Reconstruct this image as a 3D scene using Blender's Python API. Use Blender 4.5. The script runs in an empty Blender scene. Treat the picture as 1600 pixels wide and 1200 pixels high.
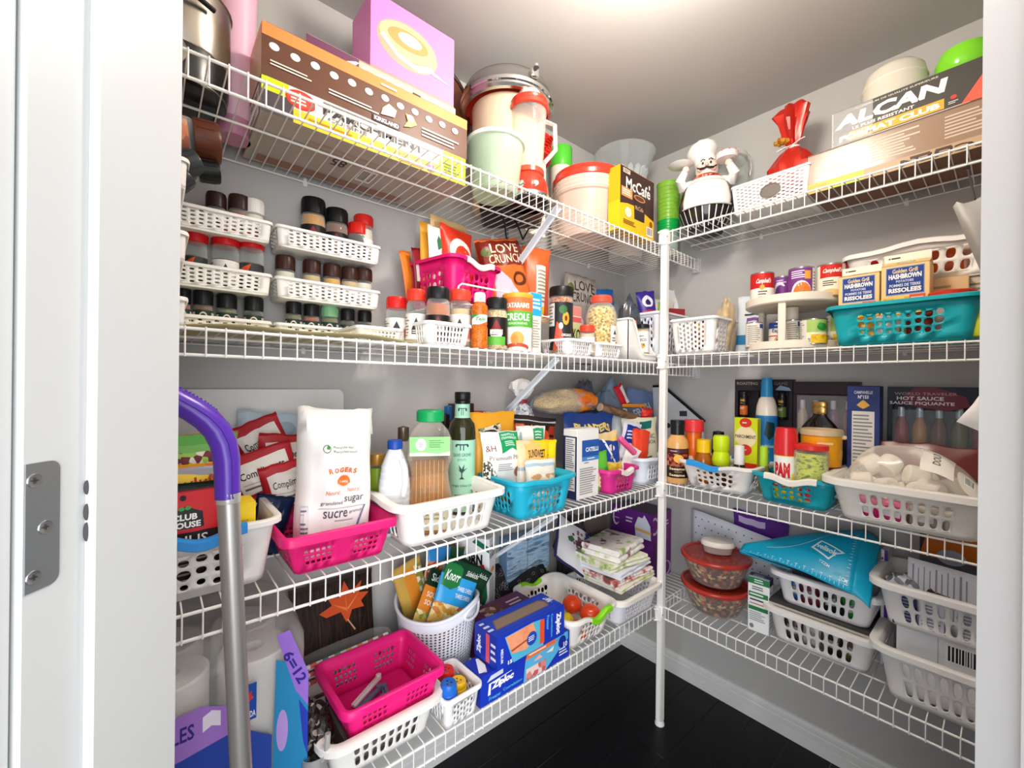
import bpy, math, random
from math import sin, cos, pi, radians as RAD, atan2, hypot
from mathutils import Vector, Matrix, noise
from mathutils.geometry import tessellate_polygon

SC = bpy.context.scene
COL = SC.collection

# ---------------------------------------------------------------- camera, world, lights, exposure
CAM_H, FPX, YAW, ROLL = 1.301, 662.5, 0.8665, 0.0112
FWD = Vector((cos(YAW), sin(YAW), 0))
RGT0 = Vector((sin(YAW), -cos(YAW), 0))
RGT = cos(ROLL) * RGT0 + sin(ROLL) * Vector((0, 0, 1))
UPV = RGT.cross(FWD)
cam_data = bpy.data.cameras.new('camera')
cam_data.sensor_width = 36.0
cam_data.lens = FPX / 1600 * 36
cam_data.clip_start = 0.02
cam = bpy.data.objects.new('camera', cam_data)
COL.objects.link(cam)
cam.matrix_world = Matrix(((RGT.x, UPV.x, -FWD.x, 0), (RGT.y, UPV.y, -FWD.y, 0),
                           (RGT.z, UPV.z, -FWD.z, CAM_H), (0, 0, 0, 1)))
SC.camera = cam
world = bpy.data.worlds.new('kitchen_daylight')
SC.world = world
world.use_nodes = True
world.node_tree.nodes['Background'].inputs[0].default_value = (0.93, 0.96, 1.0, 1)
world.node_tree.nodes['Background'].inputs[1].default_value = 1.25
SC.view_settings.view_transform = 'Standard'
SC.view_settings.look = 'None'
SC.view_settings.gamma = 1.0
SC.view_settings.use_curve_mapping = False
SC.view_settings.exposure = 0.0


def lamp(name, kind, loc, power, size=0.1, col=(1, 1, 1), rot=None, size_y=None):
    d = bpy.data.lights.new(name, kind)
    d.energy = power
    d.color = col
    if kind == 'AREA':
        d.shape = 'RECTANGLE'
        d.size = size
        d.size_y = size_y or size
    else:
        d.shadow_soft_size = size
    o = bpy.data.objects.new(name, d)
    o.location = loc
    if rot:
        o.rotation_euler = rot
    COL.objects.link(o)
    return o


# the pantry's own ceiling lamp (its fitting is built with the room) and a fill light added behind the camera, no actual window
lamp('ceiling_lamp_light', 'POINT', (0.80, 0.46, 2.23), 27, 0.10, (1.0, 0.92, 0.82))
_k = FWD * -1.7
lamp('kitchen_fill_light', 'AREA', (_k.x, _k.y, 1.25), 125, 3.4, (0.94, 0.965, 1.0),
     (RAD(90), 0, YAW - RAD(90)), 2.3)


# ---------------------------------------------------------------- from the photograph to points of the room
def W(px, py, X=None, Y=None, Z=None):
    d = FWD + RGT * ((px - 800) / FPX) + UPV * ((600 - py) / FPX)
    t = X / d.x if X is not None else Y / d.y if Y is not None else (Z - CAM_H) / d.z
    return Vector((0, 0, CAM_H)) + d * t


X_WALL, Y_WALL, H_CEIL, X_SIDE = 1.82, 1.27, CAM_H + 1.0728, -0.06
Y_LIP, X_LIP = 0.892, 1.504
DL = [CAM_H + a for a in (.554, .0915, -.389, -.8525)]
DR = [CAM_H + a for a in (.594, .119, -.371, -.8446)]
WR = 0.0018                                     # the wires' radius: things stand this far above a deck's centre line

# ---------------------------------------------------------------- materials
_mats = {}


def lin(h):
    h = h.lstrip('#')
    if len(h) == 3:
        h = ''.join(c * 2 for c in h)
    v = [int(h[i:i + 2], 16) / 255 for i in (0, 2, 4)]
    return tuple(c / 12.92 if c <= .04045 else ((c + .055) / 1.055) ** 2.4 for c in v) + (1,)


def _new(key):
    m = bpy.data.materials.new(key[:40])
    m.use_nodes = True
    nt = m.node_tree
    return m, nt, nt.nodes['Principled BSDF']


def mat(h, rough=.45, metal=0.0, sub=0.0):
    """plain coloured surface"""
    if not isinstance(h, str):
        return h
    k = ('plain', h, rough, metal, sub)
    if k not in _mats:
        m, nt, b = _new('plain ' + h)
        b.inputs['Base Color'].default_value = lin(h)
        b.inputs['Roughness'].default_value = rough
        b.inputs['Specular IOR Level'].default_value = .5 if rough < .3 or metal else .3
        b.inputs['Metallic'].default_value = metal
        if sub:
            b.inputs['Subsurface Weight'].default_value = sub
            b.inputs['Subsurface Radius'].default_value = (.02, .02, .02)
        m.diffuse_color = lin(h)
        _mats[k] = m
    return _mats[k]


def paint(h, rough=.5, bump=.04, scale=90):
    """painted drywall or coated metal: faint orange-peel relief"""
    k = ('paint', h, rough, bump, scale)
    if k not in _mats:
        m, nt, b = _new('paint ' + h)
        tc = nt.nodes.new('ShaderNodeTexCoord')
        nz = nt.nodes.new('ShaderNodeTexNoise')
        nz.inputs['Scale'].default_value = scale
        nz.inputs['Detail'].default_value = 3
        bp = nt.nodes.new('ShaderNodeBump')
        bp.inputs['Strength'].default_value = bump
        bp.inputs['Distance'].default_value = .004
        nt.links.new(tc.outputs['Object'], nz.inputs['Vector'])
        nt.links.new(nz.outputs['Fac'], bp.inputs['Height'])
        nt.links.new(bp.outputs['Normal'], b.inputs['Normal'])
        b.inputs['Base Color'].default_value = lin(h)
        b.inputs['Roughness'].default_value = rough
        _mats[k] = m
    return _mats[k]


def mottle(hs, scale=60, rough=.5, bump=.0, kind='voronoi', stretch=(1, 1, 1)):
    """several colours mixed in patches (food, prints of food, patterned cloth, wood)"""
    k = ('mottle', tuple(hs), scale, rough, bump, kind, stretch)
    if k not in _mats:
        m, nt, b = _new('mottle ' + hs[0])
        tc = nt.nodes.new('ShaderNodeTexCoord')
        mp = nt.nodes.new('ShaderNodeMapping')
        mp.inputs['Scale'].default_value = stretch
        nt.links.new(tc.outputs['Object'], mp.inputs['Vector'])
        if kind == 'voronoi':
            t = nt.nodes.new('ShaderNodeTexVoronoi')
            t.inputs['Scale'].default_value = scale
            out = t.outputs['Color']
            sp = nt.nodes.new('ShaderNodeSeparateColor')
            nt.links.new(out, sp.inputs['Color'])
            out = sp.outputs[0]
            hgt = t.outputs['Distance']
        else:
            t = nt.nodes.new('ShaderNodeTexNoise')
            t.inputs['Scale'].default_value = scale
            t.inputs['Detail'].default_value = 4
            out = t.outputs['Fac']
            hgt = out
        nt.links.new(mp.outputs['Vector'], t.inputs['Vector'])
        r = nt.nodes.new('ShaderNodeValToRGB')
        r.color_ramp.interpolation = 'CONSTANT' if kind == 'voronoi' else 'LINEAR'
        n = len(hs)
        el = r.color_ramp.elements
        lo, hi = (0, 1) if kind == 'voronoi' else (.3, .7)
        for i, h in enumerate(hs):
            p = lo + (hi - lo) * (i / n if kind == 'voronoi' else i / max(1, n - 1))
            e = el[i] if i < 2 else el.new(p)
            e.position = p
            e.color = lin(h)
        nt.links.new(out, r.inputs['Fac'])
        nt.links.new(r.outputs['Color'], b.inputs['Base Color'])
        b.inputs['Specular IOR Level'].default_value = .25
        b.inputs['Roughness'].default_value = rough
        if bump:
            bp = nt.nodes.new('ShaderNodeBump')
            bp.inputs['Strength'].default_value = bump
            bp.inputs['Distance'].default_value = .004
            bp.invert = kind == 'voronoi'
            nt.links.new(hgt, bp.inputs['Height'])
            nt.links.new(bp.outputs['Normal'], b.inputs['Normal'])
        _mats[k] = m
    return _mats[k]


def clear(h='#ffffff', body=.10, rough=.06, edge=.55, tint=.35):
    """clear or frosted plastic / thin glass: see-through, glossier towards grazing angles"""
    k = ('clear', h, body, rough, edge, tint)
    if k not in _mats:
        m, nt, b = _new('clear ' + h)
        tr = nt.nodes.new('ShaderNodeBsdfTransparent')
        tr.inputs['Color'].default_value = tuple(tint * c + 1 - tint for c in lin(h)[:3]) + (1,)
        lw = nt.nodes.new('ShaderNodeLayerWeight')
        lw.inputs['Blend'].default_value = .25
        mr = nt.nodes.new('ShaderNodeMapRange')
        mr.inputs['To Min'].default_value = body
        mr.inputs['To Max'].default_value = min(1, body + edge)
        nt.links.new(lw.outputs['Facing'], mr.inputs['Value'])
        mx = nt.nodes.new('ShaderNodeMixShader')
        nt.links.new(mr.outputs['Result'], mx.inputs['Fac'])
        nt.links.new(tr.outputs[0], mx.inputs[1])
        nt.links.new(b.outputs[0], mx.inputs[2])
        b.inputs['Base Color'].default_value = lin(h)
        b.inputs['Roughness'].default_value = rough
        nt.links.new(mx.outputs[0], nt.nodes['Material Output'].inputs['Surface'])
        _mats[k] = m
    return _mats[k]


STEEL = lambda: mat('#c9c9c6', .22, 1.0)
CHROME = lambda: mat('#e6e6e6', .08, 1.0)
WHITEWIRE = lambda: mat('#f1eee9', .3)
GLASS = lambda: clear('#f4fbf8', .07, .03, .6)
FOIL = lambda: mat('#b9b9b4', .3, .9)


# ---------------------------------------------------------------- mesh building
class MB:
    def __init__(s):
        s.v, s.f, s.m = [], [], []

    def add(s, vs, fs, m=0):
        o = len(s.v)
        s.v += [tuple(v) for v in vs]
        s.f += [tuple(i + o for i in f) for f in fs]
        s.m += [m] * len(fs)
        return s

    def box(s, c, z, m=0, bev=0.0, rot=None):
        hx, hy, hz = z[0] / 2, z[1] / 2, z[2] / 2
        b = min(bev, hx * .9, hy * .9, hz * .9)
        M = rot or Matrix.Identity(3)
        c = Vector(c)
        if b <= 0:
            vs = [c + M @ Vector((x * hx, y * hy, w * hz)) for w in (-1, 1) for y in (-1, 1) for x in (-1, 1)]
            return s.add(vs, [(0, 2, 3, 1), (4, 5, 7, 6), (0, 1, 5, 4), (2, 6, 7, 3), (0, 4, 6, 2), (1, 3, 7, 5)], m)
        vs, idx = [], {}
        for sx in (-1, 1):
            for sy in (-1, 1):
                for sz in (-1, 1):
                    for ax in range(3):
                        p = [sx * (hx - (b if ax != 0 else 0)), sy * (hy - (b if ax != 1 else 0)), sz * (hz - (b if ax != 2 else 0))]
                        idx[(sx, sy, sz, ax)] = len(vs)
                        vs.append(c + M @ Vector(p))
        fs = []
        sg = (-1, 1)
        for a in sg:
            q = [idx[(a, -1, -1, 0)], idx[(a, 1, -1, 0)], idx[(a, 1, 1, 0)], idx[(a, -1, 1, 0)]]
            fs.append(q if a > 0 else q[::-1])
            q = [idx[(-1, a, -1, 1)], idx[(-1, a, 1, 1)], idx[(1, a, 1, 1)], idx[(1, a, -1, 1)]]
            fs.append(q if a > 0 else q[::-1])
            q = [idx[(-1, -1, a, 2)], idx[(1, -1, a, 2)], idx[(1, 1, a, 2)], idx[(-1, 1, a, 2)]]
            fs.append(q if a > 0 else q[::-1])
        for a in sg:
            for e in sg:
                for (x, y) in ((0, 1), (0, 2), (1, 2)):
                    o = 3 - x - y
                    def k(t, ax):
                        kk = [0, 0, 0]
                        kk[x], kk[y], kk[o] = a, e, t
                        return idx[tuple(kk) + (ax,)]
                    q = [k(-1, x), k(1, x), k(1, y), k(-1, y)]
                    n = (Vector(vs[q[1]]) - Vector(vs[q[0]])).cross(Vector(vs[q[2]]) - Vector(vs[q[1]]))
                    out = sum((Vector(vs[i]) for i in q), Vector()) / 4 - c
                    fs.append(q if n.dot(out) > 0 else q[::-1])
        for a in sg:
            for e in sg:
                for g in sg:
                    q = [idx[(a, e, g, 0)], idx[(a, e, g, 1)], idx[(a, e, g, 2)]]
                    fs.append(q if a * e * g > 0 else q[::-1])
        return s.add(vs, fs, m)

    def tube(s, path, r, n=6, m=0, closed=False, cap=True, flat=None):
        P = [Vector(p) for p in path]
        k = len(P)
        rr = r if isinstance(r, (list, tuple)) else [r] * k
        up = None
        vs = []
        for i in range(k):
            if closed:
                t = P[(i + 1) % k] - P[i - 1]
            else:
                t = P[min(i + 1, k - 1)] - P[max(i - 1, 0)]
            t.normalize()
            if up is None:
                up = Vector((0, 0, 1)) if abs(t.z) < .9 else Vector((0, 1, 0))
            up = (up - t * up.dot(t)).normalized()
            sd = t.cross(up)
            for j in range(n):
                a = 2 * pi * (j + .5) / n
                x, y = cos(a) * rr[i], sin(a) * rr[i] * (flat or 1)
                vs.append(P[i] + sd * x + up * y)
        fs = []
        for i in range(k if closed else k - 1):
            i2 = (i + 1) % k
            for j in range(n):
                j2 = (j + 1) % n
                fs.append((i * n + j, i * n + j2, i2 * n + j2, i2 * n + j))
        if cap and not closed:
            fs.append(tuple(range(n - 1, -1, -1)))
            fs.append(tuple((k - 1) * n + j for j in range(n)))
        return s.add(vs, fs, m)

    def lathe(s, prof, n=24, m=0, c=(0, 0, 0), cap=True, sx=1.0, sy=1.0):
        k = len(prof)
        vs = [(c[0] + r * cos(2 * pi * j / n) * sx, c[1] + r * sin(2 * pi * j / n) * sy, c[2] + z) for r, z in prof for j in range(n)]
        fs = [(i * n + j, i * n + (j + 1) % n, (i + 1) * n + (j + 1) % n, (i + 1) * n + j) for i in range(k - 1) for j in range(n)]
        if cap:
            if prof[0][0] > 1e-5:
                fs.append(tuple(range(n - 1, -1, -1)))
            if prof[-1][0] > 1e-5:
                fs.append(tuple((k - 1) * n + j for j in range(n)))
        return s.add(vs, fs, m)

    def grid(s, fn, nx, ny, m=0, wrap=False, flip=False):
        cols = nx if wrap else nx + 1
        vs = [fn(i / nx, j / ny) for j in range(ny + 1) for i in range(cols)]
        fs = []
        for j in range(ny):
            for i in range(nx):
                a, b = j * cols + i, j * cols + (i + 1) % cols
                q = (a, b, b + cols, a + cols)
                fs.append(q[::-1] if flip else q)
        return s.add(vs, fs, m)

    def ball(s, c, r, n=14, k=8, m=0, fn=None):
        r = r if isinstance(r, (list, tuple)) else (r, r, r)
        vs = []
        for i in range(1, k):
            a = pi * i / k
            for j in range(n):
                b = 2 * pi * j / n
                d = Vector((sin(a) * cos(b), sin(a) * sin(b), -cos(a)))
                q = fn(d) if fn else 1
                vs.append((c[0] + r[0] * d.x * q, c[1] + r[1] * d.y * q, c[2] + r[2] * d.z * q))
        lo, hi = len(vs), len(vs) + 1
        ql, qh = (fn(Vector((0, 0, -1))), fn(Vector((0, 0, 1)))) if fn else (1, 1)
        vs += [(c[0], c[1], c[2] - r[2] * ql), (c[0], c[1], c[2] + r[2] * qh)]
        fs = [(i * n + j, i * n + (j + 1) % n, (i + 1) * n + (j + 1) % n, (i + 1) * n + j) for i in range(k - 2) for j in range(n)]
        fs += [(lo, (j + 1) % n, j) for j in range(n)]
        fs += [(hi, (k - 2) * n + j, (k - 2) * n + (j + 1) % n) for j in range(n)]
        return s.add(vs, fs, m)

    def prism(s, pts, y0, y1, m=0):
        """outline in x,z pulled from y0 to y1"""
        n = len(pts)
        vs = [(x, y0, z) for x, z in pts] + [(x, y1, z) for x, z in pts]
        tri = tessellate_polygon([[Vector((x, z, 0)) for x, z in pts]])
        fs = [tuple(t) for t in tri] + [tuple(i + n for i in t[::-1]) for t in tri]
        fs += [(i, i + n, (i + 1) % n + n, (i + 1) % n) for i in range(n)]
        return s.add(vs, fs, m)

    def xform(s, M, start=0):
        s.v = s.v[:start] + [tuple(M @ Vector(v)) for v in s.v[start:]]
        return s


def mesh_of(name, mb, mats, sharp=38):
    me = bpy.data.meshes.new(name)
    me.from_pydata(mb.v, [], mb.f)
    for m in (mats if isinstance(mats, (list, tuple)) else [mats]):
        me.materials.append(mat(m))
    if len(me.materials) > 1:
        me.polygons.foreach_set('material_index', mb.m)
    me.validate()
    if sharp:
        me.shade_smooth()
        me.set_sharp_from_angle(angle=RAD(sharp))
    me.update()
    return me


def put(name, me, parent=None, loc=(0, 0, 0), rot=None):
    o = bpy.data.objects.new(name, me)
    COL.objects.link(o)
    o.location = loc
    if rot:
        o.rotation_euler = rot
    if parent:
        o.parent = parent
    return o


def obj(name, mb, mats, parent=None, sharp=38, solid=0, loc=(0, 0, 0), rot=None):
    o = put(name, mesh_of(name, mb, mats, sharp), parent, loc, rot)
    if solid:
        md = o.modifiers.new('thickness', 'SOLIDIFY')
        md.thickness = solid
        md.offset = -1
    return o


def thing(name, label, cat, loc=(0, 0, 0), rz=0.0, group=None, rot=None):
    o = bpy.data.objects.new(name, None)
    COL.objects.link(o)
    o.empty_display_size = .02
    o.location = loc
    o.rotation_euler = rot or (0, 0, rz)
    o['label'] = label
    o['category'] = cat
    if group:
        o['group'] = group
    return o


def dup(root, loc, rz=None, label=None, group=None, rot=None):
    r = root.copy()
    COL.objects.link(r)
    r.location = loc
    if rot:
        r.rotation_euler = rot
    elif rz is not None:
        r.rotation_euler = (0, 0, rz)
    if label:
        r['label'] = label
    if group:
        r['group'] = group
    for ch in list(root.children):
        c = ch.copy()
        COL.objects.link(c)
        c.parent = r
        for g in list(ch.children):
            d = g.copy()
            COL.objects.link(d)
            d.parent = c
    return r


def struct(name, mb, mats, parent=None, sharp=38, kind='structure'):
    o = obj(name, mb, mats, parent, sharp)
    if not parent:
        o['kind'] = kind
    return o


# ---------------------------------------------------------------- flat print on surfaces
_txt = {}


def text_geo(s, bold):
    k = (s, bold)
    if k not in _txt:
        cu = bpy.data.curves.new('lettering', 'FONT')
        cu.body = s
        cu.resolution_u = 2
        cu.offset = bold
        o = bpy.data.objects.new('lettering', cu)
        me = bpy.data.meshes.new_from_object(o)
        vs = [(v.co.x, v.co.y) for v in me.vertices]
        me.calc_loop_triangles()
        fs = [tuple(p.vertices) for p in me.loop_triangles]
        bpy.data.objects.remove(o)
        bpy.data.meshes.remove(me)
        bpy.data.curves.remove(cu)
        xs, ys = [v[0] for v in vs], [v[1] for v in vs]
        x0, y0, w, h = min(xs), min(ys), max(max(xs) - min(xs), 1e-6), max(max(ys) - min(ys), 1e-6)
        _txt[k] = ([((x - x0) / w, (y - y0) / h) for x, y in vs], fs)
    return _txt[k]


def prints(parent, S, items, wh=(1, 1), name='printed_label', curved=False, off=.0004, step=.00016, rough=.4):
    """items in face coordinates 0..1 (x to the right, y up); S(x, y, off) gives the point on the surface"""
    mb, mats, idx = MB(), [], {}

    def mi(c):
        if c not in idx:
            idx[c] = len(mats)
            mats.append(mat(c, rough) if isinstance(c, str) else c)
        return idx[c]

    S0 = S
    S = lambda x, y, e: S0(min(1, max(0, x)), min(1, max(0, y)), e)

    def brk(a, b, n):
        a, b = min(a, b), max(a, b)
        return [a] + [q / n for q in range(n + 1) if a + .004 < q / n < b - .004] + [b]

    def quad(x0, y0, x1, y1, c, e):
        if not curved:
            mb.grid(lambda u, v: S(x0 + (x1 - x0) * u, y0 + (y1 - y0) * v, e), 1, 1, mi(c))
            return
        xs, ys = brk(x0, x1, 28), brk(y0, y1, 16)
        nx, ny = len(xs) - 1, len(ys) - 1
        mb.grid(lambda u, v: S(xs[round(u * nx)], ys[round(v * ny)], e), nx, ny, mi(c))

    def patch(pts2, tris, c, e, n):
        """flat triangles over the face coordinates, split n times so that they follow a curved surface"""
        pts2, tris = list(pts2), [tuple(t) for t in tris]
        for _ in range(n):
            mid, out = {}, []

            def mp(i, j):
                k_ = (min(i, j), max(i, j))
                if k_ not in mid:
                    mid[k_] = len(pts2)
                    pts2.append(((pts2[i][0] + pts2[j][0]) / 2, (pts2[i][1] + pts2[j][1]) / 2))
                return mid[k_]
            for a_, b_, c_ in tris:
                x_, y_, z_ = mp(a_, b_), mp(b_, c_), mp(c_, a_)
                out += [(a_, x_, z_), (x_, b_, y_), (z_, y_, c_), (x_, y_, z_)]
            tris = out
        mb.add([S(x, y, e) for x, y in pts2], tris, mi(c))

    for k, it in enumerate(items):
        e = off + step * k
        t = it[0]
        if t == 'r':
            quad(it[1], it[2], it[3], it[4], it[5], e)
        elif t == 'e':
            _, cx, cy, rx, ry, c = it
            n = 20
            qs = (.25, .5, .75, 1) if curved else (1,)
            vs = [S(cx, cy, e)] + [S(cx + rx * q * cos(2 * pi * j / n), cy + ry * q * sin(2 * pi * j / n), e) for q in qs for j in range(n)]
            fs = [(0, 1 + j, 1 + (j + 1) % n) for j in range(n)]
            for q in range(len(qs) - 1):
                o = 1 + q * n
                fs += [(o + j, o + n + j, o + n + (j + 1) % n, o + (j + 1) % n) for j in range(n)]
            mb.add(vs, fs, mi(c))
        elif t == 'p':
            pts = it[1]
            tri = tessellate_polygon([[Vector((x * wh[0], y * wh[1], 0)) for x, y in pts]])
            fs = []
            for q in tri:
                a, b, c = [Vector((pts[i][0] * wh[0], pts[i][1] * wh[1], 0)) for i in q]
                fs.append(tuple(q) if (b - a).cross(c - a).z > 0 else tuple(q[::-1]))
            patch(pts, fs, it[2], e, 3 if curved else 0)
        elif t == 't' or t == 'T':
            if t == 't':
                _, s, x0, y0, x1, y1, c = it[:7]
                bold = it[7] if len(it) > 7 else .02
                g, fs = text_geo(s, bold)
                sh = it[8] if len(it) > 8 else 0
                p2 = [(x0 + (x1 - x0) * (x + sh * y), y0 + (y1 - y0) * y) for x, y in g]
            else:
                _, s, cx, cy, w, h, rot, c = it[:8]
                bold = it[8] if len(it) > 8 else .02
                g, fs = text_geo(s, bold)
                a = RAD(rot)
                p2 = []
                for x, y in g:
                    u, v = (x - .5) * w * wh[0], (y - .5) * h * wh[1]
                    p2.append((cx + (u * cos(a) - v * sin(a)) / wh[0], cy + (u * sin(a) + v * cos(a)) / wh[1]))
            patch(p2, fs, c, e + (.0003 if curved else 0), 1 if curved else 0)
        elif t == 'l':
            _, x0, y0, x1, y1, n, c = it
            rnd = random.Random(int(n * 7 + x0 * 100))
            h = (y1 - y0) / n
            for q in range(n):
                xe = x0 + (x1 - x0) * rnd.uniform(.65, 1)
                quad(x0, y1 - h * (q + .75), xe, y1 - h * (q + .3), c, e)
        elif t == 'b':
            _, x0, y0, x1, y1 = it
            quad(x0, y0, x1, y1, '#f4f4f0', e)
            rnd = random.Random(5)
            x = x0 + (x1 - x0) * .08
            while x < x1 - (x1 - x0) * .1:
                w = (x1 - x0) * rnd.choice((.025, .04, .06))
                quad(x, y0 + (y1 - y0) * .12, x + w, y1 - (y1 - y0) * .1, '#1a1a1a', e + .0001)
                x += w + (x1 - x0) * rnd.choice((.03, .045))
    return obj(name, mb, mats, parent, sharp=0)


def face(c, ux, uy, n):
    """surface function of a flat face: corner, full edge vectors, outward normal"""
    c, ux, uy, n = Vector(c), Vector(ux), Vector(uy), Vector(n)
    return lambda x, y, o: c + ux * x + uy * y + n * o


def wrap(rfun, z0, z1, a0, a1, sx=1, sy=1):
    """around an upright round body; angles in degrees off the local front (-Y), growing to the viewer's right"""
    def S(x, y, o):
        a = RAD(a0 + (a1 - a0) * x)
        z = z0 + (z1 - z0) * y
        r = (rfun(z) if callable(rfun) else rfun) + o
        return Vector((sin(a) * r * sx, -cos(a) * r * sy, z))
    return S

# ---------------------------------------------------------------- room
def FR(s, d, z):
    return FWD * d + RGT0 * s + Vector((0, 0, z))


WALLC, TRIMC = '#bab8b5', '#cfd0cf'
WALLM = paint(WALLC, .6)
TRIMM = paint(TRIMC, .35, .02, 40)


def slab(name, x0, x1, y0, y1, z0, z1, m):
    return struct(name, MB().box(((x0 + x1) / 2, (y0 + y1) / 2, (z0 + z1) / 2), (x1 - x0, y1 - y0, z1 - z0)), m, sharp=0)


slab('wall_back', X_SIDE - .1, X_WALL + .1, Y_WALL, Y_WALL + .1, 0, H_CEIL + .1, WALLM)
slab('wall_right', X_WALL, X_WALL + .1, -.45, Y_WALL, 0, H_CEIL + .1, WALLM)
slab('wall_left', X_SIDE - .1, X_SIDE, .58, Y_WALL, 0, H_CEIL + .1, WALLM)
slab('wall_end', 1.0, X_WALL, -.45, -.36, 0, H_CEIL + .1, WALLM)
slab('ceiling', -.6, X_WALL + .1, -.6, Y_WALL + .1, H_CEIL, H_CEIL + .1, paint('#bcbab7', .7))


def fr_box(name, s0, s1, d0, d1, z0, z1, m, parent=None, bev=0.0):
    R3 = Matrix((RGT0, FWD, Vector((0, 0, 1)))).transposed()
    mb = MB().box(FR((s0 + s1) / 2, (d0 + d1) / 2, (z0 + z1) / 2), (s1 - s0, d1 - d0, z1 - z0), 0, bev, R3)
    return struct(name, mb, m, parent)


S_L, S_R, D_IN = -.337, .4725, .430
fr_box('wall_front', -.62, S_L - .02, .316, D_IN - .004, 0, H_CEIL, WALLM)
fr_box('wall_front', S_R + .02, 1.15, .316, D_IN - .004, 0, H_CEIL, WALLM)
fr_box('wall_front', S_L - .02, S_R + .02, .316, D_IN - .004, 2.06, H_CEIL, WALLM)
# door frame: rebated jambs with their stops, head and kitchen-side casings
fr_box('trim_1', S_L - .020, S_L, .3437, D_IN, 0, 2.05, TRIMM, bev=.0012)
_j = fr_box('trim_2', S_L - .020, S_L - .008, .300, .3435, 0, 2.05, TRIMM)
fr_box('trim_3', S_R, S_R + .020, .300, D_IN, 0, 2.05, TRIMM, bev=.0012)
fr_box('trim_4', S_R - .008, S_R, .345, .385, 0, 2.05, TRIMM, bev=.001)
fr_box('trim_5', S_L - .02, S_R + .02, .300, D_IN, 2.03, 2.06, TRIMM)
fr_box('trim_6', S_L - .085, S_L - .013, .284, .2995, 0, 2.12, TRIMM, bev=.003)
fr_box('trim_7', S_R + .013, S_R + .085, .284, .2995, 0, 2.12, TRIMM, bev=.003)
# hinge leaf let into the left jamb
hz = W(66, 834, X=0).z if False else CAM_H - (834 - 604) / FPX * .31
hm = MB()
pts = []
h2, d0, d1, rr = .0465, .3005, .3235, .007
for a in range(0, 91, 15):
    pts.append((d1 - rr + rr * sin(RAD(a)), hz + h2 - rr + rr * cos(RAD(a))))
for a in range(90, 181, 15):
    pts.append((d1 - rr + rr * sin(RAD(a)), hz - h2 + rr + rr * cos(RAD(a))))
pts += [(d0, hz - h2), (d0, hz + h2)]
n = len(pts)
sf = S_L - .008
vs = [FR(sf + .0003, d, z) for d, z in pts] + [FR(sf + .0012, d, z) for d, z in pts]
fs = [tuple(range(n)), tuple(range(2 * n - 1, n - 1, -1))] + [(i, (i + 1) % n, (i + 1) % n + n, i + n) for i in range(n)]
hl = obj('hinge_leaf', MB().add(vs, fs), mat('#a3a6a8', .34, .75), _j)
hl['label'] = 'satin steel hinge leaf with three screws in the white door jamb'
RM = Matrix((FWD, Vector((0, 0, 1)), RGT0)).transposed()
for dd, zz in ((.306, .034), (.3135, -.002), (.306, -.036)):
    sm = MB()
    sm.lathe([(.0052, .0), (.0048, .0006), (.0034, .0002), (.0, .0001)], 16)
    sm.box((0, 0, .0005), (.0042, .0009, .0004), 1)
    sm.box((0, 0, .0005), (.0009, .0042, .0004), 1)
    sm.xform(Matrix.Translation(FR(sf + .0012, dd, hz + zz)) @ RM.to_4x4())
    obj('screw', sm, [mat('#b9bbbc', .25, .9), '#3a3a3a'], hl)
# scuffs rubbed into the stop beside the hinge
for zz, hh in ((.030, .012), (.010, .014), (-.006, .016)):
    sm = MB().ball((0, 0, 0), (.0022, .0012, hh / 2), 8, 6)
    sm.xform(Matrix.Translation(FR(S_L - .0064, .3436, hz + zz - .01)))
    obj('scuff_mark', sm, mat('#4b4b4d', .8), _j)

# floor: dark planks, one by one
fl = bpy.data.objects.new('floor', None)
COL.objects.link(fl)
fl['kind'] = 'structure'
plank_m = [mottle(['#06070b', '#0d0d12', '#121116'], 9, .38, .12, 'noise', (1.5, 14, 1)),
           mottle(['#050508', '#0b0b11', '#0f1016'], 8, .42, .12, 'noise', (1.2, 16, 1))]
pm = {}
rnd = random.Random(3)
yy = -2.4
row = 0
while yy < Y_WALL:
    xx = -2.2 - rnd.uniform(0, .9)
    while xx < X_WALL:
        L_ = 1.2
        a, b = max(xx, -2.2), min(xx + L_, X_WALL)
        if b - a > .02:
            k = (round(b - a, 3), (row + int(xx * 10)) % 2)
            if k not in pm:
                pm[k] = mesh_of('plank', MB().box((0, 0, -.006), (b - a - .0016, .1256, .012), 0, .0014), plank_m[k[1]])
            put('plank', pm[k], fl, ((a + b) / 2, yy + .0635, 0))
        xx += L_
    yy += .127
    row += 1
# baseboards with two grooves
prof = [(0, 0), (.013, 0), (.013, .036), (.0105, .038), (.013, .040), (.013, .062), (.009, .066), (.0115, .070), (.0105, .082), (.006, .090), (0, .092)]


def baseboard(name, p0, p1):
    p0, p1 = Vector(p0), Vector(p1)
    t = (p1 - p0).normalized()
    nrm = Vector((-t.y, t.x, 0))
    vs = [p + nrm * o + Vector((0, 0, z)) for p in (p0, p1) for o, z in prof]
    k = len(prof)
    fs = [(i, i + k, (i + 1) % k + k, (i + 1) % k) for i in range(k)] + [tuple(range(k)), tuple(range(2 * k - 1, k - 1, -1))]
    struct(name, MB().add(vs, fs), paint('#dcdcda', .4, .02, 40), sharp=20)


baseboard('baseboard_right', (X_WALL, -.36, 0), (X_WALL, Y_WALL, 0))
baseboard('baseboard_back', (X_WALL - .013, Y_WALL, 0), (X_SIDE, Y_WALL, 0))
baseboard('baseboard_left', (X_SIDE, Y_WALL - .013, 0), (X_SIDE, .62, 0))

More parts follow.
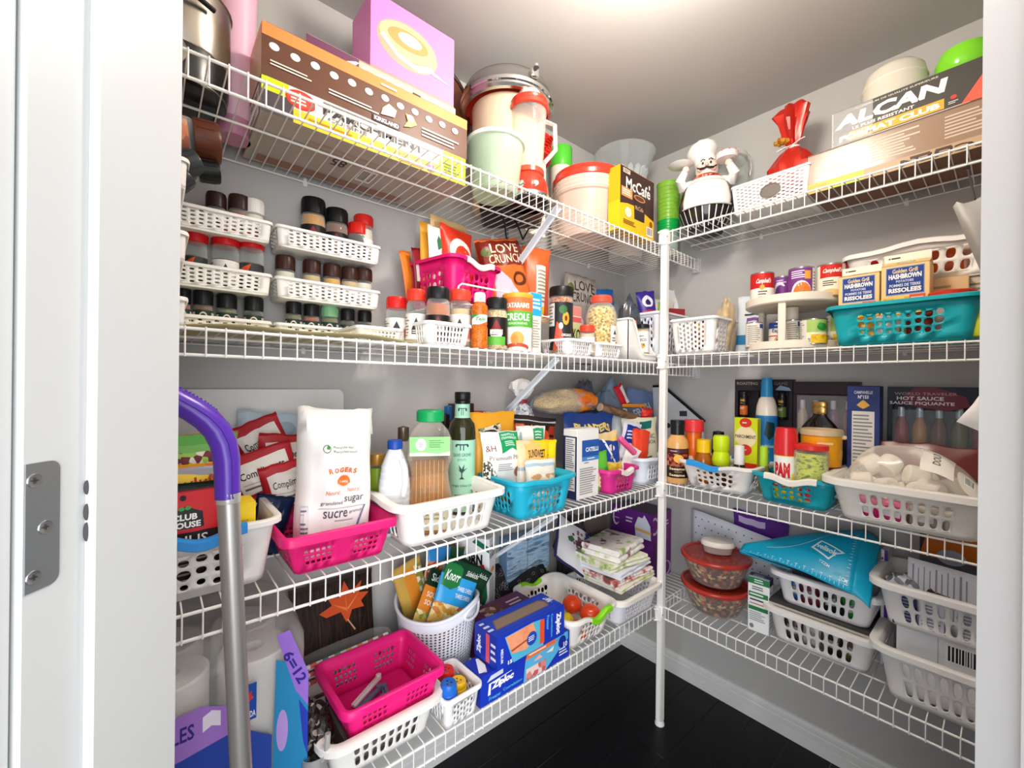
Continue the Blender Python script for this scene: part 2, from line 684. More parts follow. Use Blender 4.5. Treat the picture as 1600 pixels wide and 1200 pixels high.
# ceiling lamp: flush dome on a plate
cl = thing('ceiling_lamp', 'round white flush ceiling lamp with frosted dome above the doorway', 'lamp', (.80, .46, H_CEIL))
obj('base_plate', MB().lathe([(.15, -.018), (.155, -.012), (.155, 0)], 32), mat('#e8e6e2', .3), cl)
_e = mat('#fff4e4', .4)
_e.node_tree.nodes['Principled BSDF'].inputs['Emission Color'].default_value = (1, .94, .86, 1)
_e.node_tree.nodes['Principled BSDF'].inputs['Emission Strength'].default_value = 3
obj('dome', MB().lathe([(.001, -.075), (.05, -.07), (.1, -.052), (.135, -.03), (.145, -.016)], 32, cap=False), _e, cl)


# ---------------------------------------------------------------- wire shelving
def wire_shelf(label, loc, rz, length, depth, spacing, braces=(), end_bracket=False, group=None, mids=(.49,), clips=True):
    t = thing('wire_shelf', label, 'shelf', loc, rz, group)
    wm = WHITEWIRE()
    w_me = mesh_of('wire', MB().tube([(0, depth, 0), (0, depth * .5, 0), (0, .002, 0), (0, -.0030, -.0012), (0, -.0036, -.005), (0, -.0036, -.0515)], .0015, 6), wm)
    k = int(length / spacing)
    for i in range(k + 1):
        put('wire', w_me, t, (.012 + i * spacing, 0, 0))
    for y, z, r in [(0, -.0042, .0030), (0, -.0485, .0030), (depth, -.0042, .0024)] + [(depth * q, -.0040, .0026) for q in mids]:
        obj('rail', MB().tube([(0, y, z), (length, y, z)], r, 8), wm, t)
    for bx in braces:
        b = MB()
        p0, p1 = Vector((bx, .006, -.010)), Vector((bx, depth - .002, -.277))
        d = (p1 - p0).normalized()
        rot = Matrix((Vector((1, 0, 0)), d, Vector((1, 0, 0)).cross(d))).transposed()
        b.box((p0 + p1) / 2, (.023, (p1 - p0).length, .0022), 0, .0008, rot)
        b.box((p0 + p1) / 2 + Vector((.011, 0, -.004)), (.0018, (p1 - p0).length, .010), 0, 0, rot)
        b.box(p1 + Vector((0, -.001, -.008)), (.017, .003, .034), 0, .0006)
        obj('brace', b, mat('#e2e6ec', .35), t)['label'] = 'diagonal flat steel brace from the shelf lip down to the wall'
    if end_bracket:
        b = MB().box((length + .0045, .004, -.027), (.003, .034, .064), 0, .001)
        b.box((length - .004, -.010, -.027), (.016, .003, .060), 0, .001)
        b.box((length - .004, .006, -.0575), (.016, .034, .003), 0, .001)
        b.lathe([(.004, 0), (.003, .002), (0, .0022)], 10, c=(length - .004, -.012, -.045))
        obj('end_bracket', b, mat('#dfe0e2', .3), t)
    if clips:
        for cx in (length * .2, length * .55, length * .85):
            c = MB().box((cx, depth + .003, -.006), (.012, .008, .02), 0, .002)
            c.lathe([(.005, -.005), (.005, .003), (.003, .005)], 10, c=(cx, depth + .001, .002))
            obj('wall_clip', c, mat('#ecebe8', .4), t)
    return t


wl = ['top', 'second', 'third', 'bottom']
for i in range(4):
    wire_shelf('%s white wire shelf along the back wall' % wl[i], (X_SIDE + .004, Y_LIP, DL[i]), 0, X_WALL - X_SIDE - .010,
               Y_WALL - Y_LIP - .006, .0285, (.936 - X_SIDE,), True, mids=(.49,))
for i in range(4):
    wire_shelf('%s white wire shelf along the wall right of the post' % wl[i], (X_LIP, .878, DR[i]), -pi / 2, 1.20,
               X_WALL - X_LIP - .006, .0305, (), False, mids=(.36, .72))
po = thing('corner_post', 'white upright post carrying the shelf corner with a bracket at each level', 'post', (X_LIP - .004, .866, 0))
obj('pole', MB().box((0, 0, (DR[0] + .0) / 2), (.027, .027, DR[0] - .03), 0, .005), WHITEWIRE(), po)
obj('foot', MB().lathe([(.018, 0), (.018, .006), (.013, .02)], 16), mat('#e9e7e3', .4), po)
for i in range(4):
    z = DR[i] - .027
    b = MB().box((-.002, .001, z), (.034, .033, .060), 0, .004)
    b.tube([(-.016, .001, z + .018), (-.030, .012, z + .018)], .0035, 8)
    b.tube([(-.016, .001, z - .024), (-.030, .012, z - .024)], .0035, 8)
    br = obj('bracket', b, mat('#f3f1ed', .3), po)
    s_ = MB().lathe([(.0028, 0), (.0024, .0012), (0, .0014)], 10)
    s_.xform(Matrix.Translation((-.0135, -.0152, z)) @ Matrix.Rotation(RAD(-45), 4, 'Z') @ Matrix.Rotation(RAD(90), 4, 'X'))
    obj('screw', s_, mat('#77736d', .3, .8), br)


# ---------------------------------------------------------------- builders of things
def fit(side, px0, px1, pyt, dep, zb, pym=None):
    """centre x,y, width and height of something whose sides and top the photograph shows at px0, px1, pyt;
    it stands at depth dep (Y along the back wall, X along the right wall) on the height zb"""
    pm_ = pym if pym is not None else pyt + 25
    if side == 'L':
        a, b = W(px0, pm_, Y=dep), W(px1, pm_, Y=dep)
        zt = W((px0 + px1) / 2, pyt, Y=dep).z
        return (a.x + b.x) / 2, dep, abs(b.x - a.x), zt - zb
    a, b = W(px0, pm_, X=dep), W(px1, pm_, X=dep)
    zt = W((px0 + px1) / 2, pyt, X=dep).z
    return dep, (a.y + b.y) / 2, abs(b.y - a.y), zt - zb


SIDE_RZ = {'L': 0.0, 'R': -pi / 2}


def box_faces(w, d, h):
    return {'F': (face((-w / 2, -d / 2, 0), (w, 0, 0), (0, 0, h), (0, -1, 0)), (w, h)),
            'K': (face((w / 2, d / 2, 0), (-w, 0, 0), (0, 0, h), (0, 1, 0)), (w, h)),
            'R': (face((w / 2, -d / 2, 0), (0, d, 0), (0, 0, h), (1, 0, 0)), (d, h)),
            'L': (face((-w / 2, d / 2, 0), (0, -d, 0), (0, 0, h), (-1, 0, 0)), (d, h)),
            'T': (face((-w / 2, -d / 2, h), (w, 0, 0), (0, d, 0), (0, 0, 1)), (w, d)),
            'B': (face((-w / 2, d / 2, 0), (w, 0, 0), (0, -d, 0), (0, 0, -1)), (w, d))}


def carton(name, label, cat, loc, w, d, h, rz=0, col='#ffffff', P=None, group=None, rot=None, rough=.4, bev=.0016, flap='T'):
    t = thing(name, label, cat, loc, rz, group, rot)
    obj('body', MB().box((0, 0, h / 2), (w, d, h), 0, bev), mat(col, rough), t)
    if flap == 'T':                                                    # tuck flap of the lid, with its slit
        obj('flap', MB().box((0, -d / 2 + min(.012, d * .2), h + .0004), (w * .96, .0009, .0008), 0).box((0, -d / 2 + .0004, h + .0005), (w * .97, .0008, .001)),
            mat(col, rough), t)
    fs = box_faces(w, d, h)
    for k, items in (P or {}).items():
        prints(t, fs[k][0], items, fs[k][1])
    return t


def interp(prof):
    pz = sorted((z, r) for r, z in prof)

    def r(z):
        if z <= pz[0][0]:
            return pz[0][1]
        for (z0, r0), (z1, r1) in zip(pz, pz[1:]):
            if z <= z1:
                return r1 if z1 == z0 else r0 + (r1 - r0) * (z - z0) / (z1 - z0)
        return pz[-1][1]
    return r


def to_cam(x, y):
    return atan2(-x, y)


def lathe_thing(name, label, cat, loc, parts, labels=(), rz=None, group=None, rot=None, n=28, sx=1, sy=1):
    """parts: (part name, profile, material[, label]); labels: (profile radius function, z0, z1, a0, a1, items)"""
    if rz is None:
        rz = to_cam(loc[0], loc[1])
    t = thing(name, label, cat, loc, rz, group, rot)
    for p in parts:
        o = obj(p[0], MB().lathe(p[1], n, sx=sx, sy=sy), p[2], t)
        if len(p) > 3:
            o['label'] = p[3]
    for rf, z0, z1, a0, a1, items in labels:
        S = wrap(rf, z0, z1, a0, a1, sx, sy)
        rr = (rf((z0 + z1) / 2) if callable(rf) else rf) * (sx + sy) / 2
        prints(t, S, items, (RAD(a1 - a0) * rr, z1 - z0), curved=True)
    return t


def jar(label, loc, r, h, lid='#141414', lidh=None, content=None, fill=.7, lab=None, lz=(.12, .58), la=(-100, 100), name='spice_jar', cat='jar',
        group=None, neck=.86, rz=None, lidr=None, rot=None, shoulder=.2, glass=None, knurl=True):
    lidh = lidh or h * .24
    zs = h - lidh
    prof = [(0, 0), (r * .9, 0), (r, .004), (r, zs - shoulder * h), (r * (1 + neck) / 2 * 1.02, zs - shoulder * h * .35), (r * neck, zs - .002), (r * neck, zs + lidh * .3)]
    t = thing(name, label, cat, loc, to_cam(loc[0], loc[1]) if rz is None else rz, group, rot)
    obj('body', MB().lathe(prof, 24), glass or GLASS(), t)
    if content:
        fz = max(.01, min(zs - .004, h * fill))
        rf = interp(prof)
        pr = [(0, .003), (r * .88, .003), (r * .95, .007)] + [(rf(fz * q) * .95, max(.008, fz * q)) for q in (.3, .6, .8, 1)] + [(0, fz)]
        obj('content', MB().lathe(pr, 20), content, t)
    lr = lidr or max(r * neck * 1.08, r * .94)
    lm = MB()
    lp = [(lr * .93, zs), (lr, zs + .001), (lr, h - lidh * .12), (lr * .93, h), (lr * .8, h - .0004), (lr * .76, h - .0014), (0, h - .0014)]
    lm.lathe(lp, 28)
    if knurl:
        for j in range(14):
            a = 2 * pi * j / 14
            lm.box((cos(a) * lr, sin(a) * lr, zs + lidh * .45), (.0012, .0016, lidh * .7), 0, 0, Matrix.Rotation(a, 3, 'Z'))
    obj('lid', lm, mat(lid, .35), t)
    if lab:
        rf = interp(prof)
        prints(t, wrap(rf, h * lz[0], h * lz[1], la[0], la[1]), lab, (RAD(la[1] - la[0]) * r, h * (lz[1] - lz[0])), curved=True)
    return t


def tin(label, loc, r, h, items, group=None, name='food_tin', a=(-120, 120), body='#b9b9b6', z=(.045, .955)):
    parts = [('body', [(0, .003), (r * .94, .003), (r * .96, 0), (r, .001), (r, .004), (r * .985, .006), (r * .985, h - .006), (r, h - .004), (r, h - .0005), (r * .97, h), (r * .93, h - .004), (0, h - .004)], mat(body, .25, .9))]
    return lathe_thing(name, label, 'can', loc, parts, [(r * .988, h * z[0], h * z[1], a[0], a[1], items)], group=group)


def bag_surf(w, h, t, style='pillow', seed=1, wr=.25):
    """front surface of a filled bag: (x, y, off) with x, y in 0..1"""
    so = Vector((seed * 7.3, seed * 3.1, seed * 1.7))

    def prof(y):
        if style == 'pillow':
            return max(0, sin(pi * min(1, max(0, (y - .04) / .92)))) ** .55
        if style == 'stand':
            return max(0, 1 - max(0, y - .02) ** 1.9 * 1.02) ** .8 * min(1, .55 + y * 3)
        return min(1, 6 * y + .85) * max(0, 1 - max(0, (y - .72) / .27) ** 2) ** .5 if y < .99 else 0   # 'block'

    def S(x, y, o, sgn=-1):
        p = prof(y)
        c = max(0, sin(pi * min(1, max(0, x)))) ** (.5 if style != 'block' else .22)
        nz = noise.noise(Vector((x * 3.2, y * 3.6, sgn * .7)) + so) * wr + noise.noise(Vector((x * 8, y * 9, sgn * 1.7)) + so) * wr * .45
        pin = 1 - (.06 if style == 'pillow' else .03) * p
        dy = t / 2 * (p * c * (1 + nz * .7) + .02 + nz * .12)
        ex = noise.noise(Vector((y * 4, seed * 2.2, 0))) * .02 * wr / .25
        ez = noise.noise(Vector((x * 5, seed * 1.2, 4))) * .018 * wr / .25 * (y > .5)
        return Vector(((x - .5) * w * pin + ex * w, sgn * (dy + o), y * h + ez * h))
    return S


def pouch(name, label, cat, loc, w, h, t, rz=0, lean=0, roll=0, col='#ffffff', P=None, back=None, style='pillow', seed=1, group=None, wr=.25, seam=True, mats=None, rough=.32, extra=None):
    """sealed bag; P = items printed on its front, back = material of its back"""
    S = bag_surf(w, h, t, style, seed, wr)
    th = thing(name, label, cat, loc, 0, group, (lean, roll, rz))
    nx, ny = 14, 16
    mb = MB()
    mb.grid(lambda u, v: S(u, v, 0, -1), nx, ny, 0)
    mb.grid(lambda u, v: S(u, v, 0, 1), nx, ny, 0, flip=True)
    o = len(mb.v) // 2
    k = nx + 1
    for j in range(ny):
        a, b = j * k, (j + 1) * k
        mb.f += [(a, b, b + o, a + o), (a + nx, a + nx + o, b + nx + o, b + nx)]
        mb.m += [0, 0]
    for i in range(nx):
        a = ny * k + i
        mb.f += [(i, i + o, i + 1 + o, i + 1), (a, a + 1, a + 1 + o, a + o)]
        mb.m += [0, 0]
    obj('bag_body', mb, mat(col, rough), th, sharp=60)
    if seam:                                                            # crimped seals
        for y0, y1 in (((.0, .035), (.955, 1.0)) if style == 'pillow' else ((.945, 1.0),)):
            sm = MB().grid(lambda u, v: S(u, y0 + (y1 - y0) * v, .0006 + .0012 * (round(v * 8) % 2)), 12, 8)
            obj('seam', sm, mat(col, rough), th)
    if P:
        prints(th, S, P, (w, h), curved=True, off=.0008, step=.00025, rough=rough)
    if extra:
        extra(th, S)
    return th


def lump(name, label, cat, loc, size, m, seed=1, amp=.25, rz=0, group=None, n=26, k=16, part='wrapping', inner=None, flat=True, freq=2.2, rot=None):
    """soft crumpled bag lying on something, optionally see-through over its filling"""
    so = Vector((seed * 5.1, seed * 1.3, seed * 2.9))

    def fn(sc_):
        def g(d):
            q = 1 + amp * noise.noise(d * freq + so) + amp * .5 * noise.noise(d * freq * 2.7 + so) + amp * .25 * abs(noise.noise(d * freq * 6 + so))
            return q * sc_
        return g
    th = thing(name, label, cat, loc, rz, group, rot)
    r = [s / 2 for s in size]

    def build(sc_):
        mb = MB().ball((0, 0, r[2]), r, n, k, 0, fn(sc_))
        if flat:
            mb.v = [(x, y, max(z, 0.0006 + (1 - sc_) * .03)) for x, y, z in mb.v]
        return mb
    obj(part, build(1.0), m, th, sharp=50)
    if inner:
        obj('content', build(.90), inner, th, sharp=60)
    return th


def hole_panel(mb, key, fn, us, vs_, holes, rx, ry, p=2.0, n=12, shift=0.0, rnd=None, jit=0):
    """panel of cells; cells (i, j) in holes get an opening"""
    def vid(q):
        k = (round(q[0], 5), round(q[1], 5), round(q[2], 5))
        if k not in key:
            key[k] = len(mb.v)
            mb.v.append(tuple(q))
        return key[k]
    per = n // 4
    for j in range(len(vs_) - 1):
        for i in range(len(us) - 1):
            u0, u1, v0, v1 = us[i], us[i + 1], vs_[j], vs_[j + 1]
            if not holes(i, j):
                mb.f.append(tuple(vid(fn(u, v)) for u, v in ((u0, v0), (u1, v0), (u1, v1), (u0, v1))))
                mb.m.append(0)
                continue
            out, ring = [], []
            k1 = (1 + rnd.uniform(-jit, jit)) if rnd else 1
            cx, cy = .5, .5 + (shift if i % 2 else -shift)
            for a in range(4):
                for b in range(per):
                    t = b / per
                    out.append(((t, 0), (1, t), (1 - t, 1), (0, 1 - t))[a])
            for x, y in out:
                an = atan2(y - .5, x - .5)
                c, s_ = cos(an), sin(an)
                q = (abs(c) ** p + abs(s_) ** p) ** (-1 / p)
                ring.append((cx + c * q * rx * k1, cy + s_ * q * ry * k1))
            o = [vid(fn(u0 + (u1 - u0) * x, v0 + (v1 - v0) * y)) for x, y in out]
            r = [vid(fn(u0 + (u1 - u0) * x, v0 + (v1 - v0) * y)) for x, y in ring]
            for a in range(n):
                b = (a + 1) % n
                mb.f.append((o[a], o[b], r[b], r[a]))
                mb.m.append(0)


def basket(label, loc, rz, w, d, h, col, rim=None, taper=.84, cr=.022, nF=7, nS=5, rows=3, rx=.3, ry=.3, p=2.0, v0=.2, v1=.78, mu=.12,
           shift=0, jit=0, dip=None, grips=None, gripcol=None, rw=.010, rh=.007, group=None, name='basket', solid=.0022, nring=12, rot=None, floor_holes=False, gap=False, sub=.0, gripw=(.2, .8)):
    th = thing(name, label, 'basket', loc, rz, group, rot)
    dip = dip or {}
    rnd = random.Random(int(w * 1e4) + int(loc[0] * 1e3)) if jit else None

    def zoff(s, u):
        if s not in dip:
            return 0
        a = dip[s]
        t = max(0, min(1, (u - .14) / .72))
        return a * (.5 - .5 * cos(2 * pi * t)) if not isinstance(a, tuple) else a[0] * (.5 - .5 * cos(2 * pi * t)) + a[1]

    def pt(s, u, v, zs=True):
        q = taper + (1 - taper) * v
        hw, hd, r = w / 2 * q, d / 2 * q, cr * q
        z = .004 + (h - .004) * v + (zoff(s, u) * max(0, (v - v1) / (1 - v1)) if zs else 0)
        if s == 'F':
            return Vector((-hw + r + u * (2 * hw - 2 * r), -hd, z))
        if s == 'R':
            return Vector((hw, -hd + r + u * (2 * hd - 2 * r), z))
        if s == 'K':
            return Vector((hw - r - u * (2 * hw - 2 * r), hd, z))
        if s == 'L':
            return Vector((-hw, hd - r - u * (2 * hd - 2 * r), z))
        c, a0 = {'FR': ((hw - r, -hd + r), -90), 'RK': ((hw - r, hd - r), 0), 'KL': ((-hw + r, hd - r), 90), 'LF': ((-hw + r, -hd + r), 180)}[s]
        a = RAD(a0 + 90 * u)
        return Vector((c[0] + cos(a) * r, c[1] + sin(a) * r, z))

    mb, key = MB(), {}
    nh = rows
    vv = [0] + [v0 + (v1 - v0) * j / nh for j in range(nh + 1)] + [1]
    for s in ('F', 'FR', 'R', 'RK', 'K', 'KL', 'L', 'LF'):
        if len(s) == 1:
            nn = nF if s in 'FK' else nS
            us = [0] + [mu + (1 - 2 * mu) * i / nn for i in range(nn + 1)] + [1]
            if gap:                                                     # two blocks of openings with a plain middle
                hs = lambda i, j, nn=nn: 1 <= i <= nn and 1 <= j <= nh and (abs(i - (nn + 1) / 2) > nn * .16)
            else:
                hs = lambda i, j, nn=nn: 1 <= i <= nn and 1 <= j <= nh
            hole_panel(mb, key, lambda u, v, s=s: pt(s, u, v), us, vv, hs, rx, ry, p, nring, shift, rnd, jit)
        else:
            hole_panel(mb, key, lambda u, v, s=s: pt(s, u, v), [0, .25, .5, .75, 1], vv, lambda i, j: False, rx, ry)
    per = []
    for s in ('F', 'FR', 'R', 'RK', 'K', 'KL', 'L', 'LF'):
        m_ = 8 if len(s) == 1 else 4
        per += [(s, i / m_) for i in range(m_)]
    base = [pt(s, u, 0) for s, u in per]
    o = len(mb.v)
    k = len(base)
    mb.v += [tuple(q) for q in base] + [(q.x * .95, q.y * .95, .0005) for q in base]
    mb.f += [(o + i, o + k + i, o + k + (i + 1) % k, o + (i + 1) % k) for i in range(k)] + [tuple(o + k + i for i in range(k - 1, -1, -1))]
    mb.m += [0] * (k + 1)
    m = mat(col, .35, 0, sub)
    obj('bin_wall', mb, m, th, solid=solid, sharp=40)
    # rolled rim
    sec = [(-.0022, -.0015), (-.0022, .0012), (0, .003), (rw * .7, .003), (rw, .0005), (rw, -rh), (rw - .002, -rh), (rw - .0025, -.0015)]

    def sweep(points, closed, sec_, mm, nm, lab=None):
        sm = MB()
        q = len(points)
        for i, (c, nrm) in enumerate(points):
            sm.v += [tuple(c + nrm * a + Vector((0, 0, b))) for a, b in sec_]
        ks = len(sec_)
        for i in range(q if closed else q - 1):
            i2 = (i + 1) % q
            for j in range(ks):
                j2 = (j + 1) % ks
                sm.f.append((i * ks + j, i2 * ks + j, i2 * ks + j2, i * ks + j2))
                sm.m.append(0)
        if not closed:
            sm.f += [tuple(range(ks)), tuple((q - 1) * ks + j for j in range(ks - 1, -1, -1))]
            sm.m += [0, 0]
        ob = obj(nm, sm, mm, th, sharp=50)
        if lab:
            ob['label'] = lab
    nor = {'F': (0, -1), 'R': (1, 0), 'K': (0, 1), 'L': (-1, 0)}

    def normal(s, u):
        if len(s) == 1:
            return Vector(nor[s] + (0,))
        a = RAD({'FR': -90, 'RK': 0, 'KL': 90, 'LF': 180}[s] + 90 * u)
        return Vector((cos(a), sin(a), 0))
    sweep([(pt(s, u, 1), normal(s, u)) for s, u in per], True, sec, rim or m, 'rim')
    for s in (grips or ''):
        pts_ = [(pt(s, gripw[0] + (gripw[1] - gripw[0]) * i / 12, 1), normal(s, 0)) for i in range(13)]
        gs = [(-.0042, -.004), (-.0036, .0035), (0, .0056), (rw * .7, .0056), (rw + .002, .002), (rw + .002, -rh - .004), (rw - .001, -rh - .006), (rw - .002, -.003), (.0015, -.006)]
        sweep(pts_, False, gs, mat(gripcol or col, .4), 'grip', None if not gripcol else 'coloured soft grip')
    return th


def bubble(label, loc, rz, w, d, h, col, grip=None, **k):
    """bin with rounded openings of mixed sizes and a dipped grip on its short ends"""
    a = dict(nF=5, nS=5, rows=3, rx=.34, ry=.34, jit=.36, shift=.10, v0=.14, v1=.72, mu=.13, taper=.86, cr=.026, dip={'F': -.014, 'K': -.014}, grips='FK' if grip else '', gripcol=grip, rw=.012, rh=.008)
    a.update(k)
    return basket(label, loc, rz, w, d, h, col, **a)


def slotted(label, loc, rz, w, d, h, col, **k):
    """laundry style basket: rows of upright oval openings under a broad rim"""
    a = dict(nF=10, nS=8, rows=2, rx=.30, ry=.42, p=2.8, v0=.12, v1=.74, mu=.08, taper=.85, cr=.03, rw=.016, rh=.012)
    a.update(k)
    return basket(label, loc, rz, w, d, h, col, **a)


def RF(px0, px1, pyt, zb, X=None, Y=None):
    """centre, radius and height of an upright round thing whose outline spans px0..px1 and tops at pyt"""
    a0, a1 = math.atan((px0 - 800) / FPX), math.atan((px1 - 800) / FPX)
    am = (a0 + a1) / 2
    d = FWD * cos(am) + RGT0 * sin(am)
    D = X / d.x if X is not None else Y / d.y
    r = D * sin((a1 - a0) / 2)
    pm_ = 800 + FPX * math.tan(am)
    dn = D + (-r if pyt < 600 else r)
    q = W(pm_, pyt, X=(d * dn).x) if abs(d.x) > abs(d.y) else W(pm_, pyt, Y=(d * dn).y)
    return d.x * D, d.y * D, r, q.z - zb


def rjar(label, px0, px1, pyt, zb, X=None, Y=None, h=None, **k):
    x, y, r, hh = RF(px0, px1, pyt, zb, X, Y)
    return jar(label, (x, y, zb), r, h or hh, **k)


def smallprint(bg, acc, txt=None, tc='#ffffff', lines='#777777'):
    it = [('r', 0, 0, 1, 1, bg), ('e', .5, .66, .13, .24, acc), ('l', .06, .1, .28, .9, 7, lines), ('l', .74, .1, .95, .9, 7, lines), ('r', .34, .12, .66, .34, acc)]
    if txt:
        it.append(('t', txt, .34, .16, .66, .31, tc))
    return it


ZT = [z + WR for z in DL]
ZR = [z + WR for z in DR]

# ================================================================ top shelf, back wall
z0 = ZT[0]
pot = thing('stock_pot', 'steel stock pot with black base at the far end of the top shelf', 'pot', (.035, 1.075, z0))
obj('base', MB().lathe([(0, 0), (.070, 0), (.080, .006), (.084, .03), (.084, .075)], 32, cap=False), mat('#17171a', .25), pot)
obj('wall', MB().lathe([(.0845, .072), (.086, .075), (.086, .19), (.089, .193), (.086, .196), (.083, .19), (.081, .01), (0, .008)], 32, cap=False), mat('#a49c90', .28, .9), pot)
obj('handle', MB().tube([(.05 * q, -.085 - .03 * (1 - abs(q)), .15) for q in (-1, -.8, -.3, .3, .8, 1)], .005, 8), mat('#1b1b1d', .3), pot)
obj('rivet_plate', MB().lathe([(.03, 0), (.03, .003), (.022, .005), (0, .005)], 20).xform(Matrix.Translation((-.02, -.0835, .05)) @ Matrix.Rotation(RAD(90), 4, 'X')), mat('#8d867c', .3, .8), pot)

lathe_thing('tumbler', 'tall pale pink plastic tumbler standing between pot and stacked boxes', 'tumbler', (.140, 1.165, z0),
            [('base', [(0, 0), (.033, 0), (.036, .004), (.0368, .040)], mat('#c98aa4', .35)),  # base tone darkened for the shade on the tumbler's underside
             ('cup', [(.0368, .040), (.0375, .041), (.043, .34), (.0445, .343), (.042, .343), (.0355, .045), (0, .044)], mat('#f0bfd3', .4, 0, .1))])

bx = (.166 + .668) / 2
carton('parchment_box', 'white and yellow parchment paper carton lowest in the stack of long boxes', 'box', (bx, 1.12, z0), .502, .24, .0745, 0, '#b9aea4', {
    'F': [('r', 0, .40, 1, 1, '#d8d3cc'), ('r', 0, 0, 1, .40, '#f2c21c'), ('r', 0, .4, .10, 1, '#c6d60e'), ('r', .0, .0, .12, .62, '#4a4247'), ('p', [(.80, 0), (1, 0), (1, 1), (.86, 1)], '#c6d60e'),
          ('e', .15, .70, .062, .27, '#cf2b20'), ('e', .15, .70, .055, .22, '#e2483a'), ('l', .11, .55, .19, .85, 3, '#f6e8dd'),
          ('t', 'PARCHMENT', .24, .56, .74, .84, '#2c2426', .04), ('t', 'CUISINE', .26, .42, .44, .53, '#6b5f5a', .01), ('l', .24, .88, .62, .96, 1, '#80756e'),
          ('l', .18, .1, .46, .3, 2, '#b98310'), ('r', .60, .05, .74, .34, '#e08a2c'), ('r', .76, .06, .80, .3, '#7a4fa0'), ('l', .86, .15, .97, .6, 4, '#5c6b10')],
    'L': [('r', .05, 0, .95, .96, '#8f857d'), ('r', .1, .2, .3, .8, '#3a3437'), ('r', .45, .1, .9, .9, '#efe6da'), ('t', 'SLIDE', .5, .6, .86, .78, '#1c3a3a', .03), ('l', .5, .2, .85, .5, 3, '#7d746b')],
    'B': [('r', .02, .05, .98, .95, '#b5a9a1'), ('T', '85', .38, .55, .07, .16, 180, '#3a3230', .01), ('b', .50, .30, .58, .6), ('r', .2, .7, .9, .8, '#a99487'), ('r', .05, .05, .8, .2, '#9a6a54')]})
carton('wrap_box', 'brown polka dot food wrap carton with orange stripe, middle of the stack', 'box', (bx + .002, 1.11, z0 + .0756), .506, .22, .110, 0, '#5a3a2c', {
    'F': [('r', 0, 0, 1, 1, '#64402f'), ('r', 0, .76, 1, 1, '#f08d4c')] + [('e', .045 + .0795 * q, .60 if q % 2 == 0 else .58, .019, .072, '#f8efe6') for q in range(12)] +
         [('l', .03, .22, .20, .34, 2, '#e9d9cc'), ('l', .26, .15, .50, .28, 2, '#e9d9cc'), ('l', .72, .10, .95, .34, 3, '#e9d9cc'), ('l', .50, .82, .62, .92, 1, '#fbe6d4'),
          ('r', .46, .0, .60, .15, '#3b1218'), ('t', 'KIRKLAND', .468, .03, .592, .12, '#ffffff', .03),
          ('p', [(.50, .2), (.57, .25), (.58, .42), (.54, .50), (.51, .36)], '#f7f0b8'), ('p', [(.62, .14), (.66, .2), (.69, .3), (.67, .42), (.63, .46), (.64, .3)], '#f4e26a'), ('e', .655, .40, .018, .06, '#fdf8e0')],
    'L': [('r', 0, 0, 1, 1, '#dcb98f'), ('r', 0, .76, 1, 1, '#e9a06a')], 'B': [('r', 0, 0, 1, 1, '#4d3226')]})
carton('foil_box', 'flat beige and plum foil carton lying on the brown polka dot box', 'box', (.46, 1.12, z0 + .1872), .40, .16, .047, 0, '#c9b7a0', {
    'F': [('r', 0, .0, 1, .55, '#8b7261'), ('r', 0, .55, .30, 1, '#6e3f5b'), ('t', 'ALCAN', .10, .15, .62, .82, '#f7f1ea', .05, .25), ('r', .66, .3, .72, .7, '#3a2c2c'), ('l', .76, .2, .95, .8, 3, '#e4d6c6')]})
pk = carton('cake_stand_box', 'bright pink gift carton with a picture of a glass cake plate', 'box', (.535, 1.115, z0 + .2354), .246, .13, .20, 0, '#ee8fcc', {
    'F': [('r', 0, 0, 1, 1, '#ec8aca'), ('r', 0, 0, 1, .06, '#b58a86'), ('e', .42, .52, .36, .30, '#c9a48e'), ('e', .42, .58, .33, .22, '#dcc493'), ('e', .42, .60, .24, .13, '#b59a62'), ('e', .44, .62, .14, .08, '#f4ecd4'),
          ('p', [(.1, .5), (.3, .32), (.55, .26), (.74, .36), (.7, .42), (.5, .33), (.3, .38), (.14, .55)], '#fbf4e2'), ('p', [(.70, .38), (.95, .30), (.72, .32)], '#e9bcc6'), ('r', .0, .0, .0, .0, '#f2a9dc')],
    'R': [('r', 0, 0, 1, 1, '#e79bd0')]})
tr = thing('baking_tray', 'brown round-cornered baking tray standing behind the pink box', 'tray', (.640, 1.205, z0 + .236), 0, None, (RAD(-7), 0, 0))


def rrect(w, h, r, n=6):
    p = []
    for cx, cz, a0 in ((w / 2 - r, r, -90), (w / 2 - r, h - r, 0), (-w / 2 + r, h - r, 90), (-w / 2 + r, r, 180)):
        p += [(cx + r * cos(RAD(a0 + 90 * i / n)), cz + r * sin(RAD(a0 + 90 * i / n))) for i in range(n + 1)]
    return p


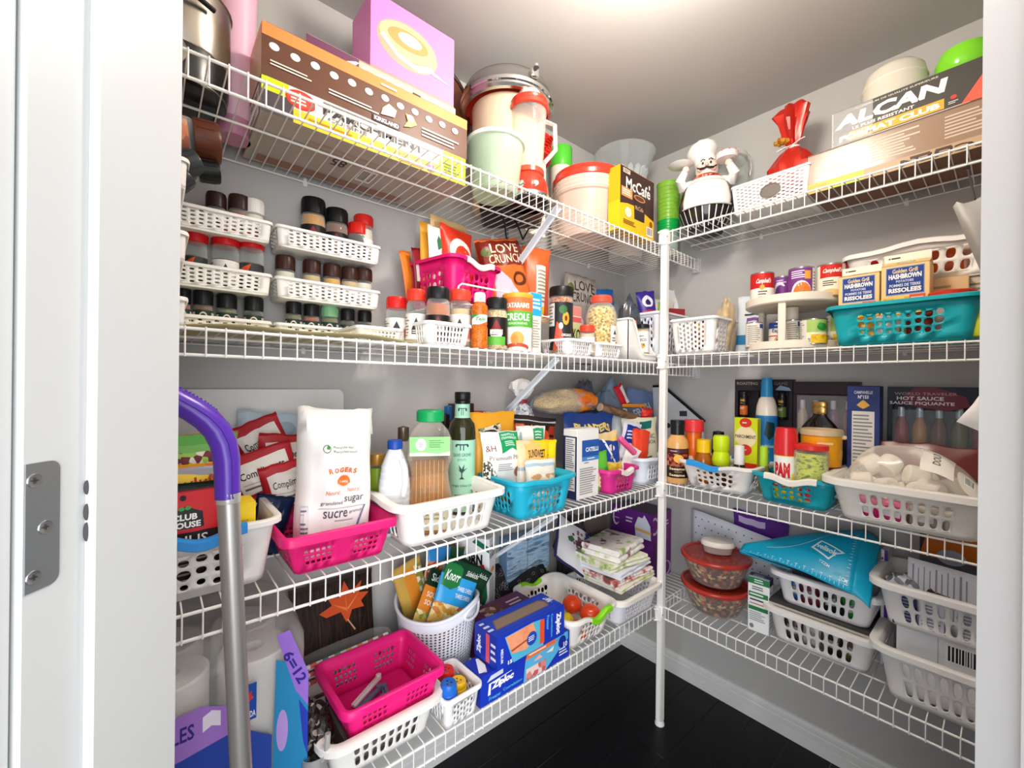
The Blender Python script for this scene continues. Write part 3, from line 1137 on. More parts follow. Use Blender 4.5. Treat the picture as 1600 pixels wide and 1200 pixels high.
pts = rrect(.36, .265, .10)
obj('pan', MB().prism(pts, -.003, .0), mat('#7c4b33', .35, .3), tr)
obj('rim', MB().tube([(x, -.006, z) for x, z in pts], .0055, 8, closed=True), mat('#3a241c', .3, .3), tr)
lathe_thing('sprinkle_tub', 'small white tub with orange lid at the end of the brown box', 'tub', (.655, 1.09, z0 + .1864),
            [('body', [(0, 0), (.020, 0), (.021, .022)], mat('#f3ece4')), ('lid', [(.0215, .0205), (.0225, .022), (.0225, .036), (.02, .039), (0, .039)], mat('#e8632d', .35))])
x, y, r, h = RF(725, 815, 196, z0, Y=1.0)
lathe_thing('mixing_tub', 'pale green see-through round tub with rolled rim beside the boxes', 'tub', (x, y, z0),
            [('wall', [(0, 0), (r * .74, 0), (r * .78, .006), (r * .93, h * .7), (r * .94, h * .72), (r * .97, h - .012), (r * 1.0, h - .010), (r * 1.02, h - .003), (r, h), (r * .95, h - .002), (r * .90, h * .7), (r * .75, .008), (0, .005)], clear('#d3e6cf', .34, .2, .35)),
             ('rim', [(r * .985, h - .012), (r * 1.035, h - .011), (r * 1.045, h - .004), (r * 1.01, h + .0012), (r * .96, h)], mat('#dfe8da', .3))], n=40)

# blender
bl = thing('blender', 'glass jar blender with shiny red base and black cord', 'blender', (.895, .985, z0), to_cam(.895, .985))
obj('foot', MB().lathe([(0, 0), (.060, 0), (.066, .004), (.066, .012), (.062, .016)], 32, cap=False), mat('#1a1513', .3), bl)
obj('chrome_ring', MB().lathe([(.064, .014), (.067, .017), (.066, .026), (.062, .028)], 32, cap=False), CHROME(), bl)
obj('base', MB().lathe([(.0625, .026), (.064, .032), (.062, .055), (.054, .078), (.046, .090), (.044, .094), (0, .094)], 36), mat('#c8321f', .15), bl)
for a in (-18, 20):
    obj('knob', MB().lathe([(.009, 0), (.009, .006), (.007, .009), (0, .0095)], 16).xform(Matrix.Rotation(RAD(a), 4, 'Z') @ Matrix.Translation((0, -.0615, .045)) @ Matrix.Rotation(RAD(80), 4, 'X')), CHROME(), bl)
obj('collar', MB().lathe([(.046, 0.0920), (.049, 0.0946), (.049, 0.1078), (.046, 0.1105)], 32, cap=False), mat('#b9452f', .25), bl)
obj('glass_jar', MB().lathe([(.030, 0.1061), (.044, 0.1096), (.052, 0.2398), (.055, 0.2970), (.0575, 0.3032), (.054, 0.3050), (.052, 0.2970), (.049, 0.2398), (.041, 0.1131), (0, .114)], 8 * 4, cap=False), clear('#fbf4ee', .07, .02, .45), bl)
obj('jar_handle', MB().tube([(.048, .01, 0.2750), (.082, .018, 0.2662), (.085, .018, 0.1870), (.050, .01, 0.1430)], .007, 8), clear('#fff4ee', .25, .05, .5), bl)
obj('lid', MB().lathe([(.056, 0.2944), (.060, 0.2979), (.060, 0.3102), (.056, 0.3146), (.058, 0.3190), (.058, 0.3243), (.045, 0.3296)], 32, cap=False).lathe([(.045, 0.3278), (0, .362)], 32), mat('#d43a25', .25), bl)
obj('filler_cap', MB().lathe([(.028, 0.3278), (.034, 0.3296), (.034, 0.3525), (.03, 0.3560), (0, .392)], 24), mat('#f1ebe4', .3), bl)
cw = Matrix.Rotation(-to_cam(.895, .985), 4, 'Z') @ Matrix.Translation((-.895, -.985, -z0))
cp = [W(866, 320, Y=1.03), W(838, 338, Y=1.06), W(800, 322, Y=1.07), W(773, 318, Y=1.08), W(788, 345, Y=1.09), W(792, 378, Y=1.10)]
cp2 = [W(792, 330, Y=1.09), W(808, 350, Y=1.10), W(817, 374, Y=1.10), W(830, 350, Y=1.12), W(850, 335, Y=1.12)]
for q in (cp, cp2):
    obj('cord', MB().tube([cw @ p for p in q], .0032, 6), mat('#161616', .4), bl)

cn = thing('cake_carrier', 'tall cream cake carrier under a wide steel dome lid with latch', 'carrier', (.905, 1.108, z0), to_cam(.905, 1.108))
obj('foot_plate', MB().box((.02, .0, .012), (.21, .19, .024), 0, .01), mat('#1c1817', .3), cn)
obj('drum', MB().lathe([(.02, .024), (.108, .026), (.112, .03), (.116, .33), (.118, .348), (.116, .352), (.11, .348)], 40, cap=False), clear('#ead9b8', .72, .15, .2), cn)
obj('dome_lid', MB().lathe([(.138, 0.346), (.148, 0.348), (.154, 0.355), (.154, 0.380), (.151, 0.383), (.148, 0.402), (.138, 0.422), (.11, 0.438), (.06, 0.448), (0, 0.450)], 48, cap=False), STEEL(), cn)
obj('chrome_band', MB().lathe([(.1545, 0.362), (.1575, 0.365), (.1575, 0.375), (.1545, 0.378)], 48, cap=False), CHROME(), cn)
obj('lid_red_reflection', MB().lathe([(.137, 0.350), (.12, 0.375), (.06, 0.395), (0, 0.398)], 40, cap=False), mat('#c4321f', .25), cn)  # lid underside coloured red to stand for a reflection in the steel
obj('latch', MB().box((.085, -.128, .402), (.030, .012, .034), 0, .005, Matrix.Rotation(RAD(33), 3, 'Z')).lathe([(.009, -.004), (.009, .004), (0, .006)], 14, c=(.088, -.138, .415)), CHROME(), cn)

x, y, r, h = RF(856, 890, 226, z0, Y=1.19)
lathe_thing('lidded_canister', 'slim white canister with lime green lid behind the blender', 'canister', (x, y, z0),
            [('body', [(0, 0), (r * .85, 0), (r * .95, h * .86), (r * .9, h * .9)], mat('#eadfd2', .35)), ('lid', [(r * .96, h * .80), (r, h * .81), (r, h - .004), (r * .95, h), (0, h)], mat('#55c63a', .3))])
# red container lids in a stack on a white box
carton('storage_box', 'white plastic box carrying a stack of round red lids', 'box', (1.085, 1.20, z0), .10, .10, .285, 0, '#e9e3da', flap='')
lm = mesh_of('lid_disc', MB().lathe([(.076, 0), (.080, .002), (.080, .011), (.074, .013), (.070, .010), (0, .010)], 36), mat('#cc2a1c', .28))
tm = mesh_of('lid_tab', MB().box((0, -.082, .006), (.03, .012, .004), 0, .0015), mat('#cc2a1c', .28))
for q in range(6):
    t = thing('container_lid', '%s of the stacked round red container lids behind the green-lidded canister' % ('lowest', 'second', 'third', 'fourth', 'fifth', 'topmost')[q], 'lid', (1.085 + .003 * (q % 2), 1.185, z0 + .2856 + q * .0132), 0, 'stacked red container lids', (0, 0, RAD(-20 + 9 * q)))
    put('disc', lm, t)
    put('tab', tm, t)

x, y, r, h = RF(861, 970, 252, z0, Y=1.075)
bc = thing('food_container', 'big round see-through food container with red snap lid', 'container', (x, y, z0))
obj('tub', MB().lathe([(0, 0), (r * .80, 0), (r * .84, .008), (r * .93, h * .62), (r * .97, h * .64), (r * .98, h * .84), (r * .95, h * .86)], 48, cap=False), clear('#f6dccb', .62, .22, .2), bc)
for zz in (.66, .72, .78):
    obj('ring', MB().lathe([(r * .98, h * zz), (r * 1.0, h * (zz + .012)), (r * .98, h * (zz + .024))], 48, cap=False), clear('#fbeee6', .7, .2, .2), bc)
obj('lid', MB().lathe([(r * .97, h * .83), (r * 1.02, h * .84), (r * 1.03, h * .90), (r * .98, h * .93), (r * .96, h * .985), (r * .9, h), (r * .86, h * .97), (0, h * .97)], 48, cap=False), mat('#cf3a26', .25), bc)

x, y, _, _ = RF(975, 1022, 262, z0, Y=1.10)
lathe_thing('coffee_canister', 'white canister with broad red lid under the glass trifle bowl', 'canister', (1.60, 1.115, z0),
            [('body', [(0, 0), (.072, 0), (.074, .30)], mat('#efe7de', .35)), ('lid', [(.076, .285), (.080, .288), (.080, .312), (.074, .320), (0, .320)], mat('#cf2f20', .28))])
gb = thing('trifle_bowl', 'clear glass trifle bowl with ribbed foot, highest on the shelf', 'bowl', (1.585, 1.115, z0 + .3205))
obj('bowl_wall', MB().lathe([(.05, .0), (.075, .006), (.085, .030), (.092, .05), (.115, .10), (.130, .135), (.133, .139), (.129, .139), (.112, .10), (.088, .052), (.06, .012), (0, .010)], 48, cap=False), clear('#eaf1f2', .14, .02, .75), gb)
fm = mesh_of('flute', MB().prism([(-.008, .004), (.008, .004), (.011, .05), (0, .062), (-.011, .05)], -.004, .004), clear('#f0f5f6', .22, .02, .7))
for q in range(18):
    a = 2 * pi * q / 18
    put('flute', fm, gb, (.082 * sin(a), -.082 * cos(a), 0), (RAD(16), 0, a))

carton('coffee_box', 'dark brown and yellow coffee pod carton at the shelf corner', 'box', ((1.255 + 1.472) / 2, .924, z0), .217, .05, .226, 0, '#f3b41a', {
    'F': [('r', 0, 0, 1, 1, '#3d2721'), ('p', [(0, 0), (1, 0), (1, .33), (.7, .40), (.45, .45), (.2, .44), (0, .40)], '#f6b81b'), ('t', 'McCafe', .16, .67, .88, .86, '#f5efe8', .02), ('t', "'", .83, .83, .87, .90, '#f5efe8', .04),
          ('r', .03, .53, .34, .68, '#d99157'), ('l', .06, .56, .31, .66, 3, '#fbf0e0'), ('p', [(.40, .24), (.70, .24), (.72, .60), (.38, .60)], '#2b1814'), ('e', .55, .60, .17, .05, '#c78c5c'), ('e', .55, .60, .14, .035, '#5a3520'),
          ('t', 'McCafe', .42, .40, .66, .47, '#cfa58a', .01), ('e', .22, .30, .09, .08, '#eee3c6'), ('e', .9, .26, .05, .05, '#8a5d0c'), ('l', .08, .10, .46, .18, 3, '#6c4a10'), ('b', .76, .05, .95, .20), ('r', .06, .90, .26, .97, '#cfc6bb'), ('l', .08, .91, .24, .96, 2, '#4d3a30')],
    'L': [('r', 0, 0, 1, .45, '#f6b81b'), ('r', 0, .45, 1, 1, '#f0a61a')], 'T': [('r', 0, 0, 1, 1, '#4a2f27')]})
x, y, r, h = RF(1021, 1062, 281, z0, Y=.968)
r *= .9
for nm, lab, za, zb, c, k0, k1 in (('tumbler_cup', 'clear frosted tumbler under two green ones by the post', 0, .10, clear('#cfe0d8', .45, .2, .3), .84, .9),
                                   ('tumbler_cup', 'emerald green tumbler nested between clear and lime ones', .09, .155, mat('#12a548', .3), .88, .94),
                                   ('tumbler_cup', 'lime green woven-texture tumbler topmost in the corner stack', .15, h, clear('#8cc63f', .8, .3, .1), .92, 1.0)):
    t = thing(nm, lab, 'tumbler', (x, y, z0 + za))
    H = zb - za
    obj('cup', MB().lathe([(0, 0), (r * k0, 0), (r * k1, H - .006), (r * k1 * 1.03, H - .005), (r * k1 * 1.03, H), (r * k1 * .96, H), (r * k0 * .95, .006), (0, .005)], 32, cap=False), c, t)
    for q in range(4 if H < .12 else 9):
        zz = .01 + (H - .02) * q / (4 if H < .12 else 9)
        rr = r * (k0 + (k1 - k0) * zz / H)
        obj('rib', MB().lathe([(rr, zz), (rr + .0014, zz + .002), (rr, zz + .004)], 32, cap=False), c, t)

# ================================================================ top shelf, right wall
z0 = ZR[0]
ch = thing('cookie_jar', 'white and black ceramic cookie jar shaped as a stout chef', 'figurine', (1.650, .778, z0), to_cam(1.650, .778))
CER = lambda c: mat(c, .12)
obj('body', MB().lathe([(0, 0), (.060, 0), (.066, .006), (.085, .035), (.101, .075), (.104, .105), (.096, .150), (.082, .178)], 40, cap=False), CER('#221f20'), ch)
obj('jacket', MB().lathe([(.0835, .174), (.080, .186), (.062, .203), (.045, .211), (.030, .216), (0, .217)], 40, cap=False), CER('#f4f1ec'), ch)
rfb = interp([(.066, .006), (.085, .035), (.101, .075), (.104, .105), (.094, .150), (.074, .185), (.050, .205)])
ap = MB()
ap.grid(lambda u, v: wrap(rfb, .078, .180, -50, 50)(u, v, .005 + .003 * sin(u * pi)), 22, 12)
obj('apron', ap, CER('#f4f1ec'), ch, solid=.004)
hem = MB().tube([wrap(rfb, .078, .180, -50, 50)(u / 20, 0, .0065) for u in range(21)], .003, 6)
obj('apron_hem', hem, CER('#d9d6d0'), ch)
for sx in (-1, 1):
    sw = MB()
    for q in range(3):
        sw.tube([(sx * (.012 + .011 * q + .007 * sin(a * .7)), -.1085 + .012 * abs(q - 1), .105 + .008 * q + .006 * cos(a)) for a in [i * .6 for i in range(9)]], .0014, 5)
    obj('apron_scroll', sw, CER('#e6e0d8'), ch)
stm = []
for a in (-66, -50, -36, -22, -8, 6, 20, 34, 48, 64):
    s_ = MB().grid(lambda u, v: wrap(rfb, .010, .076, a - 1.2, a + 1.2)(u, v, .0012), 1, 8)
    obj('trouser_stripe', s_, CER('#f1eee8'), ch)
for a in (-84, 84):
    obj('side_stripe', MB().grid(lambda u, v: wrap(rfb, .012, .170, a - 1.4, a + 1.4)(u, v, .0012), 1, 12), CER('#f1eee8'), ch)
obj('head', MB().ball((0, -.012, .245), (.042, .040, .044), 20, 12), CER('#f1dfd2'), ch)
obj('hair', MB().ball((0, .004, .252), (.044, .036, .040), 18, 10), CER('#25201f'), ch)
for sx in (-1, 1):
    obj('cheek', MB().ball((sx * .022, -.042, .238), .012, 12, 8), CER('#efc9b8'), ch)
    obj('eye', MB().ball((sx * .014, -.049, .256), (.004, .002, .006), 10, 6), CER('#1c1917'), ch)
    obj('eyebrow', MB().tube([(sx * .006, -.048, .268), (sx * .014, -.048, .273), (sx * .022, -.044, .268)], .0018, 5), CER('#1c1917'), ch)
    obj('moustache', MB().tube([(0, -.056, .238), (sx * .010, -.0565, .235), (sx * .022, -.054, .234), (sx * .032, -.047, .241), (sx * .034, -.042, .247)], [.003, .0042, .0042, .003, .0012], 6), CER('#1c1917'), ch)
    obj('arm', MB().tube([(sx * .055, -.010, .190), (sx * .086, -.020, .188), (sx * .094, -.045, .205), (sx * .076, -.058, .232)], [.024, .022, .018, .013], 12), CER('#f4f1ec'), ch)
    obj('hand', MB().ball((sx * .074, -.060, .238), .013, 12, 8), CER('#f1dccd'), ch)
obj('nose', MB().ball((0, -.056, .248), (.0075, .008, .0075), 12, 8), CER('#efc4b2'), ch)
obj('neckerchief', MB().ball((0, -.030, .203), (.048, .040, .017), 20, 8), mottle(['#b5321f', '#7d1c12', '#e2a48f', '#c74a33'], 160, .2), ch)
obj('hat', MB().lathe([(.036, .272), (.040, .274), (.040, .300), (.046, .306), (.056, .322), (.056, .340), (.044, .356), (.02, .362), (0, .363)], 24, cap=False).ball((-.03, 0, .335), .026, 12, 8).ball((.028, .01, .337), .026, 12, 8).ball((0, -.028, .338), .026, 12, 8).xform(Matrix.Translation((0, 0, .262)) @ Matrix.Rotation(RAD(-16), 4, 'Y') @ Matrix.Translation((0, 0, -.266))), CER('#f6f4f0'), ch)
obj('platter', MB().lathe([(0, .272), (.030, .274), (.046, .282), (.044, .284), (.03, .278), (0, .277)], 24, cap=False).xform(Matrix.Translation((-.092, -.058, -.022))), CER('#f5f2ee'), ch)
obj('cake', MB().lathe([(0, .272), (.036, .272), (.038, .278), (.036, .294), (.028, .300), (0, .302)], 20).xform(Matrix.Translation((.068, -.062, -.024))), CER('#f2e6e0'), ch)
for q in range(9):
    a = q * 2 * pi / 9
    obj('icing_drop', MB().ball((.068 + .034 * cos(a), -.062 + .034 * sin(a), .272), .0045, 8, 6), CER('#c98c86'), ch)

x, y, r, h = RF(1100, 1166, 228, z0, X=1.735)
gj = thing('clip_top_jar', 'clear glass storage jar with wire clip behind the chef jar', 'jar', (x, y, z0), to_cam(x, y))
r = min(r, .075)
obj('glass_body', MB().lathe([(0, 0), (r * .95, 0), (r, .006), (r, h * .82), (r * .88, h * .88), (r * .88, h * .9)], 32, cap=False), GLASS(), gj)
obj('glass_lid', MB().lathe([(r * .94, h * .90), (r * .97, h * .905), (r * .95, h * .96), (r * .6, h), (0, h)], 32), clear('#eef2ee', .3, .05, .5), gj)
obj('seal', MB().lathe([(r * .9, h * .885), (r * .98, h * .89), (r * .9, h * .9)], 32, cap=False), mat('#d9d4c8'), gj)
obj('wire_clip', MB().tube([(r * .9, 0, h * .97), (r * 1.06, 0, h * .93), (r * 1.12, .01, h * .78), (r * 1.04, .012, h * .70), (r * .98, 0, h * .74)], .0018, 6), CHROME(), gj)

wb = basket('white slotted bin with oval hand hole on the shelf right of the post', (1.646, .523, z0), -pi / 2, .232, .210, .097, '#f3f1ee', taper=.93, cr=.006, nF=16, nS=8, rows=7, rx=.40, ry=.16, p=4, v0=.08, v1=.92, mu=.03, shift=.22, rw=.003, rh=.004, name='storage_bin')
obj('hand_hole', MB().lathe([(.021, 0), (.023, .0012), (.0205, .002)], 24, cap=False, sx=1.35).lathe([(0, .0004), (.0205, .0004)], 24, sx=1.35, cap=False).xform(Matrix.Translation((.006, -.1035, .050)) @ Matrix.Rotation(RAD(90), 4, 'X')), mat('#6f6760', .5), wb)  # solid disc; the dark inside of the hole is put into its colour

# red foil gift bag tied with ribbon
rb = thing('gift_bag', 'crinkled red foil gift bag tied with white ribbon', 'bag', (1.650, .485, z0 + .006), to_cam(1.665, .470))


def crinkle(prof, seed, amp, n=36, folds=7):
    mb = MB()
    for k, (r, z) in enumerate(prof):
        for j in range(n):
            a = 2 * pi * j / n
            q = 1 + amp * sin(folds * a + k * .6 + seed) * .5 + amp * noise.noise(Vector((cos(a) * 2.1, sin(a) * 2.1, z * 28 + seed)))
            mb.v.append((r * q * cos(a), r * q * .8 * sin(a), z + .006 * noise.noise(Vector((a, z * 9, seed)))))
    k = len(prof)
    mb.f = [(i * n + j, i * n + (j + 1) % n, (i + 1) * n + (j + 1) % n, (i + 1) * n + j) for i in range(k - 1) for j in range(n)]
    mb.m = [0] * len(mb.f)
    return mb


RED = mat('#c9291a', .28, .35)
obj('sack', crinkle([(.055, 0), (.066, .03), (.072, .10), (.070, .140), (.056, .165), (.036, .190), (.018, .206), (.014, .214)], 1, .22), RED, rb, sharp=25)
obj('ruffle', crinkle([(.014, .214), (.022, .232), (.030, .262), (.040, .300), (.046, .330), (.030, .350), (.008, .352)], 3, .5, folds=5), RED, rb, sharp=25)
obj('ribbon', MB().tube([(.017 * cos(a), .015 * sin(a), .212 + .004 * sin(a)) for a in [i * pi / 8 for i in range(17)]], .0042, 6).tube([(0, -.016, .212), (-.025, -.024, .204), (-.045, -.026, .196)], .0042, 6, flat=.5).tube([(0, -.016, .212), (.022, -.022, .222), (.034, -.024, .224)], .0042, 6, flat=.5), mat('#f3ece6', .3), rb)
obj('gold_bow', crinkle([(.004, .20), (.020, .205), (.016, .216), (.004, .222)], 8, .6).xform(Matrix.Translation((-.034, -.014, .022))), mat('#d9a53f', .3, .6), rb)

# foil and wrap boxes
carton('kitchen_box', 'flat yellow-green bag carton lowest under the long foil boxes', 'box', (1.645, .170, z0), .484, .20, .0285, -pi / 2, '#a98a6c', {
    'F': [('r', 0, 0, .28, 1, '#a6b51f'), ('r', .28, 0, 1, 1, '#b79a76'), ('r', 0, 0, .10, .8, '#d9a24a'), ('T', 'KITCHEN', .66, .45, .44, .62, 180, '#2b211d', .03), ('r', .48, .62, .56, .88, '#4a2a22'), ('r', .58, .62, .64, .88, '#4a2a22')],
    'B': [('r', 0, 0, 1, 1, '#7d5540')]})
carton('foil_wrap_box', 'long brown food wrap carton with fine white print under the grey box', 'box', (1.647, .165, z0 + .029), .498, .200, .0905, -pi / 2, '#8d6f58', {
    'F': [('r', 0, 0, 1, 1, mat('#94765e', .22)), ('l', .06, .3, .2, .5, 2, '#d8c3ae'), ('l', .30, .12, .52, .86, 8, '#d8c3ae'), ('l', .60, .16, .76, .84, 7, '#cdb8a4'), ('l', .82, .2, .98, .9, 5, '#d8c3ae'), ('r', 0, .97, 1, 1, '#5a463a')]})
ab = carton('aluminium_foil_box', 'long charcoal foil carton lettered in white with an orange band, plastic wrapped end', 'box', (1.657, .163, z0 + .1200), .378, .195, .108, -pi / 2, '#55524f', {
    'F': [('r', 0, 0, 1, 1, '#46423d'), ('r', .10, .10, .62, .34, '#f0a72c'), ('t', 'ALCAN', .01, .50, .62, .84, '#f2eee8', .05, .03), ('t', 'LE PLUS RESISTANT', .12, .375, .47, .455, '#efe9e2', .03), ('t', 'FORMAT CLUB', .04, .14, .60, .29, '#f7f1e6', .05),
          ('T', 'ALUMINIUM DE QUALITE SUPERIEURE', .36, .92, .46, .05, 0, '#d8d1c8'), ('l', .22, .02, .84, .09, 1, '#d8d1c8'),
          ('p', [(.70, .06), (.84, .06), (.84, .84)], '#e8604a'), ('e', .665, .30, .016, .05, '#c9453a'), ('l', .64, .14, .69, .22, 2, '#d8d1c8')],
    'L': [('r', 0, 0, 1, 1, '#8a8782')], 'T': [('r', 0, 0, 1, 1, '#6a6762')]})
obj('plastic_wrap', MB().grid(lambda u, v: Vector((-.189 - .0035 + .095 * u, -.0995 - .002 * noise.noise(Vector((u * 9, v * 9, 2))), .001 + .106 * v)), 10, 8), clear('#ffffff', .28, .12, .4), ab)

dm = thing('dome_container', 'frosted round plastic container turned upside down on the charcoal box', 'container', (1.672, .232, z0 + .2284))
obj('dome', MB().lathe([(.078, 0), (.0785, .006), (.075, .012), (.073, .08), (.068, .105), (.050, .124), (.02, .132), (0, .133)], 40, cap=False), clear('#ece6d4', .75, .2, .2), dm)
obj('rim', MB().lathe([(.0785, 0), (.082, .002), (.082, .007), (.0785, .009)], 40, cap=False), mat('#e6e0d0', .3), dm)
obj('step_ring', MB().lathe([(.0735, .070), (.0755, .073), (.0730, .078)], 40, cap=False), mat('#e9e3d3', .3), dm)
obj('tab', MB().box((.03, -.083, .006), (.03, .014, .004), 0, .0015), mat('#e6e0d0', .3), dm)
ga = thing('apple_canister', 'glossy lime green apple-shaped canister on the charcoal box', 'canister', (1.668, .088, z0 + .2284))
obj('body', MB().lathe([(0, .004), (.022, 0), (.042, .010), (.056, .036), (.058, .062), (.048, .086), (.028, .094), (.010, .088), (0, .084)], 36).xform(Matrix.Diagonal((1, 1, 1.05, 1))), mat('#7fd62c', .12), ga)
obj('stalk', MB().tube([(0, 0, .088), (.003, 0, .104), (.010, 0, .114)], .0028, 6), mat('#5b3b22', .5), ga)
# grey sleeve hanging near the doorway
hg = thing('hanging_bag', 'silvery grey folded garment bag hanging at the shelf end by the doorway', 'bag', (1.452, -.070, 1.26), 0, None, (RAD(-9), 0, 0))
S = bag_surf(.070, .50, .024, 'block', 4, .5)
mb = MB().grid(lambda u, v: S(u, v, 0, -1), 8, 14).grid(lambda u, v: S(u, v, 0, 1), 8, 14, flip=True)
mb.xform(Matrix.Rotation(-pi / 2, 4, 'Z') @ Matrix.Rotation(RAD(-6), 4, 'Y'))
obj('sleeve', mb, mat('#8e8b86', .5, .25), hg, sharp=50)
obj('lining', MB().box((.016, -.025, .12), (.010, .07, .26), 0, .004), mat('#232226', .5), hg)
obj('strap', MB().tube([(.0, .05, .495), (.03, .05, .54), (.050, .05, .585), (.054, .05, .612), (.047, .05, .590)], .0022, 6), mat('#3a393b', .4), hg)
wp = pouch('paper_bag', 'white paper bag end hanging with a red tag by the doorway', 'bag', (1.435, .045, 1.205), .085, .13, .02, -pi / 2, RAD(8), RAD(28), '#f1efec', seed=9, seam=False)
obj('red_tag', MB().tube([(0, -.012, .125), (.012, -.014, .145), (.004, -.014, .165), (-.006, -.014, .150), (0, -.012, .130)], .003, 6), mat('#cf2a3c', .35), wp)

# ================================================================ second shelf, back wall
z0 = ZT[1]


def tray(label, loc, rz=0, w=.262):
    return basket(label, loc, rz, w, .100, .050, '#eceae7', taper=.97, cr=.010, nF=14, nS=5, rows=4, rx=.29, ry=.24, p=3, v0=.12, v1=.90, mu=.05,
                  shift=.22, rw=.004, rh=.004, solid=.0016, nring=8, name='spice_tray')


for k, zr in enumerate((1.684, 1.557, 1.443)):
    pos = ('top', 'middle', 'lowest')[k]
    tray('%s white perforated spice tray of the column left of the pink basket' % pos, (.362, 1.2135, zr - .050))
    tray('%s white perforated spice tray of the column nearest the door jamb' % pos, (.088, 1.2135, zr - .050))
    tray('%s white perforated spice tray on the side wall by the jamb' % pos, (-.006, 1.03, zr - .050), pi / 2, .20)
GARLIC, PAPR, HERB, CINN, PEP, SALT, GOLD = ('#cfae7c', '#a8461c', '#6d6a33', '#7a4a2a', '#3f352d', '#e2d8c8', '#c78a2e')
EMB = lambda c, a: [('r', 0, 0, 1, 1, c), ('e', .5, .5, .15, .42, '#e9dcc4'), ('e', .5, .5, .125, .35, '#241d18'), ('e', .5, .42, .09, .2, a), ('r', .03, .1, .26, .9, '#d8d0c0'), ('l', .05, .15, .24, .85, 5, '#6d665c'), ('r', .74, .1, .97, .9, '#d8d0c0')]
DRK = lambda a: [('r', 0, 0, 1, 1, '#1e1716'), ('p', [(.36, .55), (.5, .92), (.64, .55)], '#7d1c1c'), ('r', .36, .28, .64, .55, '#efe6dc'), ('l', .38, .32, .62, .5, 2, '#1e1716'), ('r', .36, .08, .64, .2, a)]
WHT = lambda a: [('r', 0, 0, 1, 1, '#efeae4'), ('p', [(.38, .40), (.5, .85), (.62, .40)], '#2c2422'), ('r', .38, .2, .62, .40, '#2c2422'), ('l', .40, .23, .6, .38, 2, '#efeae4'), ('l', .06, .1, .3, .9, 7, '#8b857e'), ('r', .7, .1, .95, .5, a)]
RJ = lambda a, b: [('r', 0, 0, 1, 1, '#33363a'), ('p', [(.05, .6), (.5, .98), (.4, .55)], '#e4532a'), ('e', .72, .35, .07, .3, '#9bbf3c'), ('l', .3, .1, .6, .4, 3, '#d9d9d9')]
zb = 1.634 + .0055
for a, b, t, lid, lidh, c, L_, lab in (
        (467, 506, 305, '#141414', .042, GOLD, DRK('#b08a3a'), 'tall black-lidded jar at the left end of the upper tray beside the pink basket'),
        (505, 541, 322, '#151515', .040, CINN, DRK('#7d1c1c'), 'second tall black-lidded spice jar in the upper tray left of the pink basket'),
        (540, 573, 345, '#d8251c', .032, PEP, DRK('#e9e0d0'), 'dark spice jar with a red lid turned to the front in the upper tray'),
        (570, 600, 338, '#d02420', .030, SALT, WHT('#c9b9a4'), 'pale spice jar with red lid at the right end of the upper tray')):
    x, y, r, h = RF(a, b, t, zb, Y=1.212)
    x = min(x, .488 - r) if a > 425 else min(x, .212 - r)
    jar(lab, (x, y, zb), r, h, lid=lid, lidh=lidh, content=c, lab=L_, lz=(.1, .5), neck=.92, group='jars in the wall spice trays')
zb = 1.507 + .0055
for (a, b, t, c), pos in zip(((427, 460, 397, SALT), (470, 500, 404, GARLIC), (502, 531, 410, '#d9a22a'), (530, 559, 415, GARLIC), (572, 600, 421, SALT)), ('first', 'second', 'third', 'fourth', 'fifth')):
    x, y, r, h = RF(a, b, t, zb, Y=1.212)
    x = min(x, .488 - r) if a > 425 else min(x, .212 - r)
    jar('%s from the left of the brown-lidded spice jars in the middle tray' % pos, (x, y, zb), r * .94, h, lid='#3a201a', lidh=.036, content=c, fill=.62, lab=WHT('#c9b9a4'), lz=(.08, .42), neck=.94, group='jars in the wall spice trays')
zb = 1.393 + .0055
for (a, b, t, lid, c), lab in zip(((444, 471, 470, '#17181a', HERB), (472, 499, 474, '#17181a', PAPR), (500, 528, 476, '#7fb58a', HERB), (530, 554, 482, '#17181a', PEP), (562, 585, 485, '#17181a', PEP)),
                                  ('first black-lidded jar in the lowest tray left of the pink basket', 'second black-lidded jar in the lowest tray left of the pink basket', 'spice jar with pale green lid in the lowest wall tray',
                                   'black-lidded jar right of the pale green lid in the lowest tray', 'last black-lidded jar at the right end of the lowest tray')):
    x, y, r, h = RF(a, b, t, zb, Y=1.212)
    x = min(x, .488 - r) if a > 425 else min(x, .212 - r)
    jar(lab, (x, y, zb), r * .95, h, lid=lid, lidh=.032, content=c, lab=EMB('#2a4038', c), lz=(.12, .58), neck=.9, group='jars in the wall spice trays')
zb = 1.634 + .0055
for (a, b, t, lid), lab in zip(((317, 352, 297, '#321c18'), (352, 389, 301, '#36201a'), (385, 420, 310, '#ece8e2')), ('brown-lidded jar nearest the jamb in the upper tray', 'brown-lidded jar beside the white lid in the upper tray', 'white-lidded pale spice jar in the upper tray near the jamb')):
    x, y, r, h = RF(a, b, t, zb, Y=1.212)
    x = min(x, .488 - r) if a > 425 else min(x, .212 - r)
    jar(lab, (x, y, zb), r * .94, h, lid=lid, lidh=.035, content=SALT if lid == '#ece8e2' else CINN, lab=WHT('#c9b9a4'), lz=(.12, .5), neck=.92, group='jars in the wall spice trays')
zb = 1.507 + .0055
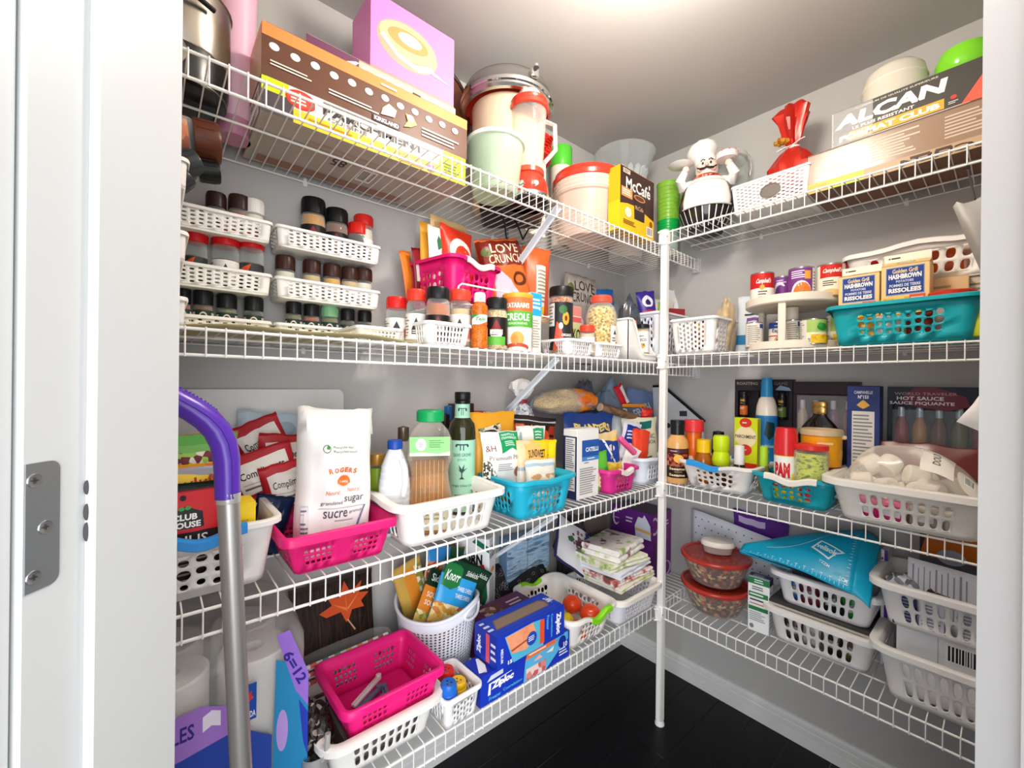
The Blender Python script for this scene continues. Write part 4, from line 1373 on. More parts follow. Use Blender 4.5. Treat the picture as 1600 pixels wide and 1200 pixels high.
for (a, b, t, c, L_), lab in zip(((283, 323, 348, HERB, RJ(1, 1)), (327, 373, 354, CINN, WHT('#8a4a2a')), (373, 414, 360, HERB, RJ(1, 1))), ('red-lidded spice jar half hidden by the door jamb', 'wide red-lidded jar with white label in the middle tray by the jamb', 'red-lidded jar at the right end of the tray by the jamb')):
    x, y, r, h = RF(a, b, t, zb, Y=1.212)
    x = min(x, .488 - r) if a > 425 else min(x, .212 - r)
    jar(lab, (x, y, zb), r * .96, h, lid='#c9151a', lidh=.040, content=c, fill=.5, lab=L_, lz=(.08, .48), neck=.96, group='jars in the wall spice trays')
zb = 1.393 + .0055
for (a, b, t, c), lab in zip(((273, 298, 450, PAPR), (299, 333, 452, CINN), (336, 370, 458, HERB), (380, 412, 463, PEP)), ('black-lidded jar cut by the jamb in the lowest tray', 'wide black-lidded jar with emblem in the lowest tray by the jamb', 'third black-lidded jar in the lowest tray by the jamb', 'black-lidded jar at the right end of the lowest tray by the jamb')):
    x, y, r, h = RF(a, b, t, zb, Y=1.212)
    x = min(x, .488 - r) if a > 425 else min(x, .212 - r)
    jar(lab, (x, y, zb), r * .95, h, lid='#1b1d20', lidh=.034, content=c, lab=EMB('#2a4038', c), lz=(.12, .58), neck=.92, group='jars in the wall spice trays')
# jars lying in the side wall trays, lids outwards
jar('brown-lidded jar of orange lozenges lying on its side by the jamb', (-.028, 1.005, 1.748), .037, .125, lid='#5a2d1c', lidh=.042, content=mottle(['#d9762f', '#b9551f', '#e2935a'], 70), fill=.6, neck=.96, rz=0, rot=(0, RAD(84), 0), group='jars lying in the side wall trays')
jar('small black-lidded jar lying under the brown-lidded one by the jamb', (-.012, 1.00, 1.6885), .020, .110, lid='#161616', lidh=.034, content=PEP, neck=.95, lab=EMB('#1d1d1d', '#d8d0c0'), rz=0, rot=(0, RAD(82), 0), group='jars lying in the side wall trays')
jar('slanting jar with slate lid and beige label by the jamb', (-.018, .985, 1.660), .022, .095, lid='#33373b', lidh=.032, content=HERB, lab=WHT('#a09a60'), neck=.95, rz=0, rot=(0, RAD(58), 0), group='jars lying in the side wall trays')
jar('lowest slanting dark jar in the side wall trays', (-.008, .985, 1.612), .021, .085, lid='#2c2f31', lidh=.030, content=PAPR, lab=EMB('#2b2a25', '#c9a24a'), neck=.95, rz=0, rot=(0, RAD(38), 0), group='jars lying in the side wall trays')

# curled liner sheet
S_ = lambda u, v: Vector((-.02 + .60 * u, .955 + .24 * v, z0 + .0008 + .012 * max(0, sin(u * pi)) * (1 - v) + .006 * sin(u * 7) ** 2))
ls = thing('shelf_liner', 'pale yellow curled paper liner lying under the spice trays', 'liner', (0, 0, 0))
obj('sheet', MB().grid(S_, 24, 6), mat('#d9cf9a', .5), ls, solid=.0008)

# small white slotted baskets with spice jars
sl = dict(taper=.88, cr=.014, rows=3, nF=8, nS=8, rx=.26, ry=.40, p=3, v0=.08, v1=.88, mu=.1, rw=.004, rh=.005, solid=.0018)
basket('low white slotted basket holding three spice jars before the pink basket', (.570, .985, z0), 0, .130, .150, .056, '#f4f2ef', **sl)
basket('small white dotted basket left of the slotted spice basket', (.435, 1.085, z0), 0, .120, .14, .042, '#efedea', taper=.9, cr=.012, rows=3, nF=8, nS=8, rx=.3, ry=.3, v0=.1, v1=.85, mu=.08, rw=.004, rh=.004)
zb = z0 + .006
rjar('red-lidded shaker jar in the dotted basket left of the slotted one', 601, 636, 462, zb, Y=1.05, lid='#d9251f', lidh=.030, content=SALT, fill=.4, lab=WHT('#e0572d'), lz=(.1, .55), group='spice jars before the pink basket')
rjar('red-lidded pepper jar at the left of the slotted basket', 633, 665, 450, zb, Y=1.00, lid='#e03a26', lidh=.030, content='#c9b39a', fill=.5, lab=WHT('#e88a6a'), lz=(.08, .55), group='spice jars before the pink basket')
rjar('black-lidded spice jar lettered Montreal in the slotted basket', 664, 702, 446, zb, Y=.955, lid='#17181a', lidh=.030, content='#b5622e', fill=.7, lab=DRK('#d9552a') + [('t', 'Montreal', .34, .28, .66, .55, '#f4efe8')], lz=(.08, .50), group='spice jars before the pink basket')
rjar('red-lidded spice jar at the right of the slotted basket', 699, 735, 450, zb, Y=.965, lid='#e2402c', lidh=.030, content=GARLIC, fill=.65, lab=WHT('#e88a6a'), lz=(.08, .55), group='spice jars before the pink basket')
x, y, r, h = RF(735, 761, 455, z0, Y=.918)
P_ = [(0, 0), (r * .95, 0), (r, .004), (r, h * .36), (r * .92, h * .40), (r * .92, h * .60), (r, h * .64), (r * .98, h * .76), (r * .62, h * .82), (r * .62, h * .85)]
lathe_thing('seasoning_bottle', 'orange chili seasoning bottle with white cap and green label', 'bottle', (x, y, z0),
            [('body', P_, mottle(['#c9651c', '#d67726', '#b95714'], 300, .3)), ('cap', [(r * .66, h * .83), (r * .70, h * .84), (r * .70, h * .97), (r * .6, h), (0, h)], mat('#f2efe9', .35))],
            [(interp(P_), h * .42, h * .60, -80, 80, [('p', [(0, 0), (1, 0), (1, 1), (0, 1)], '#f1efe9'), ('p', [(0, .5), (.55, 1), (0, 1)], '#2f9a4a'), ('p', [(.5, 0), (1, 0), (1, .4)], '#d9661f'), ('t', 'Tajin', .26, .28, .74, .72, '#2f9a4a', .03, .2)])])
rjar('black-lidded garlic pepper jar left of the creole canister', 757, 792, 463, z0, Y=.945, lid='#17181a', lidh=.032, content=mottle(['#d2b078', '#b98e4c', '#e0c898'], 260), fill=.8, lab=DRK('#b08a3a') + [('r', .25, 0, .75, .3, '#5fae3a'), ('t', 'Montreal', .34, .36, .66, .56, '#f4efe8')], lz=(.1, .62), group='spice jars before the pink basket')
x, y, r, h = RF(784, 831, 456, z0, Y=.945)
lathe_thing('creole_canister', 'orange, green and white creole seasoning canister', 'canister', (x, y, z0),
            [('body', [(0, 0), (r * .97, 0), (r, .003), (r, h - .012)], mat('#f3efe9', .35)), ('lid', [(r * 1.01, h - .014), (r * 1.03, h - .012), (r * 1.03, h - .002), (r * .98, h), (0, h)], mat('#f2a93b', .35))],
            [(r, .003, h - .014, -125, 125, [('r', 0, .74, 1, 1, '#e8703a'), ('r', 0, .44, 1, .74, '#54ab35'), ('p', [(.28, .30), (.72, .30), (.86, .44), (.14, .44)], '#f3efe9'), ('t', "ZATARAIN'S", .31, .80, .69, .90, '#fff6ec', .04), ('t', 'CREOLE', .31, .56, .69, .70, '#f7f4ee', .03), ('t', 'SEASONING', .35, .485, .65, .53, '#d9f0c8', .02),
                                        ('e', .50, .22, .10, .14, '#e9a24a'), ('e', .47, .20, .05, .10, '#d98a3a'), ('e', .5, .06, .18, .08, '#b5452f'), ('e', .5, .02, .15, .05, '#f0d9cc'), ('r', .78, .05, .97, .7, '#efe9df'), ('l', .8, .08, .95, .66, 9, '#8f8a83')])])
bx_ = fit('L', 829, 846, 458, .915, z0)
carton('baking_box', 'narrow white carton with a bright blue top beside the creole canister', 'box', (bx_[0], .955, z0), bx_[2], .08, bx_[3], 0, '#efe6d8', {
    'F': [('r', 0, .62, 1, 1, '#2aa0d8'), ('l', .1, .8, .9, .92, 2, '#ffffff'), ('t', 'Baking', .1, .72, .9, .79, '#ffffff'), ('l', .08, .08, .92, .56, 11, '#a89c8c')], 'L': [('r', 0, 0, 1, 1, '#f3efe8'), ('r', 0, .62, 1, 1, '#e3eef3')]})

# riser, pink basket with packets, granola bags
rs = thing('wire_riser', 'white wire riser rack under the pink basket and granola bag', 'rack', (.86, 1.125, z0))
RZH = .134
rw_ = WHITEWIRE()
for yy_ in (-.13, -.065, 0, .065, .125):
    obj('rail', MB().tube([(-.24, yy_, RZH - .004), (.24, yy_, RZH - .004)], .0024, 6), rw_, rs)
wmm = mesh_of('wire', MB().tube([(0, -.13, RZH), (0, .125, RZH)], .0015, 6), rw_)
for q in range(17):
    put('wire', wmm, rs, (-.232 + .029 * q, 0, 0))
for sx in (-.235, .235):
    obj('leg', MB().tube([(sx, -.13, 0), (sx, -.13, RZH - .004), (sx, .125, RZH - .004), (sx, .125, 0)], .003, 8), rw_, rs)
obj('guard', MB().tube([(-.225, -.132, RZH), (-.215, -.134, RZH + .042), (-.205, -.134, RZH + .050), (.02, -.134, RZH + .050), (.03, -.134, RZH + .042), (.035, -.132, RZH)], .0028, 8), rw_, rs)
zr = z0 + RZH + .0018
bubble('hot pink bubble-hole basket with a cream grip full of snack packets', (.712, 1.128, zr), RAD(11.5), .205, .215, .130, '#e3156f', '#efe6da', gripw=(.12, .88))
pc = lambda *a, **k: pouch(*a, group='packets in the raised pink basket', **k)
pc('snack_pouch', 'kraft paper pouch, tallest at the back of the pink basket', 'bag', (.742, 1.180, zr + .006), .155, .300, .04, RAD(8), RAD(-4), 0, '#c9a878', [('r', .08, .86, .92, .93, '#b39264')], seed=2, seam=True)
pc('snack_pouch', 'red snack pouch with a big white letter C in the pink basket', 'bag', (.722, 1.108, zr + .006), .130, .252, .05, RAD(8), RAD(-6), RAD(2), '#d8351f', [('e', .52, .66, .36, .20, '#f2ebe2'), ('e', .56, .62, .27, .15, '#d8351f'), ('r', .44, .40, .98, .63, '#d8351f'), ('l', .55, .61, .92, .64, 1, '#f6d9c8')], seed=3)
pc('snack_pouch', 'white pouch printed with a green tree in the pink basket', 'bag', (.664, 1.130, zr + .006), .07, .236, .03, RAD(10), 0, RAD(-3), '#ece7df', [('p', [(.4, .70), (.62, .74), (.66, .82), (.52, .90), (.38, .82)], '#2c6b45')], seed=4)
pc('snack_pouch', 'amber yellow pouch behind the white one in the pink basket', 'bag', (.650, 1.160, zr + .006), .075, .252, .03, RAD(15), 0, RAD(-2), '#e0a233', [('p', [(.2, .4), (.6, .9), (.8, .4)], '#f2d9a8')], seed=5)
pc('snack_pouch', 'maroon packet leaning at the left of the pink basket', 'bag', (.628, 1.165, zr + .012), .06, .165, .02, RAD(20), 0, RAD(-8), '#7d1422', [('r', .1, .4, .9, .7, '#e6dcd4')], seed=6)
pc('snack_pouch', 'orange pointed packet at the far left of the pink basket', 'bag', (.606, 1.190, zr + .014), .05, .155, .02, RAD(24), 0, RAD(-14), '#e0792a', seed=7)


def love(label, loc, w, h, t, rz, roll, c1, c2, ink, seed, lean=RAD(-6)):
    return pouch('granola_bag', label, 'bag', loc, w, h, t, rz, lean, roll, c1, [('r', 0, .62, 1, .96, c2), ('t', 'LOVE', .20, .78, .84, .90, ink, .01), ('t', 'CRUNCH', .12, .65, .90, .76, ink, .01), ('e', .10, .80, .09, .06, '#57612f'),
                 ('p', [(.08, .18), (.14, .50), (.30, .56), (.50, .44), (.60, .26), (.40, .14)], '#c9bccb'), ('e', .72, .44, .16, .09, '#5a2a18'), ('e', .70, .44, .09, .05, c1), ('l', .5, .14, .85, .2, 2, '#7a3a1c')], seed=seed, style='block', wr=.3)


love('orange and maroon granola bag lettered LOVE CRUNCH tilted over the canister', (.925, 1.085, zr), .175, .262, .07, RAD(-6), RAD(-13), '#dd6a2c', '#7a2318', '#f2d9b8', 11)
pouch('snack_bag', 'tall orange and yellow snack bag behind the granola bag', 'bag', (1.060, 1.13, zr), .115, .275, .05, RAD(-20), RAD(-3), RAD(3), '#d8602a', [('r', .0, .0, 1, .22, '#f2c21a'), ('r', .45, .2, 1, .75, '#efe3d4'), ('l', .5, .24, .95, .7, 9, '#9a8a7a'), ('r', .8, .05, 1, .8, '#c9543a')], seed=12)
pouch('snack_bag', 'navy blue snack bag peeping between orange bags under the brace', 'bag', (1.010, 1.185, zr), .10, .262, .03, RAD(-10), 0, RAD(3), '#1d3566', [('l', .3, .7, .8, .92, 3, '#c7d2e6')], seed=13)
love('grey granola bag lettered LOVE CRUNCH behind the tall spice jar', (1.335, 1.165, z0), .16, .375, .07, RAD(-14), RAD(7), '#8f8a86', '#9a938d', '#241f20', 14)

# jars and boxes towards the corner
basket('white slotted basket under the tall chili jar', (1.068, .972, z0), 0, .136, .13, .052, '#f4f2ef', **sl)
basket('white slotted basket in front of the big seed jar', (1.224, .972, z0), 0, .146, .13, .050, '#f4f2ef', **sl)
rjar('tall black-lidded chili spice jar with sunflower label', 857, 894, 446, z0 + .006, Y=.975, lid='#141313', lidh=.032, content=mottle(['#b5622e', '#8a3d1c', '#d29a5a'], 300), fill=.92, neck=.95, shoulder=.08,
     lab=[('r', 0, 0, 1, 1, '#26282b'), ('r', .10, .5, .34, .98, '#dcdcd6'), ('l', .12, .54, .32, .94, 6, '#7d7d78'), ('p', [(.30, 0), (.62, 0), (.50, .5), (.40, .6)], '#c9543a'), ('e', .62, .66, .085, .14, '#e8a23a'), ('e', .62, .66, .035, .06, '#7a3a1c'), ('e', .55, .84, .1, .09, '#3c6b3a'), ('e', .5, .5, .05, .07, '#efece6'), ('t', 'ORGANIC', .52, .28, .78, .34, '#f1eee8'), ('l', .54, .1, .76, .24, 3, '#cfcac2')],
     lz=(.06, .76), group='spice jars towards the corner')
pb = fit('L', 892, 910, 478, 1.035, z0)
carton('crumb_box', 'small cream carton lettered PANKO behind the chili jar', 'box', (pb[0] - .02, 1.075, z0), pb[2] + .05, .06, pb[3], 0, '#dfe0c0', {
    'F': [('r', 0, .82, 1, 1, '#d98a86'), ('r', .0, .70, 1, .80, '#d9606a'), ('r', .0, .22, 1, .70, '#c8d29a'), ('t', 'PANKO', .05, .34, .95, .58, '#1d1d1b', .02), ('r', 0, 0, 1, .2, '#efe6dc')]})
rjar('short red-lidded seasoning jar at the basket front by the chili jar', 904, 929, 507, z0 + .006, Y=.940, lid='#e0452c', lidh=.024, content='#d9bd98', fill=.7, lab=WHT('#c9b9a4'), lz=(.1, .6), group='spice jars towards the corner')
x, y, r, h = RF(911, 966, 458, z0 + .006, Y=.972)
r = min(r, .057)
sj = jar('big plastic jar of mixed seeds with orange-red lid', (x, y, z0 + .006), r, h, lid='#e2553c', lidh=.026, content=mottle(['#d9b25a', '#c79a3e', '#e6c87a', '#8a6a30', '#efdca0'], 160, .6, .5), fill=.80, neck=.62, shoulder=.20, lidr=r * .66, name='seed_jar',
         lab=[('r', .64, .0, 1, 1, '#f0ece4'), ('p', [(.72, .70), (.78, .86), (.84, .70)], '#2c2826'), ('l', .68, .44, .84, .62, 2, '#6d675f'), ('e', .85, .3, .06, .16, '#d2503c')], lz=(.04, .50), la=(-60, 90))
# open-fronted holder
hd = thing('open_front_holder', 'white open-fronted plastic holder with scooped front by the corner post', 'holder', (1.432, .993, z0))
ho = MB()
w2, d2, H2 = .098, .080, .150


def side_pts(u):                     # height of the side panel from back to front
    return H2 if u < .45 else H2 - (H2 - .022) * (.5 - .5 * cos(pi * min(1, (u - .45) / .55)))


def front_pts(u):
    return H2 if u < .12 else .022 + (H2 - .022) * (.5 + .5 * cos(pi * min(1, (u - .12) / .42)))


ho.grid(lambda u, v: Vector((-w2, d2 - 2 * d2 * u, .003 + H2 * v)), 20, 3)
ho.grid(lambda u, v: Vector((w2, -d2 + 2 * d2 * u, .003 + side_pts(1 - u) * v)), 20, 3)
ho.grid(lambda u, v: Vector((-w2 + 2 * w2 * u, -d2, .003 + front_pts(u) * v)), 24, 3)
ho.grid(lambda u, v: Vector((w2 - 2 * w2 * u, d2, .003 + H2 * v)), 6, 1)
ho.grid(lambda u, v: Vector((-w2 + 2 * w2 * u, -d2 + 2 * d2 * v, .003)), 4, 4)
obj('bin_wall', ho, mat('#f5f3ef', .3), hd, solid=.003, sharp=30)
rp = [Vector((-w2, d2, .003 + H2))] + [Vector((-w2 + 2 * w2 * u / 24, -d2, .003 + front_pts(u / 24))) for u in range(24)] + [Vector((w2, -d2 + 2 * d2 * u / 16, .003 + side_pts(1 - u / 16))) for u in range(17)]
obj('rim', MB().tube(rp, .0042, 8), mat('#f7f5f1', .3), hd)
zb = z0 + .006
hj = lambda *a, **k: rjar(*a, group='jars in the open-fronted holder', **k)
hj('glass jar with black lid and white label in the open-fronted holder', 992, 1014, 506, zb, Y=.955, lid='#1d1d1f', lidh=.016, content='#d9b46a', fill=.85, lab=[('r', 0, 0, 1, 1, '#eef0ee'), ('t', 'ECO', .42, .52, .66, .66, '#33343a'), ('e', .5, .30, .12, .12, '#e2ad4a'), ('e', .4, .36, .04, .06, '#7a5a2a'), ('e', .55, .36, .04, .06, '#8a6a2a'), ('l', .38, .72, .62, .82, 1, '#8a8a88')], lz=(.22, .80), neck=.92, shoulder=.06)
hj('jar with orange and white cap at the left in the open-fronted holder', 976, 994, 500, zb, Y=.985, lid='#ef7a3a', lidh=.03, content='#d8a066', fill=.8, lab=WHT('#c9543a'), lz=(.1, .6))
x, y, r, h = RF(1003, 1018, 485, zb, Y=1.005)
lathe_thing('sauce_bottle', 'slim black sauce bottle with red cap in the open-fronted holder', 'bottle', (x, y, zb), [('body', [(0, 0), (r * 1.2, 0), (r * 1.25, .004), (r * 1.2, h * .55), (r * .7, h * .72), (r * .6, h * .86)], mat('#17120f', .12)), ('cap', [(r * .8, h * .85), (r * .85, h * .86), (r * .8, h * .98), (0, h)], mat('#d3262a', .3))])
carton('sachet_box', 'plain white sachet box at the right of the open-fronted holder', 'box', (1.490, .985, zb), .05, .05, .095, RAD(-5), '#f2efe9')

# corner bin with bags
bn = basket('white round-holed bin in the corner behind the post full of bags', (1.672, .995, z0), 0, .250, .165, .205, '#e9ebf0', taper=.88, cr=.02, nF=9, nS=7, rows=6, rx=.30, ry=.30, shift=.22, v0=.1, v1=.9, mu=.08, rw=.006, rh=.006)
cb = lambda *a, **k: pouch(*a, group='bags in the corner bin', **k)
zb = z0 + .05
cb('candy_bag', 'deep purple candy wrapper standing up in the corner bin', 'bag', (1.622, .990, zb), .085, .262, .045, RAD(-30), RAD(-4), RAD(-6), '#3a2c8f', [('r', .1, .55, .9, .68, '#b5305a'), ('e', .5, .82, .3, .10, '#e6e4f2'), ('e', .5, .80, .16, .05, '#2c2266'), ('e', .6, .42, .14, .06, '#efeef6'), ('l', .2, .2, .8, .36, 2, '#d9d6ee')], seed=21)
cb('clear_bag', 'clear bag with green corner beside the purple wrapper', 'bag', (1.690, .985, zb), .10, .235, .05, RAD(-30), RAD(-4), RAD(4), '#d9d6cc', [('p', [(.05, .6), (.4, .95), (.2, .95)], '#8cc63f'), ('e', .6, .5, .3, .2, '#e6c9a6')], seed=22)
cb('clear_bag', 'crumpled white bag end rising above the corner bin right of the post', 'bag', (1.735, 1.03, zb), .09, .30, .03, RAD(-35), RAD(-5), RAD(20), '#eceef0', seed=23, wr=.45)
carton('dessert_box', 'small red dessert carton in the corner bin right of the post', 'box', (1.745, .965, zb + .075), .075, .06, .115, RAD(-28), '#a8323a', {'F': [('r', 0, 0, 1, 1, '#9c2f38'), ('t', 'Jell-O', .14, .42, .86, .72, '#f0dcd8', .03), ('l', .1, .1, .9, .3, 2, '#d9a6a4')], 'L': [('r', 0, 0, 1, 1, '#ee5a32')]}, group='bags in the corner bin')
pouch('blue_bag', 'bright blue cereal bag behind the seed jar', 'bag', (1.500, 1.140, z0), .14, .325, .05, RAD(-16), RAD(-3), RAD(-4), '#2a6fc4', [('e', .5, .72, .3, .08, '#b9d24a'), ('l', .15, .82, .8, .92, 2, '#dfe9f5'), ('r', .02, .5, .2, .9, '#9aa4b5')], seed=24)
lump('clear_bag', 'dark smoky plastic bag beside the blue cereal bag', 'bag', (1.520, 1.035, z0), (.10, .09, .27), clear('#5a606e', .5, .12, .4), 25, .3, part='wrapping', inner=mottle(['#3a3f4c', '#6a7080', '#8a8f9c', '#a8843a'], 30))
lump('clear_bag', 'pale crumpled bag behind the corner bin', 'bag', (1.585, 1.17, z0), (.12, .10, .29), clear('#aab2c0', .4, .1, .5), 26, .3, inner=mottle(['#b9a878', '#8d94a5', '#c9ccd5'], 24))

# ================================================================ second shelf, right wall
z0 = ZR[1]
basket('white round-holed basket right of the post on the second shelf', (1.627, .772, z0), -pi / 2, .172, .205, .130, '#f3f0ee', taper=.86, cr=.02, nF=7, nS=9, rows=6, rx=.30, ry=.30, shift=.24, v0=.08, v1=.90, mu=.10, rw=.006, rh=.006)
lathe_thing('plum_lid_jar', 'jar with flat plum lid inside the round-holed basket', 'jar', (1.650, .775, z0 + .006), [('body', [(0, 0), (.045, 0), (.047, .12)], mottle(['#d9883a', '#8a3a3a', '#c9a24a', '#6a3050'], 60)), ('lid', [(.049, .118), (.051, .120), (.051, .136), (.047, .140), (0, .140)], mat('#6d2434', .3))])
lump('pasta_bag', 'clear twisted bag of dry noodles leaning out of the round-holed basket', 'bag', (1.675, .705, z0 + .008), (.08, .06, .20), clear('#f1e4cc', .25, .08, .6), 31, .3, inner=mottle(['#cfa862', '#b58a44', '#e2c890'], 80))
pouch('white_bag', 'white and blue zip bag on the wall behind the noodle bag', 'bag', (1.775, .665, z0), .10, .235, .03, -pi / 2 + RAD(5), RAD(-3), RAD(2), '#e6edf0', [('r', 0, .18, 1, .34, '#3a86b5'), ('r', .4, .4, 1, .62, '#7a4a96'), ('l', .45, .44, .95, .58, 3, '#e9e0f0'), ('r', .3, .66, 1, .69, '#3a3f4a')], seed=32)
# two-tier turntable with tins
CX, CY, RT = 1.664, .4865, .139
tt = thing('turntable', 'cream two-tier turntable carrying food tins', 'turntable', (CX, CY, z0), to_cam(CX, CY))
TT1, TT2 = .150, .180
tm_ = mat('#eadfce', .4)
for nm, za in (('lower_tray', .0), ('upper_tray', TT1)):
    obj(nm, MB().lathe([(0, za + .004), (.10, za + .002), (RT - .004, za), (RT, za + .004), (RT, za + .026), (RT - .003, za + .028), (RT - .005, za + .026), (RT - .006, za + .012), (0, za + .012)], 48), tm_, tt)
for a in (-12, 108, 228):
    pm_ = MB().box((0, -RT + .011, (TT1 + .01) / 2 + .006), (.022, .006, TT1 - .008), 0, .002).box((0, -RT + .017, (TT1 + .01) / 2 + .006), (.006, .010, TT1 - .008))
    pm_.xform(Matrix.Rotation(RAD(a), 4, 'Z'))
    obj('upright', pm_, tm_, tt)
obj('hub', MB().lathe([(.020, .012), (.020, TT1), (.0, TT1)], 20), tm_, tt)
CAMP = [('r', 0, .48, 1, 1, '#c8201f'), ('r', 0, 0, 1, .48, '#efe8dc'), ('t', "Campbell's", .36, .60, .66, .82, '#f7efe6', .03, .12), ('e', .5, .50, .05, .09, '#d9a24a'), ('l', .42, .22, .6, .40, 2, '#5a4a3c'), ('e', .5, .06, .14, .12, '#b57a3c')]
PURP = [('r', 0, 0, 1, 1, '#7a3a86'), ('e', .42, .46, .17, .38, '#efe9f0'), ('e', .44, .44, .13, .28, '#7a3a86'), ('r', .44, .22, .64, .66, '#7a3a86'), ('l', .34, .7, .6, .92, 3, '#e6d9ec'), ('r', .72, 0, 1, 1, '#e9e9e6'), ('l', .74, .1, .98, .9, 8, '#8a8a88')]
PURP2 = [('r', 0, 0, 1, 1, '#7a3a86'), ('l', .30, .66, .60, .94, 4, '#efe6f2'), ('e', .50, .12, .20, .46, '#f0e9f0'), ('e', .52, .08, .18, .44, '#e07a2c'), ('r', .54, .0, .70, .18, '#6a2f78'), ('r', .56, .62, .68, .9, '#e9a24a'), ('r', .72, 0, 1, 1, '#e9e9e6'), ('l', .74, .1, .98, .9, 8, '#8a8a88')]
CREAM = [('r', 0, 0, 1, 1, '#efe6d2'), ('r', .30, .58, .72, 1, '#c8281f'), ('t', "Campbell's", .34, .70, .68, .88, '#f7efe6', .03, .12), ('l', .36, .30, .64, .5, 3, '#4a3c30'), ('e', .5, .06, .2, .14, '#d9b878'), ('r', .74, 0, 1, 1, '#d9d9d5')]
zb = z0 + TT1 + .0125
tins = [(1170, 1209, 422, 1.600, CAMP, 'red and white soup tin at the left on the upper turntable tray'), (1206, 1236, 420, 1.700, PURP, 'plum soup tin with a white letter C behind on the turntable'),
        (1228, 1273, 407, 1.620, PURP2, 'plum and orange soup tin in the middle of the upper turntable tray'), (1274, 1319, 403, 1.640, CREAM, 'cream soup tin with red panel at the right on the turntable')]
for a, b, t, X_, L_, lab in tins:
    x, y, r, h = RF(a, b, t, zb, X=X_)
    tin(lab, (x, y, zb), min(r, .036), min(h, .105), L_, group='food tins on the turntable')
zb = z0 + .0125
SILV = [('r', 0, 0, 1, 1, '#e3ddd0'), ('l', .30, .08, .70, .92, 10, '#8d867a'), ('r', .66, .78, .9, .96, '#2f4f96')]
EAG = [('r', 0, 0, 1, 1, '#e9e2d6'), ('r', 0, .76, 1, 1, '#2b4a9a'), ('l', .42, .84, .6, .9, 1, '#d8e0f2'), ('t', 'Eagle', .36, .54, .66, .74, '#1c2c5a', .02), ('r', .2, .42, .8, .47, '#c9443a'), ('e', .52, .22, .10, .20, '#c99a6a'), ('e', .52, .22, .05, .1, '#6a3a24'), ('r', .84, 0, 1, 1, '#7a1f2a')]
CORN = [('r', 0, 0, 1, 1, '#a9c46a'), ('r', .0, .0, .38, 1, '#e2ddd0'), ('l', .06, .1, .34, .92, 10, '#8d867a'), ('r', .38, .0, 1, .46, '#efe6c0'), ('r', .46, .0, 1, .36, mottle(['#e8b41e', '#f0c63a', '#d99e12'], 150)), ('e', .66, .68, .10, .16, '#2f8a34'), ('e', .62, .76, .05, .1, '#3fa044'), ('b', .40, .02, .46, .24)]
low = [(1164, 1191, 503, 1.590, SILV, 'white-labelled tin at the left of the lower turntable tray'), (1200, 1227, 502, 1.640, EAG, 'condensed milk tin with blue band behind the turntable upright'),
       (1226, 1250, 499, 1.640, SILV, 'plain cream-labelled tin in the middle of the lower tray'), (1247, 1294, 497, 1.588, CORN, 'green and yellow corn tin at the front of the lower tray'), (1290, 1316, 490, 1.690, CORN, 'second corn tin tucked behind the teal basket')]
for a, b, t, X_, L_, lab in low:
    x, y, r, h = RF(a, b, t, zb, X=X_)
    tin(lab, (x, y, zb), min(r, .036), min(h, .104), L_, group='food tins on the turntable')

# teal basket with hashbrown cartons
bubble('wide teal bubble-hole basket with hashbrown cartons on the second shelf', (1.628, .196, z0), -pi / 2, .300, .235, .112, '#17a3ac', '#17a3ac', nF=9, nS=6, rows=3, jit=.5, dip={'R': -.012, 'L': -.012}, grips='', v0=.18, v1=.74, taper=.90, rw=.014)


